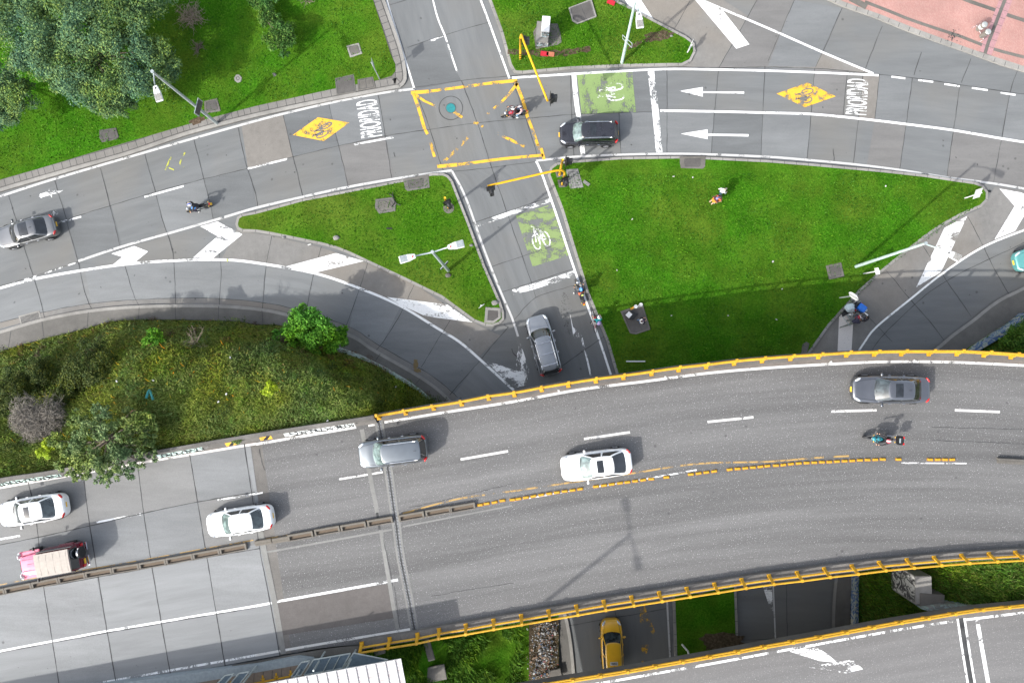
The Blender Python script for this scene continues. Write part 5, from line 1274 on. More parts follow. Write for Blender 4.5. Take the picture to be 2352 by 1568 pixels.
br = thing('sign_bracket', 'empty grey sign frame on the pale green lamp in the top centre lawn', 'sign frame', G(1441,95,3.9))
b = MB(); p0, p1, p2, p3 = [G(x, y, z)-G(1441,95,3.9) for x, y, z in ((1430,80,4.1),(1452,100,4.1),(1430,88,3.7),(1451,109,3.7))]
for a, c in ((p0,p1),(p2,p3),(p0,p2),(p1,p3)): b.tube([a, c], .025, 6)
b.build('frame', M['steel'], br)
def signal_head(parent, base, pos, a, n=3, name='signal_head'):
    """black three lamp signal with hoods; pos relative to parent"""
    p = Vector(pos); R = Matrix.Rotation(a, 3, 'Z'); b = MB(); b.box(p, (.20,.36,1.05), a); b.box(p+R @ Vector((-.11,0,0)), (.03,.62,1.35), a)
    o = b.build(name, M['black'], parent, bevel=.02)
    for k, mt in enumerate(('red','plate','lf_bright')):
        z = .34-.34*k; b = MB(); Rm = Matrix.Rotation(a, 3, 'Z') @ Matrix.Rotation(math.pi/2, 3, 'Y')
        b.lathe([(.15,0),(.15,.24),(.14,.24),(.14,0)], p+R @ Vector((.10,0,z)), 12, R=Rm); b.build('hood', M['black'], o)
        b = MB(); b.ell(p+R @ Vector((.11,0,z)), (.03,.12,.12), 10, 6, R=R); b.build('lens', M['lensoff_'+mt] if 'lensoff_'+mt in M else M['red'], o)
for mt, c in (('red',(.12,.01,.01)),('plate',(.13,.08,.01)),('lf_bright',(.01,.09,.04))): M['lensoff_'+mt] = plain('dark_signal_lens_'+mt, c, .2)
def striped_pole(parent, pts, r, zs):
    b = MB(); b.tube(pts, r, 12); o = b.build('pole', M['poleyellow'], parent, smooth=True)
    b = MB()
    p, q = Vector(pts[0]), Vector(pts[1]); d = (q-p).normalized()
    for z in zs: b.tube([p+d*z, p+d*(z+.16)], r*1.06, 12)
    b.build('black_band', M['black'], o)
# arched signal, top centre
bw = G(1195,136); s = thing('traffic_signal', 'yellow arched signal pole reaching from the top centre lawn over the road', 'traffic signal', bw, group='yellow traffic signals')
R_ = lambda x, y, z: G(x, y, z)-bw
tp = R_(1195.5, 86.5, 3.9)
striped_pole(s, [Vector((0,0,0)), tp*.5, tp], .085, [.25,.62,.99])
b = MB(); b.tube(catmull([tp, tp+Vector((.06,-.03,.55)), R_(1202,92,4.9), R_(1212,118,5.15), R_(1258,232,5.5)], .25), .075, 10); b.build('arm', M['poleyellow'], s, smooth=True)
signal_head(s, bw, R_(1205,94,3.6), 0.05); signal_head(s, bw, R_(1268,226,5.0), .1)
b = MB(); b.tube([R_(1197,100,3.2), R_(1203,102,3.2)], .03, 6); b.tube([R_(1259,232,5.4), R_(1265,228,5.3)], .03, 6); b.build('bracket', M['black'], s)
# arched signal, centre
bw = G(1290.5,425); s = thing('traffic_signal', 'yellow arched signal pole at the big lawn corner reaching left over the cross street', 'traffic signal', bw, group='yellow traffic signals')
tp = R_(1296.5,400,3.7)
striped_pole(s, [Vector((0,0,0)), tp*.5, tp], .085, [.22,.55,.88])
b = MB(); b.tube(catmull([tp, R_(1297,396.5,4.3), R_(1292,391.5,4.9), R_(1281,391,5.1), R_(1250,397,5.3), R_(1120,426.5,5.6)], .25), .075, 10); b.build('arm', M['poleyellow'], s, smooth=True)
signal_head(s, bw, R_(1298.5,414,2.5), -1.2); signal_head(s, bw, R_(1128,436,5.1), -1.35)
b = MB(); b.tube([R_(1122,427,5.6), R_(1126,431,5.5)], .04, 6); b.tube([R_(1294,412,2.4), R_(1298,413,2.5)], .03, 6); b.build('bracket', M['steel'], s)
bw = G(1285,402); s = thing('traffic_signal', 'short straight striped signal post at the upper corner of the big lawn', 'traffic signal', bw, group='yellow traffic signals')
tp = R_(1292,366.5,4.6)
striped_pole(s, [Vector((0,0,0)), tp*.5, tp], .095, [.5,.95,1.4])
signal_head(s, bw, R_(1303,370.5,4.1), .05)
b = MB(); b.tube([R_(1292,369,4.4), R_(1300,369,4.4)], .025, 6); b.tube([R_(1291,376,3.7), R_(1299,375,3.7)], .025, 6); b.build('bracket', M['black'], s)
bw = G(1031,478); s = thing('traffic_signal', 'short yellow signal post standing in the triangular lawn', 'traffic signal', bw, group='yellow traffic signals')
tp = R_(1021.5,454,4.2)
striped_pole(s, [Vector((0,0,0)), tp*.5, tp], .085, [.3])
signal_head(s, bw, R_(1029,467,2.9), -1.05)
b = MB(); b.lathe([(.45,0),(.42,.16)], n=14); b.build('footing', M['dirtyslab'], s)
b = MB(); b.tube([R_(1023,458,3.6), R_(1027,461,3.3)], .03, 6); b.build('bracket', M['black'], s)
# road signs
def sign(label, base, zt, a, shape, size, z, mat='whitemetal', r=.045, group=None, lean=None):
    bw = G(*base, .14); th = thing('road_sign', label, 'road sign', bw, group=group)
    tip = Vector((0,0,zt)) if lean is None else Vector((lean[0], lean[1], zt))
    b = MB(); b.tube([(0,0,0), tip], r, 8); b.build('post', M[mat], th)
    R = Matrix.Rotation(a, 3, 'Z'); n = R @ Vector((0,1,0)); toc = -bw.xy
    s_ = 1 if n.xy.dot(toc) > 0 else -1
    b = MB(); c = tip*(z/zt)+n*s_*.07
    if shape == 'disc':
        Rm = R @ Matrix.Rotation(-math.pi/2, 3, 'X'); b.lathe([(size,-.012),(size,.012)], c, 28, R=Rm)
    else: b.box(c, (size[0], .025, size[1]), a)
    b.build('plate', M[mat], th, bevel=0 if shape == 'disc' else .008)
    b = MB(); b.box(tip*(z/zt)+n*s_*.035, (.25,.05,.06), a); b.build('clamp', M['steel'], th)
sign('round white backed road sign above the handcart', (1928.5,683), 2.6, ang(.66,.75), 'disc', .43, 2.25)
sign('small rectangular white backed sign at the right lawn edge', (1983,628), 2.3, ang(.25,1), 'box', (.5,.55), 2.1)
sign('square white backed sign at the right tip of the big lawn', (2216,454.5), 1.9, ang(-.35,1), 'box', (.72,.75), 1.55)
sign('thin grey sign seen edge on at the corner of the upper left lawn', (872,181), 3.1, ang(.25,1), 'box', (.62,.85), 2.7, 'steel')
sign('low white sign plate at the bottom tip of the triangular lawn', (1106,702), .9, ang(12,-9), 'box', (.55,.3), .8)
sign('white curved chevron sign seen edge on at the tip of the top centre lawn', (1579,120), 1.3, ang(10,-22), 'box', (.9,.5), 1.05)
tag(MB().box(G(1460,829,.19), (1.45,.10,.06), .0).build('plank', M['whitemetal'], bevel=.01), 'white strip of board lying on the shaded lawn by the bridge', 'plank')
tag(MB().box(G(1347,420,.2), (.55,.24,.05), -.62).build('plank', M['strip'], bevel=.01), 'short grey board on the lawn beside the two lid cover', 'plank')
# cabinet
cb = thing('utility_cabinet', 'grey graffiti covered utility cabinet on a concrete base in the top centre lawn', 'cabinet', G(1262,82,.0)); co = G(1262,82,0)
q = T(2,0, 195,290,240,215,420,215,445,300,458,385,420,410,220,450); b = MB(); b.prism([tuple((G(x,y,.2)-co).xy) for x, y in q], 0, .2); b.build('footing', M['dirtyslab'], cb, bevel=.02)
q = T(2,0, 222,210,330,195,340,388,245,398); Q = [G(x, y, 1.05)-co for x, y in q]; c_ = sum(Q, Vector())/4
x0, x1 = min(p.x for p in Q), max(p.x for p in Q); y1_ = max(p.y for p in Q); y0_ = y1_-1.55
bx = lambda x0, x1, y0, y1, z0, z1, name, mt: MB().box(((x0+x1)/2, (y0+y1)/2, (z0+z1)/2), (x1-x0, y1-y0, z1-z0), -.08).build(name, mt, cb, bevel=.015)
gcab = graffiti_mat('cabinet_graffiti', (.42,.42,.41), (.08,.09,.10), (.45,.62,.66), 2.4)
bx(x0, x1, y0_, y1_, .2, 1.05, 'concrete_block', M['slab']); bx(x0+.03, x1-.03, y0_-.012, y0_+.05, .25, .95, 'graffiti_panel', gcab)
bx(x0+.38, x1+.02, y0_+.35, y1_-.05, 1.05, 2.0, 'metal_cabinet', M['whitemetal']); bx(x0+.42, x1-.02, y0_+.33, y0_+.40, 1.1, 1.9, 'graffiti_panel', gcab)
q = T(2,0, 330,240,420,220,440,330,350,350)
b = MB(); b.strip([G(x,y,.2)-co for x, y in q]+[G(*q[0],.2)-co], .04, .206); b.build('lid_gap', M['joint'], cb)
for k, (x, y, mt, a) in enumerate(((1176+300/4,493/4,'redpaint',-.1),(1176+352/4,496/4,'brickred',-.12),(1176+910/4,20/4,'redpaint',-.4))):
    M.setdefault('brickred', plain('terracotta', (.38,.13,.07), .8))
    tag(MB().box(G(x, y, .2), (.62,.34,.12), a).build('kerb_brick', M[mt], bevel=.02), ('bright red brick slab in the soil trail', 'dull terracotta slab next to the bright red one', 'small red block on the kerb at the top edge')[k], 'brick')
# twin bins on the plaza
bn = thing('litter_bin', 'pair of steel pedestal litter bins on one frame on the pink plaza', 'litter bin', G(2245,78,.15), ang(28,-14))
for s_, band in ((-1,False),(1,True)):
    b = MB(); b.lathe([(.20,.28),(.21,.95),(.22,.97)], (0,s_*.30,0), 18); o = b.build('bin', plain('brushed_steel', (.30,.31,.28), .35, .6), bn, smooth=False)
    b = MB(); b.ell((0,s_*.30,1.0), (.225,.225,.09), 18, 8); b.build('lid', plain('brushed_lid', (.50,.52,.49), .3, .5), o, smooth=True)
    if band: b = MB(); b.lathe([(.212,.60),(.212,.80)], (0,s_*.30,0), 18); b.build('band', M['whitemetal'], o)
b = MB()
for y in (-.6,0,.6): b.tube([(0,y,0),(0,y,1.0)], .022, 6)
b.tube([(0,-.6,.3),(0,.6,.3)], .02, 6); b.tube([(-.25,-.6,.02),(.25,-.6,.02)], .02, 6); b.tube([(-.25,.6,.02),(.25,.6,.02)], .02, 6); b.build('frame', M['chrome'], bn)
# litter and stones
WHT = plain('paper_white', (.55,.55,.53), .8)
grp = 'white litter scattered on the big lawn'
lit = [(1547,405),(1591,407),(1452,503),(1381,543),(1775,600),(1423,666),(1796,663),(1520,714),(1542,724),(1577,731),(1672,724),(1795,710),(1783,733),(1898,734),(2034,427),(1774,609),(1417,620),(1497,650),(1585,907-392+0)]
for i, (x, y) in enumerate(lit[:-1:2]+lit[1:6:3]):
    b = MB(); b.box((0,0,.03), (random.uniform(.08,.16), random.uniform(.06,.10), .04), random.uniform(0,3)); o = b.build('litter', WHT, bevel=.01); o.location = G(x, y, .17)
    tag(o, 'small scrap of pale litter lying on the green of the big central lawn', 'litter', grp)
for x, y, l, s_, c in ((773,546,'pale angular stone in the triangular lawn',.26,'kerb'),(1030,632,'grey stone at the foot of the double headed lamp',.24,'dirtyslab'),(1137,695,'pale stone block beside the cover at the triangle tip',.28,'kerb'),(652,545,'tiny white pebble at the left of the triangular lawn',.14,'strip'),(1542,83,'white pebble beside the bare soil in the top centre lawn',.13,'strip'),(1018+65,563,'pale pebble near the right kerb of the triangular lawn',.16,'strip')):
    b = MB(); b.ell((0,0,.05), (s_,s_*.7,s_*.5), 9, 6); b2 = [Vector(v)*(1+.25*mnoise.noise(Vector(v)*7)) for v in b.v]; b.v = [tuple(v) for v in b2]; o = b.build('stone', M[c]); o.location = G(x, y, .15); tag(o, l, 'stone')
cb2 = MB(); cb2.tube(catmull([G(x, y, .24) for x, y in T(1,1, 1220,208,1262,240,1272,290,1245,330)], .2), .03, 6); cb2.tube(catmull([G(x, y, .25) for x, y in T(1,1, 1255,195,1262,250,1290,300,1330,315)], .2), .03, 6)
tag(cb2.build('cable', M['black'], smooth=True), 'loose black cable curling over the pitted cover', 'cable')
tag(MB().box(G(892+2,524,.17), (.42,.13,.03), -.05).build('litter', M['black'], bevel=.01), 'dark flat scrap lying in the triangular lawn', 'litter')
tag(MB().box(G(711,561,.05), (.30,.10,.06), .3).build('litter', WHT, bevel=.02), 'white and red wrapper in the gutter below the triangular lawn', 'litter')
tag(MB().box(G(522,597,.05), (.12,.22,.05), .2).build('litter', plain('lime_plastic', (.5,.52,.18), .6), bevel=.02), 'lime green scrap on the white slip lane line', 'litter')
tag(MB().box(G(2273,439,.06), (.22,.14,.08), -.5).build('litter', M['black'], bevel=.02), 'dark scrap on the road at the right tip of the big lawn', 'litter')
b = MB(); b.tube(catmull([G(336,914,bz(336,914)+.25), G(343,895,bz(343,895)+.28), G(352,878+40,bz(352,910)+.22)], .2), .085, 8); tag(b.build('litter', plain('teal_cloth', (.03,.22,.22), .8), smooth=True), 'teal plastic bag lying in the rough embankment grass', 'litter')
b = MB(); b.ell(G(308,948,bz(308,948)+.3), (.24,.24,.12), 14, 8); tag(b.build('umbrella', plain('striped_terracotta', (.42,.20,.13), .8)), 'round terracotta striped object beside the leaning tree', 'litter')
for x, y, l in ((273,913-392+352,'w'),(355,873,'w'),(534,904,'w'),(768,965-0,'w'),(835,928,'w')):
    pass
b = MB()
for x, y in ((274,874),(357,872),(533,820),(524,903),(506,921),(755,964),(911,887),(868,904)):
    o = MB().box((0,0,.3), (.15,.10,.06), random.uniform(0,3)).build('litter', WHT, bevel=.02); o.location = G(x, y, bz(x, y)); tag(o, 'pale scrap of litter caught in the rough embankment grass', 'litter', 'litter in the embankment grass')
for x, y in ((1238,894),(1283,900-7),(1378,867+7),(1252,892),(1528,862),(1908,827),(2100,824)):
    o = MB().box((0,0,.03), (.16,.12,.06), random.uniform(0,3)).build('litter', WHT, bevel=.015); o.location = G(x, y+3, ZD); tag(o, 'white scrap lying along the upper gutter of the bridge', 'litter', 'litter in the bridge gutter')
tag(MB().tube([G(1566,1478+0,.3), G(1580,1494,.3), G(1583,1505,.3)], .07, 6).build('plank', M['whitemetal']), 'white broken stick on the bare soil between bridge and ramp', 'plank')

# ================================================================== VEHICLES
def car(label, pos, head, L, W, Ht, color, z0=0.0, kind='sedan', glassm=('glassg','glassd','glassd'), roofm=None, rails=None, sunroof=None, plate=None, plate_txt=None, wheelz=.32, chromeline=False, grp=None, name='car', rear_glass_top=False, pmat=None, handles=None, crossbars=False, cat='car'):
    p = G(pos[0], pos[1], z0+.75); a = ang(*head)
    th = thing(name, label, cat, (p.x, p.y, z0), a)
    sed = kind == 'sedan'; hat = kind == 'hatch'; suv = kind == 'suv'
    T_ = [0,.012,.035,.08,.16,.30,.5,.70,.84,.92,.965,.988,1.0]
    Wd = {'sedan':[.50,.70,.82,.91,.96,.985,1,.99,.96,.91,.83,.72,.56], 'suv':[.56,.74,.85,.93,.97,.99,1,1,.985,.955,.90,.80,.66], 'hatch':[.46,.66,.80,.91,.97,.99,1,.99,.97,.93,.86,.76,.60]}[kind]
    belt = Ht*(.64 if sed else .62 if suv else .62)
    hood = Ht*(.50 if sed else .54 if suv else .52)
    Zt = {'sedan':[hood*.86,hood*.95,hood,hood*1.03,hood*1.09,belt*.98,belt,belt*1.01,belt*1.02,belt*1.02,belt*1.0,belt*.95,belt*.84],
          'suv':[hood*.86,hood*.96,hood*1.02,hood*1.06,hood*1.12,belt*.99,belt,belt*1.01,belt*1.02,belt*1.02,belt*1.0,belt*.96,belt*.84],
          'hatch':[hood*.84,hood*.95,hood*1.0,hood*1.05,hood*1.12,belt*.99,belt,belt*1.01,belt*1.02,belt*1.02,belt*.99,belt*.94,belt*.80]}[kind]
    ts = [0,.006,.018,.035,.06,.10,.16,.22,.28,.36,.5,.62,.72,.80,.86,.91,.945,.968,.984,.994,1.0]
    rows = []
    for t in ts:
        w = np.interp(t, T_, Wd)*W/2; z = np.interp(t, T_, Zt); x = L/2-t*L
        lowz = .24 if .04 < t < .96 else .30
        half = [(0, z+.035), (.40*w, z+.030), (.74*w, z+.012), (.90*w, z-.025), (.975*w, z-.10), (w, z*.72), (.995*w, z*.5), (.96*w, lowz+.06), (.86*w, lowz)]
        # pull nose and tail corners back for a rounded plan
        rows.append([(x, yy, zz) for yy, zz in half[::-1]]+[(x, -yy, zz) for yy, zz in half[1:]])
    b = MB(); b.grid(rows); n = len(rows[0]); m = len(rows)
    b.f += [tuple(range(n)), tuple((m-1)*n+i for i in reversed(range(n)))]; b.m += [0, 0]
    body = b.build('body', pmat or M[color], th, smooth=True, fix=True)
    sd = body.modifiers.new('s', 'SUBSURF'); sd.levels = 1; sd.render_levels = 2
    ztop = lambda t: np.interp(t, T_, Zt); wat = lambda t: np.interp(t, T_, Wd)*W/2
    # greenhouse
    if sed: xw0, xw1, xr1, xr0, wb, wt = .285, .43, .72, .865, .86, .655
    elif suv: xw0, xw1, xr1, xr0, wb, wt = .255, .385, .90, .975, .87, .70
    else: xw0, xw1, xr1, xr0, wb, wt = .245, .395, .87, .965, .87, .69
    if kind == 'sedan' and rear_glass_top: xr1 = .70; xr0 = .90
    X = lambda t: L/2-t*L
    def half(xf, xr, w, bf, br):
        xm = (xf+xr)/2
        return [(xf+bf,0),(xf+bf*.82,.42*w),(xf+bf*.30,.80*w),(xf-.13,.965*w),(xf-.5,1.0*w),(xm,1.01*w),(xr+.45,.99*w),(xr+.13,.94*w),(xr-br*.3,.78*w),(xr-br*.82,.42*w),(xr-br,0)]
    hb = half(X(xw0), X(xr0), wb*W/2, .20, .10); ht_ = half(X(xw1), X(xr1), wt*W/2, .10, .06)
    xmid = (X(xw1)+X(xr1))/2; hl = (X(xw1)-X(xr1))/2
    zr = lambda x, y: Ht-.055*(abs(y)/(wt*W/2))**2.4-.045*min(1.5, abs(x-xmid)/hl)**2.5
    zb = lambda x: np.interp((L/2-x)/L, T_, Zt)-.02
    Bp = [Vector((x, y, zb(x))) for x, y in hb]; Tp = [Vector((x, y, zr(x, y))) for x, y in ht_]
    Mp = [b_.lerp(t_, .5)+Vector((0, .018 if b_.y > .01 else 0, .012)) for b_, t_ in zip(Bp, Tp)]
    mir = lambda P: [Vector((p_.x, -p_.y, p_.z)) for p_ in P]
    full = lambda P: P+mir(P)[-2:0:-1]
    b = MB(); R3 = [full(Bp), full(Mp), full(Tp)]; n = len(R3[0])
    V = [q for r in R3 for q in r]; F = []
    for j in range(2):
        for i in range(n): F.append((j*n+i, j*n+(i+1) % n, (j+1)*n+(i+1) % n, (j+1)*n+i))
    b.add(V, F)
    roof = []
    for i in range(11):
        x, y = ht_[i]; roof.append([Vector((x, y*k/4, zr(x, y*k/4))) for k in (4,3,2,1,0,-1,-2,-3,-4)])
    b.grid(roof)
    pil = b.build('cabin', (pmat or M[color]) if not roofm else M[roofm], th, smooth=True, merge=True, fix=True)
    def panel(idx, name, mt, v0=.05, v1=.95, off=.012, u0=0, u1=1, sym=True, uin=0.0):
        bot = [Bp[i] for i in idx]; mid = [Mp[i] for i in idx]; top = [Tp[i] for i in idx]
        if sym: bot = mir(bot)[::-1][:-1]+bot if idx[0] == 0 else bot+mir(bot)[::-1][1:]; mid = mir(mid)[::-1][:-1]+mid if idx[0] == 0 else mid+mir(mid)[::-1][1:]; top = mir(top)[::-1][:-1]+top if idx[0] == 0 else top+mir(top)[::-1][1:]
        def at(u, v):
            def along(C):
                Ls = [0]
                for a_, c_ in zip(C, C[1:]): Ls.append(Ls[-1]+(c_-a_).length)
                d = u*Ls[-1]; k = 0
                while k < len(Ls)-2 and Ls[k+1] < d: k += 1
                return C[k].lerp(C[k+1], (d-Ls[k])/max(1e-6, Ls[k+1]-Ls[k]))
            bb_, mm_, tt_ = along(bot), along(mid), along(top)
            return bb_.lerp(mm_, v*2) if v < .5 else mm_.lerp(tt_, v*2-1)
        nu = 10; us = [uin+(1-2*uin)*k/nu for k in range(nu+1)]; vs = [v0, (v0+.5)/2, .5, (v1+.5)/2, v1]
        G_ = [[at(u, v) for u in us] for v in vs]
        cen = Vector((xmid*.3, 0, Ht*.45)); nr = (G_[1][6]-G_[1][4]).cross(G_[3][5]-G_[1][5]).normalized()
        if nr.dot(G_[2][5]-cen) < 0: nr = -nr
        bb = MB(); bb.grid([[q+nr*off for q in r] for r in G_])
        return bb.build(name, M[mt], th, smooth=True)
    panel([0,1,2,3], 'windscreen', glassm[0], .03, .93, uin=.035)
    panel([7,8,9,10], 'rear_window', glassm[1], .08 if not suv else .12, .93, uin=.06)
    for s_ in (1, -1):
        for idx, nm in (([3,4,5], 'side_window'), ([5,6,7], 'side_window')):
            o = panel(idx, nm, glassm[2], .08, .90, sym=False, uin=.06)
            if s_ < 0:
                for v in o.data.vertices: v.co.y *= -1
                o.data.flip_normals()
    # wipers
    b = MB(); q = Bp
    for y0, y1 in ((.62,.02),(-.02,-.58)):
        P0 = Vector((X(xw0)+.12-.15*abs(y0)/.6, y0*W/1.8, zb(X(xw0))+.05)); P1 = Vector((X(xw0)+.02, y1*W/1.8-.0, zb(X(xw0))+.11)); b.tube([P0, P1], .014, 5)
    b.build('wiper', M['black'], th)
    # bonnet shut lines
    for s_ in (1,-1):
        b = MB(); pts = []
        for k in range(8):
            t = .045+(xw0-.05)*k/7; y = s_*wat(t)*(.66+.12*k/7); pts.append((X(t), y, ztop(t)+.030))
        V = []
        for x_, y_, z_ in pts: V += [(x_, y_-.008, z_), (x_, y_+.008, z_)]
        b.add(V, [(2*i, 2*i+1, 2*i+3, 2*i+2) for i in range(7)])
        b.build('panel_gap', M['black'], th)
    # lights
    for s_ in (1,-1):
        t = .055; b = MB(); R = Matrix.Rotation(s_*-.62, 3, 'Z') @ Matrix.Rotation(.18, 3, 'Y')
        b.ell((X(t)-.02, s_*wat(t)*.80, ztop(t)-.035), (.25,.085,.075), 12, 8, R=R); b.build('headlight', M['lens'], th, smooth=True)
        t = .965; b = MB(); R = Matrix.Rotation(s_*.95, 3, 'Z'); b.ell((X(t)+.0, s_*wat(t)*.86, ztop(t)-.06+(.05 if suv else 0)), (.19,.07,.10 if not suv else .17), 12, 8, R=R); b.build('tail_light', M['red'], th, smooth=True)
        b = MB(); t = xw0+.065; b.ell((X(t), s_*(wat(t)+.09), ztop(t)+.06), (.085,.13,.075), 10, 8, R=Matrix.Rotation(s_*-.15, 3, 'Z')); mo = b.build('side_mirror', (pmat or M[color]), th, smooth=True)
        b = MB(); b.box((X(t)-.075, s_*(wat(t)+.09), ztop(t)+.06), (.02,.20,.10)); b.build('mirror_glass', M['glassd'], mo)
        for t in (.185, .80):
            wx, wy = X(t), s_*(W/2-.10); wr = wheelz
            w_ = thing('wheel', None, None, (wx, wy, wr)); w_.parent = th
            R = Matrix.Rotation(math.pi/2, 3, 'X'); b = MB(); b.lathe([(wr*.6,-.11),(wr*.96,-.115),(wr,-.08),(wr,.08),(wr*.96,.115),(wr*.6,.11)], n=22, R=R); b.build('tyre', M['rubber'], w_, smooth=False)
            b = MB(); b.lathe([(wr*.62,-.112),(wr*.62,.112)], n=16, R=R)
            for q in range(5): aa = q*2*math.pi/5; b.box((wr*.33*math.cos(aa), s_*.118, wr*.33*math.sin(aa)), (wr*.5,.015,.05), R=Matrix.Rotation(-aa, 3, 'Y'))
            b.build('rim', M['rim'], w_)
            b = MB(); b.lathe([(wr*1.16, -.004),(wr*1.16,.004)], (wx, s_*(wat(t)+.001), wr*.98), 20, R=R); b.build('wheel_arch', M['black'], th)
        for t in (.47,.66):
            b = MB(); b.box((X(t), s_*(wat(t)+.012), belt*.86), (.17,.03,.03)); b.build('door_handle', M['chrome'] if chromeline else (pmat or M[color]), th, bevel=.008)
        if chromeline:
            b = MB(); pts = [Bp[i].lerp(Tp[i], .04)+Vector((0,.02,0)) for i in (3,4,5,6,7)]; b.tube([(q.x, s_*q.y, q.z) for q in pts], .014, 5); b.build('chrome_trim', M['chrome'], th)
    b = MB(); b.box((L/2-.045, 0, hood*.62), (.07, W*.46, hood*.24)); b.build('grille', M['black'], th, bevel=.02)
    for x_, s_ in ((L/2-.005, 1), (-L/2+.02, -1)):
        if plate: b = MB(); b.box((x_, 0, hood*.66 if s_ > 0 else belt*.74), (.05,.34,.15), R=Matrix.Rotation(-.5*s_, 3, 'Y')); b.build('number_plate', M['plate'], th)
    if rails:
        for s_ in (1,-1):
            pts = [(x_, s_*wt*W/2*.93, zr(x_, wt*W/2*.93)+.055) for x_ in np.linspace(X(xw1)-.12, X(xr1)+.15, 7)]; pts[0] = (*pts[0][:2], pts[0][2]-.05); pts[-1] = (*pts[-1][:2], pts[-1][2]-.05)
            b = MB(); b.tube(pts, .026, 7); b.build('roof_rail', M[rails], th, smooth=True)
    if crossbars:
        b = MB()
        for x_ in np.linspace(X(xw1)-.35, X(xr1)+.35, 3): b.tube([(x_, -wt*W/2*.93, Ht+.05), (x_, 0, Ht+.07), (x_, wt*W/2*.93, Ht+.05)], .03, 6)
        b.build('cross_bar', M['chrome'], th)
    def roof_panel(t0, t1, wf, nm, mt, off=.012):
        bb = MB(); bb.grid([[(x_, y_, zr(x_, y_)+off) for y_ in np.linspace(-wf*wt*W/2, wf*wt*W/2, 7)] for x_ in np.linspace(X(t0), X(t1), 6)]); return bb.build(nm, M[mt], th, smooth=True)
    if sunroof: 
        for (t0, t1, wf) in sunroof: roof_panel(t0, t1, wf, 'sunroof', 'glassd')
    b = MB(); xf = X(xr1)+.22; b.add([(xf+.14,-.012,zr(xf,0)+.0),(xf+.14,.012,zr(xf,0)),(xf-.06,.012,zr(xf,0)),(xf-.06,-.012,zr(xf,0)),(xf-.04,0,zr(xf,0)+.075)], [(0,1,4),(1,2,4),(2,3,4),(3,0,4)]); b.build('aerial', M['black'], th)
    th['_dims'] = 0; del th['_dims']
    return th, dict(X=X, zr=zr, Ht=Ht, wt=wt, W=W, L=L, ztop=ztop)
M['c_black'] = car_paint('black_car_paint', (.010,.012,.020), .0, .2)
M['c_silver'] = car_paint('silver_car_paint', (.33,.35,.37), .7, .32)
M['c_grey'] = car_paint('slate_grey_paint', (.19,.215,.235), .8, .3)
M['c_dgrey'] = car_paint('dark_grey_paint', (.17,.18,.20), .8, .3)
M['c_bronze'] = car_paint('grey_brown_paint', (.21,.215,.22), .8, .28)
M['c_white'] = car_paint('white_car_paint', (.93,.94,.93), .0, .35)
M['c_yellow'] = car_paint('taxi_yellow_paint', (.90,.50,.02), .0, .3)
M['c_teal'] = car_paint('teal_car_paint', (.10,.34,.33), .2, .3)
car('black crossover car with red tail lights on the upper road by the green box', (1352.5,306), (-1,.02), 4.42, 1.80, 1.66, 'c_black', 0, 'suv', ('glassg','glassd','glassd'), rails='chrome', sunroof=[(.50,.60,.72)], plate=True, chromeline=True, wheelz=.34)
car('silver crossover car with roof cross bars driving up the cross street', (1248.5,792), (-38,-138), 4.62, 1.84, 1.66, 'c_silver', 0, 'suv', ('glassd','glassd','glassd'), rails='chrome', crossbars=True, chromeline=True, wheelz=.35)
car('dark grey sedan with glass roof panels leaving at the left edge of the upper road', (60,531), (-131,34), 4.6, 1.80, 1.45, 'c_bronze', 0, 'sedan', ('glassd','glassd','glassd'), sunroof=[(.475,.62,.86)], plate=True, chromeline=True)
car('white sedan with a dark sunroof cut off at the left edge of the highway', (73,1171), (-157,27), 4.5, 1.78, 1.46, 'c_white', ZD, 'sedan', ('glass','glass','glassd'), sunroof=[(.49,.57,.62)], plate=True, chromeline=True)
car('plain white sedan with red tail lights on the pale left highway', (550,1196), (-154,25), 4.42, 1.76, 1.46, 'c_white', ZD, 'sedan', ('glassg','glass','glassd'), plate=True)
car('slate grey sport utility car with silver roof rails on the expansion joint', (903,1035.5), (-157,19), 4.55, 1.86, 1.75, 'c_grey', ZD, 'suv', ('glassg','glassd','glassd'), rails='chrome', chromeline=True, wheelz=.36)
car('white fastback sedan with black sunroof and dark rear window on the bridge', (1370,1067), (-162,21), 4.68, 1.86, 1.50, 'c_white', ZD, 'sedan', ('glassg','glassd','glassd'), sunroof=[(.49,.58,.66)], rear_glass_top=True, chromeline=True)
car('dark grey saloon with sunroof and yellow front plate in the upper bridge lane', (2047,894), (-178,-1), 5.0, 1.86, 1.48, 'c_dgrey', ZD, 'sedan', ('glass','glassd','glassd'), sunroof=[(.485,.58,.72)], plate=True, chromeline=True, wheelz=.34)
tx, tc = car('yellow taxi in the underpass with a white sign on its roof', (1406,1483), (-5,-122), 4.0, 1.66, 1.48, 'c_yellow', 0, 'hatch', ('glass','glassd','glassd'), wheelz=.30, name='taxi', cat='taxi')
sg_ = MB(); xs = tc['X'](.74); sg_.box((xs, 0, tc['Ht']-.005), (.26,.58,.03)); so_ = sg_.build('roof_sign', M['whitemetal'], tx, bevel=.008)
lt = letters('VEM003', (xs, 0), (0,1), .44, .15, M['black'], tc['Ht']+.014, parent=so_, bold=.02); lt.rotation_euler = (0,0,0)
car('teal car with a yellow plate entering at the right edge of the picture', (2393,589), (-60,13), 4.0, 1.72, 1.5, 'c_teal', 0, 'hatch', ('glass','glassd','glassd'), plate=True, wheelz=.30)
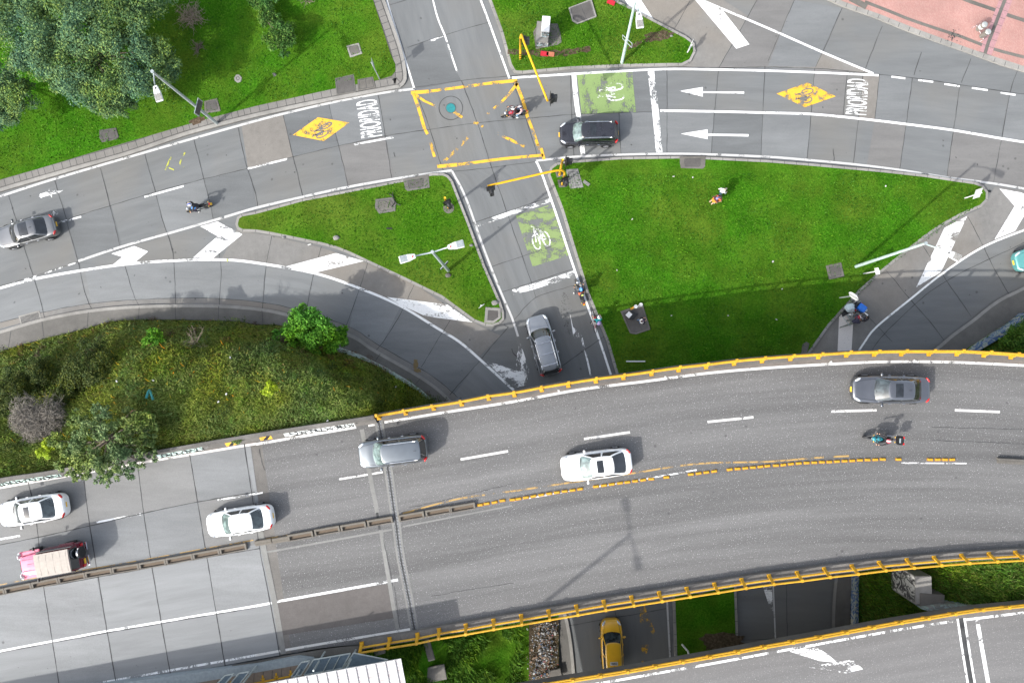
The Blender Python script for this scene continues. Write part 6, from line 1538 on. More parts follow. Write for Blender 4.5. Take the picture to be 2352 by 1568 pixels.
# pink off-roader
p = G(113,1287,ZD+.9); th = thing('off_road_jeep', 'pink and maroon off road jeep with long beige roof and spare wheel behind', 'jeep', (p.x, p.y, ZD), ang(-170,31))
M['pink'] = car_paint('faded_pink_paint', (.70,.12,.23), 0, .5); M['maroon'] = car_paint('maroon_paint', (.16,.012,.03), 0, .35); M['beige'] = plain('beige_hard_top', (.40,.36,.315), .85, var=.08)
def bx(c, d, name, mt, bev=.03, par=None, R=None): b = MB(); b.box(c, d, R=R); return b.build(name, M[mt], par or th, bevel=bev)
L = 4.5
bd = MB(); bd.box((-.95,0,.82), (2.45,1.66,.62)); bd.box((.85,0,.72), (1.2,1.0,.5)); bd.build('body', M['maroon'], th, bevel=.05)
b = MB(); b.grid([[(x, y, z0_-.05*(abs(y)/.68)**3) for y in np.linspace(-w_, w_, 9)] for x, w_, z0_ in ((1.72,.52,1.10),(1.6,.56,1.13),(1.2,.62,1.16),(.7,.67,1.18),(.34,.69,1.19))])
rows = [[(x, y, zz) for y in (-w_, w_)] for x, w_, zz in ((1.72,.52,1.05),)]
b.box((1.0,0,.95), (1.40,1.18,.24)); b.build('bonnet', M['pink'], th, smooth=False)
b = MB()
for y in (-.36,.36): b.box((1.05,y,1.175), (1.2,.05,.03))
b.box((1.0,0,1.19), (.55,.16,.025)); b.build('bonnet_rib', M['pink'], th, bevel=.01)
for s_ in (1,-1):
    b = MB(); b.box((1.18, s_*.74, .86), (1.35,.32,.12)); b.build('wing', M['pink'], th, bevel=.04); b = MB(); b.box((-1.25, s_*.86, .80), (1.0,.14,.14)); b.build('wing', M['maroon'], th, bevel=.04)
    b = MB(); b.lathe([(.10,0),(.11,.10)], (1.78, s_*.46, .88), 14, R=Matrix.Rotation(math.pi/2, 3, 'Y')); b.build('headlight', M['lens'], th)
    b = MB(); b.box((1.86, s_*.62, 1.0), (.08,.22,.22)); b.tube([(1.8,s_*.74,.9),(1.8,s_*.84,1.05)], .05, 6); b.build('indicator', M['whitemetal'], th, bevel=.02)
    b = MB(); b.tube([(.55,s_*.8,1.2),(.58,s_*1.0,1.32)], .02, 5); b.box((.58,s_*1.03,1.34), (.06,.2,.15)); b.build('side_mirror', M['black'], th)
    b = MB(); b.box((-2.24, s_*.68, .85), (.06,.16,.22)); b.build('tail_light', M['red'], th)
    b = MB(); b.box((-.95, s_*.80, 1.48), (2.3,.03,.42)); b.build('side_window', M['glassd'], th)
    for x in (1.1,-1.25):
        w_ = thing('wheel', None, None, (x, s_*.78, .38)); w_.parent = th; R = Matrix.Rotation(math.pi/2, 3, 'X')
        b = MB(); b.lathe([(.22,-.12),(.37,-.12),(.38,-.08),(.38,.08),(.37,.12),(.22,.12)], n=20, R=R); b.build('tyre', M['rubber'], w_); b = MB(); b.lathe([(.22,-.10),(.22,.10)], n=14, R=R); b.build('rim', M['whitemetal'], w_)
cabb = MB(); cabb.add([(.36,-.78,1.14),(.36,.78,1.14),(-2.12,.80,1.14),(-2.12,-.80,1.14),(.20,-.72,1.92),(.20,.72,1.92),(-1.98,.72,1.92),(-1.98,-.72,1.92)], [(0,1,5,4),(1,2,6,5),(2,3,7,6),(3,0,4,7),(4,5,6,7)]); cabb.build('cabin', M['maroon'], th)
b = MB(); b.grid([[(x, y, 1.95-.03*(abs(y)/.74)**2) for y in np.linspace(-.74,.74,7)] for x in np.linspace(.22,-2.0,9)]); b.box((-.9,0,1.87), (2.22,1.46,.05)); b.build('roof', M['beige'], th, bevel=.0)
b = MB()
for x in (-.1,-.55,-1.0,-1.45,-1.85): b.box((x,0,1.948), (.010,1.30,.008))
b.build('roof_seam', M['beige'], th)
b = MB(); b.add([(.365,-.70,1.22),(.365,.70,1.22),(.24,.66,1.84),(.24,-.66,1.84)], [(0,1,2,3)]); b.v = [(x+.012,y,z) for x,y,z in b.v]; b.build('windscreen', M['glassd'], th)
b = MB(); b.add([(-2.13,.70,1.22),(-2.13,-.70,1.22),(-2.0,-.66,1.84),(-2.0,.66,1.84)], [(0,1,2,3)]); b.v = [(x-.012,y,z) for x,y,z in b.v]; b.build('rear_window', M['glassd'], th)
sp = thing('spare_wheel', None, None, (-2.32,-.24,1.22)); sp.parent = th
R = Matrix.Rotation(math.pi/2, 3, 'Y'); b = MB(); b.lathe([(.33,-.13),(.36,-.10),(.36,.06),(.34,.10)], n=22, R=R); b.build('cover', M['chrome'], sp); b = MB(); b.lathe([(.33,-.15),(.37,-.13),(.37,-.05)], n=22, R=R); b.build('tyre', M['rubber'], sp)
bx((1.93,0,.58), (.12,1.55,.16), 'bumper', 'chrome'); bx((-2.35,.45,.56), (.14,.7,.15), 'bumper', 'chrome'); bx((-2.35,-.5,.56), (.14,.55,.15), 'bumper', 'chrome')
bx((-2.27,.42,.82), (.04,.34,.17), 'number_plate', 'plate', .005); bx((1.80,0,.86), (.06,.8,.34), 'grille', 'black')

def motorcycle(label, pos, head, z0, tankm, L=2.15, box=False, tankc=None, fairing=None, lean=0, plate=True):
    p = G(pos[0], pos[1], z0+.6); th = thing('motorcycle', label, 'motorcycle', (p.x, p.y, z0), ang(*head), rot=(lean, 0, ang(*head)))
    s = L/2.0
    for x in (.66*s, -.64*s):
        w_ = thing('wheel', None, None, (x,0,.30)); w_.parent = th; R = Matrix.Rotation(math.pi/2, 3, 'X')
        b = MB(); b.lathe([(.23,-.05),(.29,-.055),(.30,0),(.29,.055),(.23,.05)], n=22, R=R); b.build('tyre', M['rubber'], w_); b = MB()
        for k in range(5): a = k*2*math.pi/5; b.box((.12*math.cos(a),0,.12*math.sin(a)), (.24,.03,.03), R=Matrix.Rotation(-a, 3, 'Y'))
        b.lathe([(.06,-.06),(.06,.06)], n=10, R=R); b.build('rim', M['rim'], w_)
    b = MB(); b.tube([(-.64*s,.09,.3),(-.1,.12,.42),(.2,.1,.5),(.42,.04,.9)], .025, 6); b.tube([(-.64*s,-.09,.3),(-.1,-.12,.42),(.2,-.1,.5),(.42,-.04,.9)], .025, 6); b.tube([(.42,0,.9),(-.1,0,.72),(-.85*s,0,.80)], .03, 6); b.build('frame', M['black'], th)
    b = MB(); b.ell((.05,0,.45), (.24,.16,.2), 12, 8); b.box((.1,0,.62), (.25,.22,.2)); b.build('engine', M['steel'], th)
    b = MB()
    for y in (-.10,.10): b.tube([(.66*s,y,.3),(.46*s,y,.95)], .026, 6)
    b.build('fork', M['chrome'], th)
    b = MB(); b.ell((.16,0,.84), (.27,.155,.13), 14, 10); tk = b.build('tank', M[tankm], th, smooth=True); b = MB(); b.lathe([(.05,0),(.05,.02)], (.2,0,.965), 12); b.build('fuel_cap', M['chrome'], tk)
    if fairing:
        for y in (-1,1): b = MB(); b.ell((.36,y*.17,.80), (.20,.05,.15), 10, 8, R=Matrix.Rotation(y*-.35, 3, 'Z')); b.build('fairing', M[fairing], th, smooth=True)
        b = MB(); b.ell((.58,0,.98), (.14,.15,.12), 12, 8); b.build('fairing', M[fairing], th, smooth=True)
    b = MB(); b.box((-.32,0,.82), (.66,.26,.09)); b.box((-.55,0,.86), (.28,.24,.08)); b.build('seat', M['rubber'], th, bevel=.03)
    b = MB(); b.tube([(.34,.38,1.02),(.44,.26,1.06),(.46,0,1.02),(.44,-.26,1.06),(.34,-.38,1.02)], .018, 6); b.build('handlebar', M['black'], th)
    for y in (-1,1):
        b = MB(); b.tube([(.42,y*.26,1.06),(.46,y*.34,1.2)], .01, 5); b.ell((.46,y*.36,1.22), (.03,.075,.05), 8, 6); b.build('mirror', M['black'], th)
        b = MB(); b.ell((.54,y*.2,.85), (.03,.05,.03), 8, 6); b.ell((-.86*s,y*.16,.78), (.03,.05,.03), 8, 6); b.build('indicator', M['plate'], th)
    b = MB(); b.ell((.60*s,0,.92), (.09,.10,.10), 12, 8); b.build('headlight', M['lens'], th, smooth=True)
    b = MB(); b.grid([[(.66*s+.33*math.cos(t), y, .30+.33*math.sin(t)) for y in (-.06,0,.06)] for t in np.linspace(.5, 2.4, 8)]); b.grid([[(-.64*s+.34*math.cos(t), y, .30+.34*math.sin(t)) for y in (-.07,0,.07)] for t in np.linspace(.8, 2.9, 8)]); b.build('mudguard', M['dirtyslab'] if not fairing else M['black'], th)
    b = MB(); b.ell((-.93*s,0,.80), (.05,.09,.05), 8, 6); b.build('tail_light', M['red'], th)
    b = MB(); b.tube([(.05,-.15,.35),(-.3,-.17,.3),(-.85*s,-.19,.42)], .045, 8); b.build('exhaust', M['chrome'], th)
    b = MB()
    for y in (-1,1): b.tube([(-.05,y*.12,.38),(-.05,y*.30,.36)], .02, 6)
    b.build('footpeg', M['black'], th)
    if plate: b = MB(); b.box((-1.0*s,0,.66), (.03,.18,.16), R=Matrix.Rotation(.6, 3, 'Y')); b.build('number_plate', M['plate'], th)
    if box:
        b = MB(); b.box((-1.08,0,1.02), (.42,.58,.34)); b.build('top_case', M['black'], th, bevel=.07)
        for y in (-.2,.2): b = MB(); b.box((-1.25,y,1.17), (.09,.14,.06)); b.build('reflector', M['red'], th, bevel=.01)
        b = MB(); b.box((-1.0,0,1.195), (.10,.30,.012)); b.build('case_handle', M['steel'], th)
    return th
M['tealm'] = car_paint('teal_tank_paint', (.01,.23,.28), .2, .3); M['redm'] = car_paint('red_tank_paint', (.42,.008,.03), 0, .3); M['blackm'] = car_paint('black_tank_paint', (.012,.012,.014), 0, .3); M['bluem'] = car_paint('blue_tank_paint', (.02,.20,.55), .1, .3)
mA = motorcycle('red tanked motorcycle carrying two people over the yellow box', (1180,260), (-61,8), 0, 'redm')
mB = motorcycle('black motorcycle with a blue tank on the upper left road', (454,476), (-60,15.5), 0, 'bluem')
mC = motorcycle('black motorcycle waiting by the kerb of the cross street', (1331.5,668), (-19,-58), 0, 'blackm')
mD = motorcycle('teal motorcycle with a black top case on the bridge', (2021,1006), (-1,-.06), ZD, 'tealm', L=2.1, box=True, fairing='tealm')
# bicycle
p = G(1363,738,.5); bk = thing('bicycle', 'red framed bicycle at the kerb of the cross street', 'bicycle', (p.x-.0, p.y, 0), ang(-9,-57), rot=(.20, 0, ang(-9,-57)))
for x in (.52,-.52):
    w_ = thing('wheel', None, None, (x,0,.34)); w_.parent = bk; R = Matrix.Rotation(math.pi/2, 3, 'X')
    b = MB(); b.tube([(.33*math.cos(t),0,.33*math.sin(t)) for t in np.linspace(0, 2*math.pi, 29)], .022, 6); b.build('tyre', M['rubber'], w_)
    b = MB()
    for k in range(9): a = k*math.pi/9; b.tube([(.32*math.cos(a),0,.32*math.sin(a)),(-.32*math.cos(a),0,-.32*math.sin(a))], .004, 4)
    b.build('spokes', M['chrome'], w_)
b = MB(); 
for P_ in ([(-.52,0,.34),(-.1,0,.30),(.36,0,.80),(-.18,0,.82),(-.1,0,.30)], [(-.52,0,.34),(-.18,0,.82)], [(-.2,0,.92),(-.18,0,.78)]): b.tube(P_, .024, 7)
b.build('frame', M['redpaint'], bk); b = MB(); b.tube([(.52,0,.34),(.38,0,.95)], .02, 6); b.build('fork', M['black'], bk)
b = MB(); b.tube([(.34,-.30,1.0),(.42,0,1.0),(.34,.30,1.0)], .016, 6); b.build('handlebar', M['black'], bk); b = MB(); b.ell((-.22,0,.95), (.14,.08,.04), 10, 6); b.build('saddle', M['black'], bk)
# handcart with load
ct = thing('handcart', 'handcart piled with black boards, bags and junk by the right lawn edge', 'cart', G(1960,716,0), ang(10,-8)); 
b = MB(); b.box((0,0,.45), (1.5,.9,.06)); b.tube([(-.75,-.4,.5),(-1.25,-.4,.95)], .025, 6); b.tube([(-.75,.4,.5),(-1.25,.4,.95)], .025, 6); b.tube([(-1.25,-.45,.95),(-1.25,.45,.95)], .025, 6); b.build('frame', M['steel'], ct)
for x in (-.4,.4):
    for y in (-.5,.5): b = MB(); b.lathe([(.2,-.03),(.2,.03)], (x,y,.2), 16, R=Matrix.Rotation(math.pi/2,3,'X')); b.build('wheel', M['rubber'], ct)
cs = [M['black'], M['steel'], M['redpaint'], M['whitemetal'], M['trough'], M['glass']]
b = MB(); rs = random.Random(3)
for k in range(34): b.box((rs.uniform(-.7,.6), rs.uniform(-.42,.42), rs.uniform(.5,.85)), (rs.uniform(.08,.3), rs.uniform(.05,.2), rs.uniform(.05,.15)), rs.uniform(0,3), rs.randrange(6))
tag(b.build('junk', cs, ct), None)
def item(name, label, cat, c, z, d, a, mt, bev=.04, tilt=None):
    o = MB().box((0,0,0), d).build(name, M[mt] if isinstance(mt, str) else mt, bevel=bev); o.location = G(c[0], c[1], z); o.rotation_euler = tilt or (0,0,a); return tag(o, label, cat)
item('crate', 'blue plastic crate on the front of the handcart', 'crate', (1978.5,706.5), 1.0, (.62,.50,.40), ang(22,16), plain('blue_plastic', (.02,.16,.62), .4))
for k, (x, y, z) in enumerate(((1966,702,1.1),(1946,717,1.0))):
    item('board', ('black board sticking out of the handcart beside the blue crate', 'black board sticking out of the handcart toward the lawn')[k], 'board', (x, y), z, (.95,.28,.04), ang(20,-10), 'black', .008, (.3, .1, ang(20,-10)))
b = MB(); b.ell((0,0,0), (.42,.34,.32), 14, 10); b.v = [tuple(Vector(v)*(1+.45*mnoise.noise(Vector(v)*3.1))) for v in b.v]; o = b.build('plastic_bag', plain('clear_plastic', (.42,.50,.53), .3), smooth=True); o.location = G(1953,707,1.15); tag(o, 'pale translucent rubbish bag on the handcart', 'bag')
b = MB(); b.ell((0,0,0), (.26,.22,.16), 12, 8); o = b.build('bag', M['redpaint'], smooth=True); o.location = G(1972,730,.95); tag(o, 'red bag held between the two people at the handcart', 'bag')
# things on the slab
bg_ = thing('case', 'open black case with a white lining on the dark slab', 'case', G(1447,721,.27), ang(12,-13))
b = MB(); b.box((0,-.1,.12), (.62,.40,.24)); b.build('shell', M['black'], bg_, bevel=.03); b = MB(); b.box((-.12,.06,.262), (.40,.36,.04)); b.build('lining', M['whitemetal'], bg_, bevel=.01); b = MB(); b.box((.1,-.37,.08), (.62,.16,.16)); b.build('flap', M['black'], bg_, bevel=.03)
b = MB(); 
for q in (((0,0,.05),(.30,.14,.1)),((.1,.05,.10),(.1,.08,.12)),((-.1,0,.1),(.08,.12,.08))): b.box(*q, .3)
o = b.build('tool', M['railyellow'], bevel=.02); o.location = G(1451.5,707,.26); o.rotation_euler = (0,0,.3); tag(o, 'yellow tool lying on the upper edge of the dark slab', 'tool')
for x, y, r, l in ((1459,703.5,.135,'white bucket nearest the yellow tool on the slab'),(1470.5,699.5,.135,'white bucket at the upper corner of the slab'),(1466.8,701.5,.07,'small white cup between the two white buckets')):
    b = MB(); b.lathe([(r*.85,0),(r,.28),(r*1.02,.30),(r*.9,.30)], n=16); o = b.build('bucket', M['whitemetal']); o.location = G(x, y, .26); tag(o, l, 'bucket')

# ================================================================== PEOPLE
CLOTH = {}
def cloth(c):
    if c not in CLOTH: CLOTH[c] = plain('fabric', c, .85, var=.25, scale=9)
    return CLOTH[c]
def person(label, pos, head, z0, pose, top, legs, shoes=(.6,.6,.58), skin='skin', helmet=None, hair=True, cap=None, vest=None, pack=None, group=None, zref=.1, sleeve=None, hood=None, lean=0, s=1.0):
    base = G(pos[0], pos[1], z0+zref); a = ang(*head)
    th = thing('person', label, 'person', (base.x, base.y, z0), a, group=group); th.scale = (s, s, s)
    V3 = Vector
    J = dict(pel=(0,0,.95), spi=(.01,0,1.12), che=(.01,0,1.33), neb=(0,0,1.47), nec=(.015,0,1.53), h1=(.03,0,1.61), h2=(.03,0,1.70), sh=(0,.185,1.42), el=(.0,.26,1.15), wr=(.08,.27,.92), hip=(0,.095,.92), kn=(.03,.11,.50), an=(-.01,.11,.09), to=(.15,.12,.04))
    L = {k: V3(v) for k, v in J.items() if k in ('sh','el','wr','hip','kn','an','to')}
    R = {k: V3((v.x, -v.y, v.z)) for k, v in L.items()}
    C = {k: V3(v) for k, v in J.items() if k not in L}
    def setp(d):
        for k, v in d.items():
            if k.startswith('L_'): L[k[2:]] = V3(v)
            elif k.startswith('R_'): R[k[2:]] = V3(v)
            elif k in C: C[k] = V3(v)
            else: L[k] = V3(v); R[k] = V3((v[0], -v[1], v[2]))
    if pose == 'ride': setp(dict(pel=(-.20,0,.92), spi=(-.15,0,1.08), che=(-.05,0,1.28), neb=(0,0,1.42), nec=(.03,0,1.47), h1=(.06,0,1.55), h2=(.07,0,1.64), sh=(-.03,.19,1.38), el=(.14,.33,1.18), wr=(.33,.33,1.06), hip=(-.18,.10,.90), kn=(.20,.25,.80), an=(-.02,.25,.40), to=(.14,.26,.34)))
    if pose == 'pillion': setp(dict(pel=(-.58,0,.98), spi=(-.56,0,1.13), che=(-.52,0,1.33), neb=(-.48,0,1.46), nec=(-.46,0,1.51), h1=(-.43,0,1.59), h2=(-.42,0,1.68), sh=(-.51,.18,1.42), el=(-.40,.27,1.18), wr=(-.22,.22,1.05), hip=(-.56,.10,.96), kn=(-.16,.26,.86), an=(-.30,.27,.46), to=(-.14,.29,.40)))
    if pose == 'straddle': setp(dict(pel=(-.20,0,.90), spi=(-.16,0,1.07), che=(-.08,0,1.28), neb=(-.03,0,1.42), nec=(0,0,1.47), h1=(.04,0,1.55), h2=(.05,0,1.64), sh=(-.06,.19,1.38), el=(.10,.33,1.18), wr=(.32,.33,1.06), hip=(-.18,.11,.88), kn=(.02,.30,.50), an=(-.08,.36,.09), to=(.08,.38,.04)))
    if pose == 'bike': setp(dict(pel=(-.22,0,.98), spi=(-.12,0,1.12), che=(.02,0,1.28), neb=(.12,0,1.38), nec=(.16,0,1.42), h1=(.21,0,1.48), h2=(.24,0,1.56), sh=(.05,.18,1.34), el=(.20,.28,1.16), wr=(.34,.27,1.04), hip=(-.2,.1,.95), kn=(-.02,.14,.52), an=(-.14,.16,.12), to=(.02,.17,.06)))
    if pose == 'phone': setp(dict(el=(.08,.26,1.18), wr=(.30,.12,1.22), h1=(.05,0,1.60), h2=(.07,0,1.69), L_an=(-.02,.16,.09), R_an=(.02,-.12,.09)))
    if pose == 'lean': setp(dict(pel=(0,0,.92), spi=(.10,0,1.07), che=(.26,0,1.22), neb=(.38,0,1.30), nec=(.43,0,1.33), h1=(.50,0,1.36), h2=(.56,0,1.42), sh=(.28,.19,1.30), el=(.44,.26,1.08), wr=(.62,.22,.98), L_hip=(.02,.1,.9), R_hip=(-.02,-.1,.9), L_kn=(.16,.12,.50), L_an=(.05,.12,.09), L_to=(.22,.13,.04), R_kn=(-.28,-.12,.52), R_an=(-.62,-.13,.16), R_to=(-.50,-.14,.05)))
    if pose == 'reach': setp(dict(spi=(.03,0,1.1), che=(.08,0,1.3), neb=(.12,0,1.43), nec=(.14,0,1.48), h1=(.18,0,1.56), h2=(.2,0,1.65), sh=(.08,.19,1.38), L_el=(.22,.28,1.18), L_wr=(.42,.22,1.08), R_el=(.30,-.22,1.22), R_wr=(.55,-.12,1.14)))
    if pose == 'walk': setp(dict(L_kn=(.20,.10,.52), L_an=(.22,.10,.10), L_to=(.38,.11,.05), R_kn=(-.06,-.10,.50), R_an=(-.32,-.11,.16), R_to=(-.20,-.12,.05), L_el=(-.12,.27,1.16), L_wr=(-.04,.28,.93), R_el=(.10,-.26,1.17), R_wr=(.30,-.2,1.05)))
    if pose == 'talk': setp(dict(L_el=(.04,.28,1.16), L_wr=(.26,.16,1.10), R_el=(.0,-.27,1.15), R_wr=(.14,-.27,.95)))
    vs, ed, rad, part = [], [], [], []
    def v(p, r, k): vs.append(tuple(p)); rad.append(r); part.append(k); return len(vs)-1
    def e(a_, b_): ed.append((a_, b_))
    pel = v(C['pel'], (.150,.115), 'legs'); spi = v(C['spi'], (.140,.105), 'top'); che = v(C['che'], (.165,.115), 'top'); neb = v(C['neb'], (.085,.075), 'top'); nec = v(C['nec'], (.055,.055), 'skin'); h1 = v(C['h1'], (.075,.085), 'skin'); h2 = v(C['h2'], (.082,.098), 'skin')
    up = (C['h2']-C['h1']).normalized(); fw = V3((1,0,0)); fw = (fw-up*fw.dot(up)).normalized()
    nose = v(C['h1']+fw*.105+up*.02, (.014,.014), 'skin'); ht = v(C['h2']+up*.06, (.06,.075), 'skin')
    for a_, b_ in ((pel,spi),(spi,che),(che,neb),(neb,nec),(nec,h1),(h1,h2),(h2,ht),(h1,nose)): e(a_, b_)
    for S_, sg in ((L,1),(R,-1)):
        sh = v(S_['sh'], (.072,.072), 'top'); el = v(S_['el'], (.048,.048), 'sleeve'); wr = v(S_['wr'], (.030,.032), 'skin')
        e(che, sh); e(sh, el); m_ = v(S_['el'].lerp(S_['wr'], .6), (.040,.040), 'sleeve'); e(el, m_); e(m_, wr)
        d = (S_['wr']-S_['el']).normalized(); side = d.cross(V3((0,0,1))); side = side.normalized() if side.length > .1 else V3((1,0,0)); nn = side.cross(d).normalized()
        pa = v(S_['wr']+d*.05, (.036,.020), 'skin'); pb = v(S_['wr']+d*.085, (.036,.016), 'skin'); e(wr, pa); e(pa, pb)
        for q, (o_, ln) in enumerate(((-.028,.062),(-.010,.074),(.010,.070),(.028,.055))):
            k0 = v(S_['wr']+d*.095+side*o_, (.0095,.0095), 'skin'); k1 = v(S_['wr']+d*(.095+ln*.55)+side*o_-nn*.012, (.0085,.0085), 'skin'); k2 = v(S_['wr']+d*(.095+ln*.8)+side*o_-nn*.038, (.0075,.0075), 'skin'); e(pb, k0); e(k0, k1); e(k1, k2)
        t0 = v(S_['wr']+d*.045-side*sg*.042, (.0105,.0105), 'skin'); t1 = v(S_['wr']+d*.080-side*sg*.060-nn*.02, (.009,.009), 'skin'); e(pa, t0); e(t0, t1)
        hp = v(S_['hip'], (.098,.098), 'legs'); kn = v(S_['kn'], (.064,.064), 'legs'); an = v(S_['an'], (.043,.043), 'legs'); to = v(S_['to'], (.042,.034), 'shoe')
        cf = v(S_['kn'].lerp(S_['an'], .35), (.060,.060), 'legs'); hl_ = v(S_['an']*.8+V3((S_['an']-S_['to']))*.0+S_['an']*.2+V3((0,0,-.035)), (.045,.040), 'shoe')
        e(pel, hp); e(hp, kn); e(kn, cf); e(cf, an); e(an, hl_); e(hl_, to)
    me = bpy.data.meshes.new('person_skin'); me.from_pydata(vs, ed, []); o = bpy.data.objects.new('tmp', me); COL.objects.link(o)
    md = o.modifiers.new('s', 'SKIN'); md.use_smooth_shade = True; md.branch_smoothing = .3
    for i, sv in enumerate(me.skin_vertices[0].data): sv.radius = rad[i]; sv.use_root = (i == 0)
    ss = o.modifiers.new('ss', 'SUBSURF'); ss.levels = 1; ss.render_levels = 1
    bm_ = bpy.data.meshes.new_from_object(o.evaluated_get(bpy.context.evaluated_depsgraph_get())); bpy.data.objects.remove(o); bpy.data.meshes.remove(me)
    mats = [M[skin], cloth(top), cloth(legs), cloth(shoes), cloth(sleeve) if sleeve not in (None, 'skin') else (M[skin] if sleeve == 'skin' else cloth(top))]
    for mm in mats: bm_.materials.append(mm)
    ix = {'skin':0,'top':1,'legs':2,'shoe':3,'sleeve':4}
    A_ = np.array([vs[i] for i, _ in ed]); B_ = np.array([vs[j] for _, j in ed]); rr = np.array([max(rad[i])+max(rad[j]) for i, j in ed])/2
    pk = [(part[i], part[j]) for i, j in ed]; D_ = B_-A_; DD = (D_**2).sum(1)+1e-9
    for f in bm_.polygons:
        c = np.array(f.center); t = np.clip(((c-A_)*D_).sum(1)/DD, 0, 1); dist = np.linalg.norm(A_+D_*t[:,None]-c, axis=1)-rr; k = int(np.argmin(dist)); f.material_index = ix[pk[k][0] if t[k] < .5 else pk[k][1]]; f.use_smooth = True
    bo_ = bpy.data.objects.new('body', bm_); COL.objects.link(bo_); bo_.parent = th
    hc = (C['h1']+C['h2'])/2; Rh = Matrix((fw, up.cross(fw), up)).transposed()
    at = lambda x, y, z: hc+Rh @ V3((x, y, z))
    b = MB()
    for y in (-.035,.035): b.ell(at(.088,y,.012), (.012,.016,.011), 8, 6, R=Rh)
    b.build('eyes', M['eye'], th); b = MB(); b.ell(at(.092,0,-.062), (.008,.026,.007), 8, 5, R=Rh); b.build('mouth', cloth((.32,.12,.10)), th)
    b = MB()
    for y in (-.088,.088): b.ell(at(0,y,-.005), (.022,.012,.034), 8, 6, R=Rh)
    b.build('ears', M[skin], th)
    if helmet:
        b = MB(); b.ell(at(-.008,0,.045), (.150,.130,.135), 16, 12, R=Rh); ho = b.build('helmet', cloth(helmet[0]) if len(helmet[0]) == 3 else None, th, smooth=True); ho.data.materials[0] = HELM(helmet[0])
        b = MB(); b.grid([[at(-.008+.153*math.cos(u)*math.cos(w_), .133*math.sin(w_), .045+.138*math.sin(u)) for w_ in np.linspace(-.30,.30,4)] for u in np.linspace(.4, 2.6, 9)]); b.build('stripe', HELM(helmet[1]), ho, smooth=True)
        b = MB(); b.grid([[at(-.004+.152*math.cos(u)*math.cos(w_), .133*math.sin(w_)*1.01, .03+.136*math.sin(u)) for w_ in np.linspace(-1.0,1.0,7)] for u in np.linspace(-.35,.30,4)]); b.build('visor', M['glassd'], ho, smooth=True)
    elif hair:
        b = MB(); b.ell(at(-.014,0,.055), (.105,.096,.098), 14, 10, R=Rh); b.build('hair', M['hair'], th, smooth=True)
    if cap:
        b = MB(); b.ell(at(-.01,0,.075), (.115,.105,.085), 14, 8, R=Rh); cp = b.build('cap', cloth(cap), th, smooth=True); b = MB(); b.ell(at(.12,0,.058), (.075,.075,.012), 12, 6, R=Rh); b.build('brim', cloth(cap), cp, smooth=True)
    tv = (C['neb']-C['spi']).normalized(); tf = V3((0,1,0)).cross(tv).normalized(); Rt = Matrix((tf, V3((0,1,0)), tv)).transposed(); tc_ = (C['che']+C['spi'])/2
    if vest:
        b = MB(); prof = [(.175,.215,-.20),(.178,.222,-.05),(.165,.225,.10),(.12,.19,.19)]
        rows = [[tc_+Rt @ V3((rx*math.cos(u), ry*math.sin(u), z)) for u in np.linspace(0, 2*math.pi, 19)] for rx, ry, z in prof]; b.grid(rows); vo = b.build('vest', cloth(vest[0]), th, smooth=True)
        b = MB(); b.grid([[tc_+Rt @ V3((rx*1.02*math.cos(u), ry*1.02*math.sin(u), z)) for u in np.linspace(0, 2*math.pi, 19)] for rx, ry, z in ((.178,.222,-.08),(.178,.224,-.03))]); b.build('reflective_band', cloth(vest[1]), vo)
    if pack:
        b = MB(); b.ell(tc_+Rt @ V3((-.20,0,.02)), (.11,.15,.21), 14, 10, R=Rt); po = b.build('backpack', cloth(pack[0]), th, smooth=True); b = MB(); b.ell(tc_+Rt @ V3((-.28,0,.08)), (.05,.10,.10), 12, 8, R=Rt); b.build('pocket', cloth(pack[1]), po, smooth=True)
    if hood:
        b = MB(); b.tube([C['neb']+V3((.12*math.cos(u)-.02, .13*math.sin(u), .02)) for u in np.linspace(.6, 2*math.pi-.6, 11)], .042, 8); b.build('hood', cloth(hood), th, smooth=True)
    return th
HM = {}
def HELM(c):
    if c not in HM: HM[c] = plain('helmet_shell', c, .25, 0, .5)
    return HM[c]
DKC, BLK, WHC, OR = (.035,.035,.042), (.016,.016,.019), (.72,.72,.70), (.75,.20,.03)
def on(m, **kw): return m
P_ = lambda m: (m.location.x, m.location.y)
def person_on(label, m, **kw):
    t = person(label, (1176,784), (1,0), 0, s=1.08, **kw); t.location = m.location; t.rotation_euler = m.rotation_euler; return t
person_on('person in a maroon jacket and white helmet steering the red motorcycle', mA, pose='ride', top=(.060,.030,.034), legs=BLK, shoes=BLK, helmet=((.75,.75,.73),(.05,.05,.05)))
person_on('person in pink with a dark helmet riding behind on the red motorcycle', mA, pose='pillion', top=(.62,.36,.34), legs=(.16,.27,.38), shoes=WHC, helmet=((.03,.03,.07),(.6,.6,.62)))
person_on('person in black with a white and blue helmet riding the blue tanked motorcycle', mB, pose='ride', top=(.03,.03,.034), legs=(.04,.035,.06), shoes=WHC, helmet=((.72,.73,.76),(.03,.06,.45)))
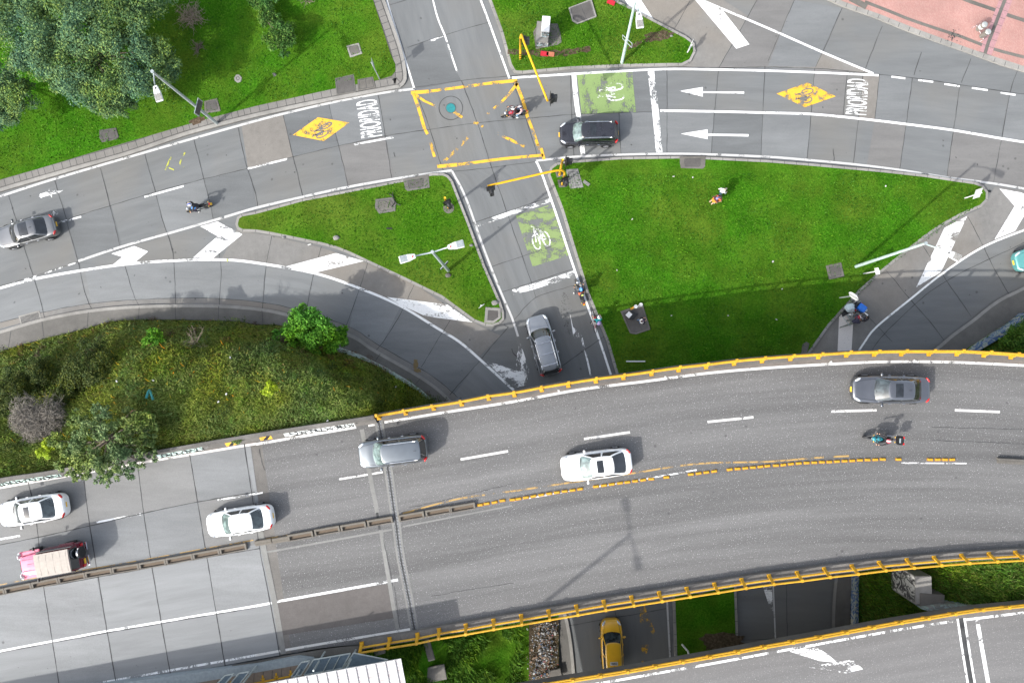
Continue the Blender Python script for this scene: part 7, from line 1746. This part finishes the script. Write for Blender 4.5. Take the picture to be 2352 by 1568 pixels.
person_on('person with a blue helmet and an orange strapped yellow backpack on the waiting motorcycle', mC, pose='straddle', top=(.045,.045,.05), legs=(.05,.05,.06), shoes=WHC, helmet=((.03,.22,.62),(.20,.45,.75)), pack=((.03,.03,.03),(.62,.70,.20)), vest=((.62,.16,.08),(.05,.05,.05)))
person_on('person in black with a red and white helmet riding the teal motorcycle', mD, pose='ride', top=(.030,.028,.030), legs=(.03,.03,.034), shoes=BLK, helmet=((.55,.05,.08),(.75,.72,.70)), sleeve=None)
person_on('person in teal and grey with a purple backpack astride the red bicycle', bk, pose='bike', top=(.02,.36,.38), legs=(.42,.38,.36), shoes=BLK, helmet=((.70,.71,.72),(.05,.05,.06)), pack=((.24,.20,.36),(.24,.20,.36)), sleeve='skin')
person('person in a white hooded jacket walking on the big lawn', (1649,446), (14,-8), .152, 'walk', (.75,.75,.74), (.14,.26,.40), WHC, hood=(.70,.70,.69), hair=True, cap=(.36,.31,.26))
person('person in an orange vest and lilac cap on the big lawn', (1632,465.5), (14,-10), .152, 'talk', (.10,.03,.04), (.52,.36,.27), BLK, cap=(.24,.22,.40), vest=((.76,.23,.03),(.78,.60,.02)), sleeve='skin')
person('person in an orange vest with dark hair facing the others on the big lawn', (1642,461), (-12,9), .152, 'talk', (.10,.03,.04), (.08,.11,.16), WHC, vest=((.76,.19,.05),(.78,.55,.02)), sleeve='skin', skin='skin2')
person('person in a black jacket with white headphones standing on the dark slab', (1466.5,738), (16,-9), .256, 'phone', (.030,.022,.032), (.06,.13,.26), WHC, hood=(.72,.72,.70), cap=(.035,.025,.045))
person('person in a navy jacket and grey cap pushing the handcart', (1944,740), (22,-10), 0, 'lean', (.035,.033,.06), (.17,.19,.17), (.10,.09,.13), cap=(.16,.16,.17), skin='skin2')
person('person with white sleeves and black vest reaching into the handcart', (1972,734), (-8,-16), 0, 'reach', (.045,.042,.05), (.10,.10,.13), (.5,.5,.5), sleeve=(.70,.70,.70), hair=True, vest=((.035,.033,.045),(.22,.22,.24)))
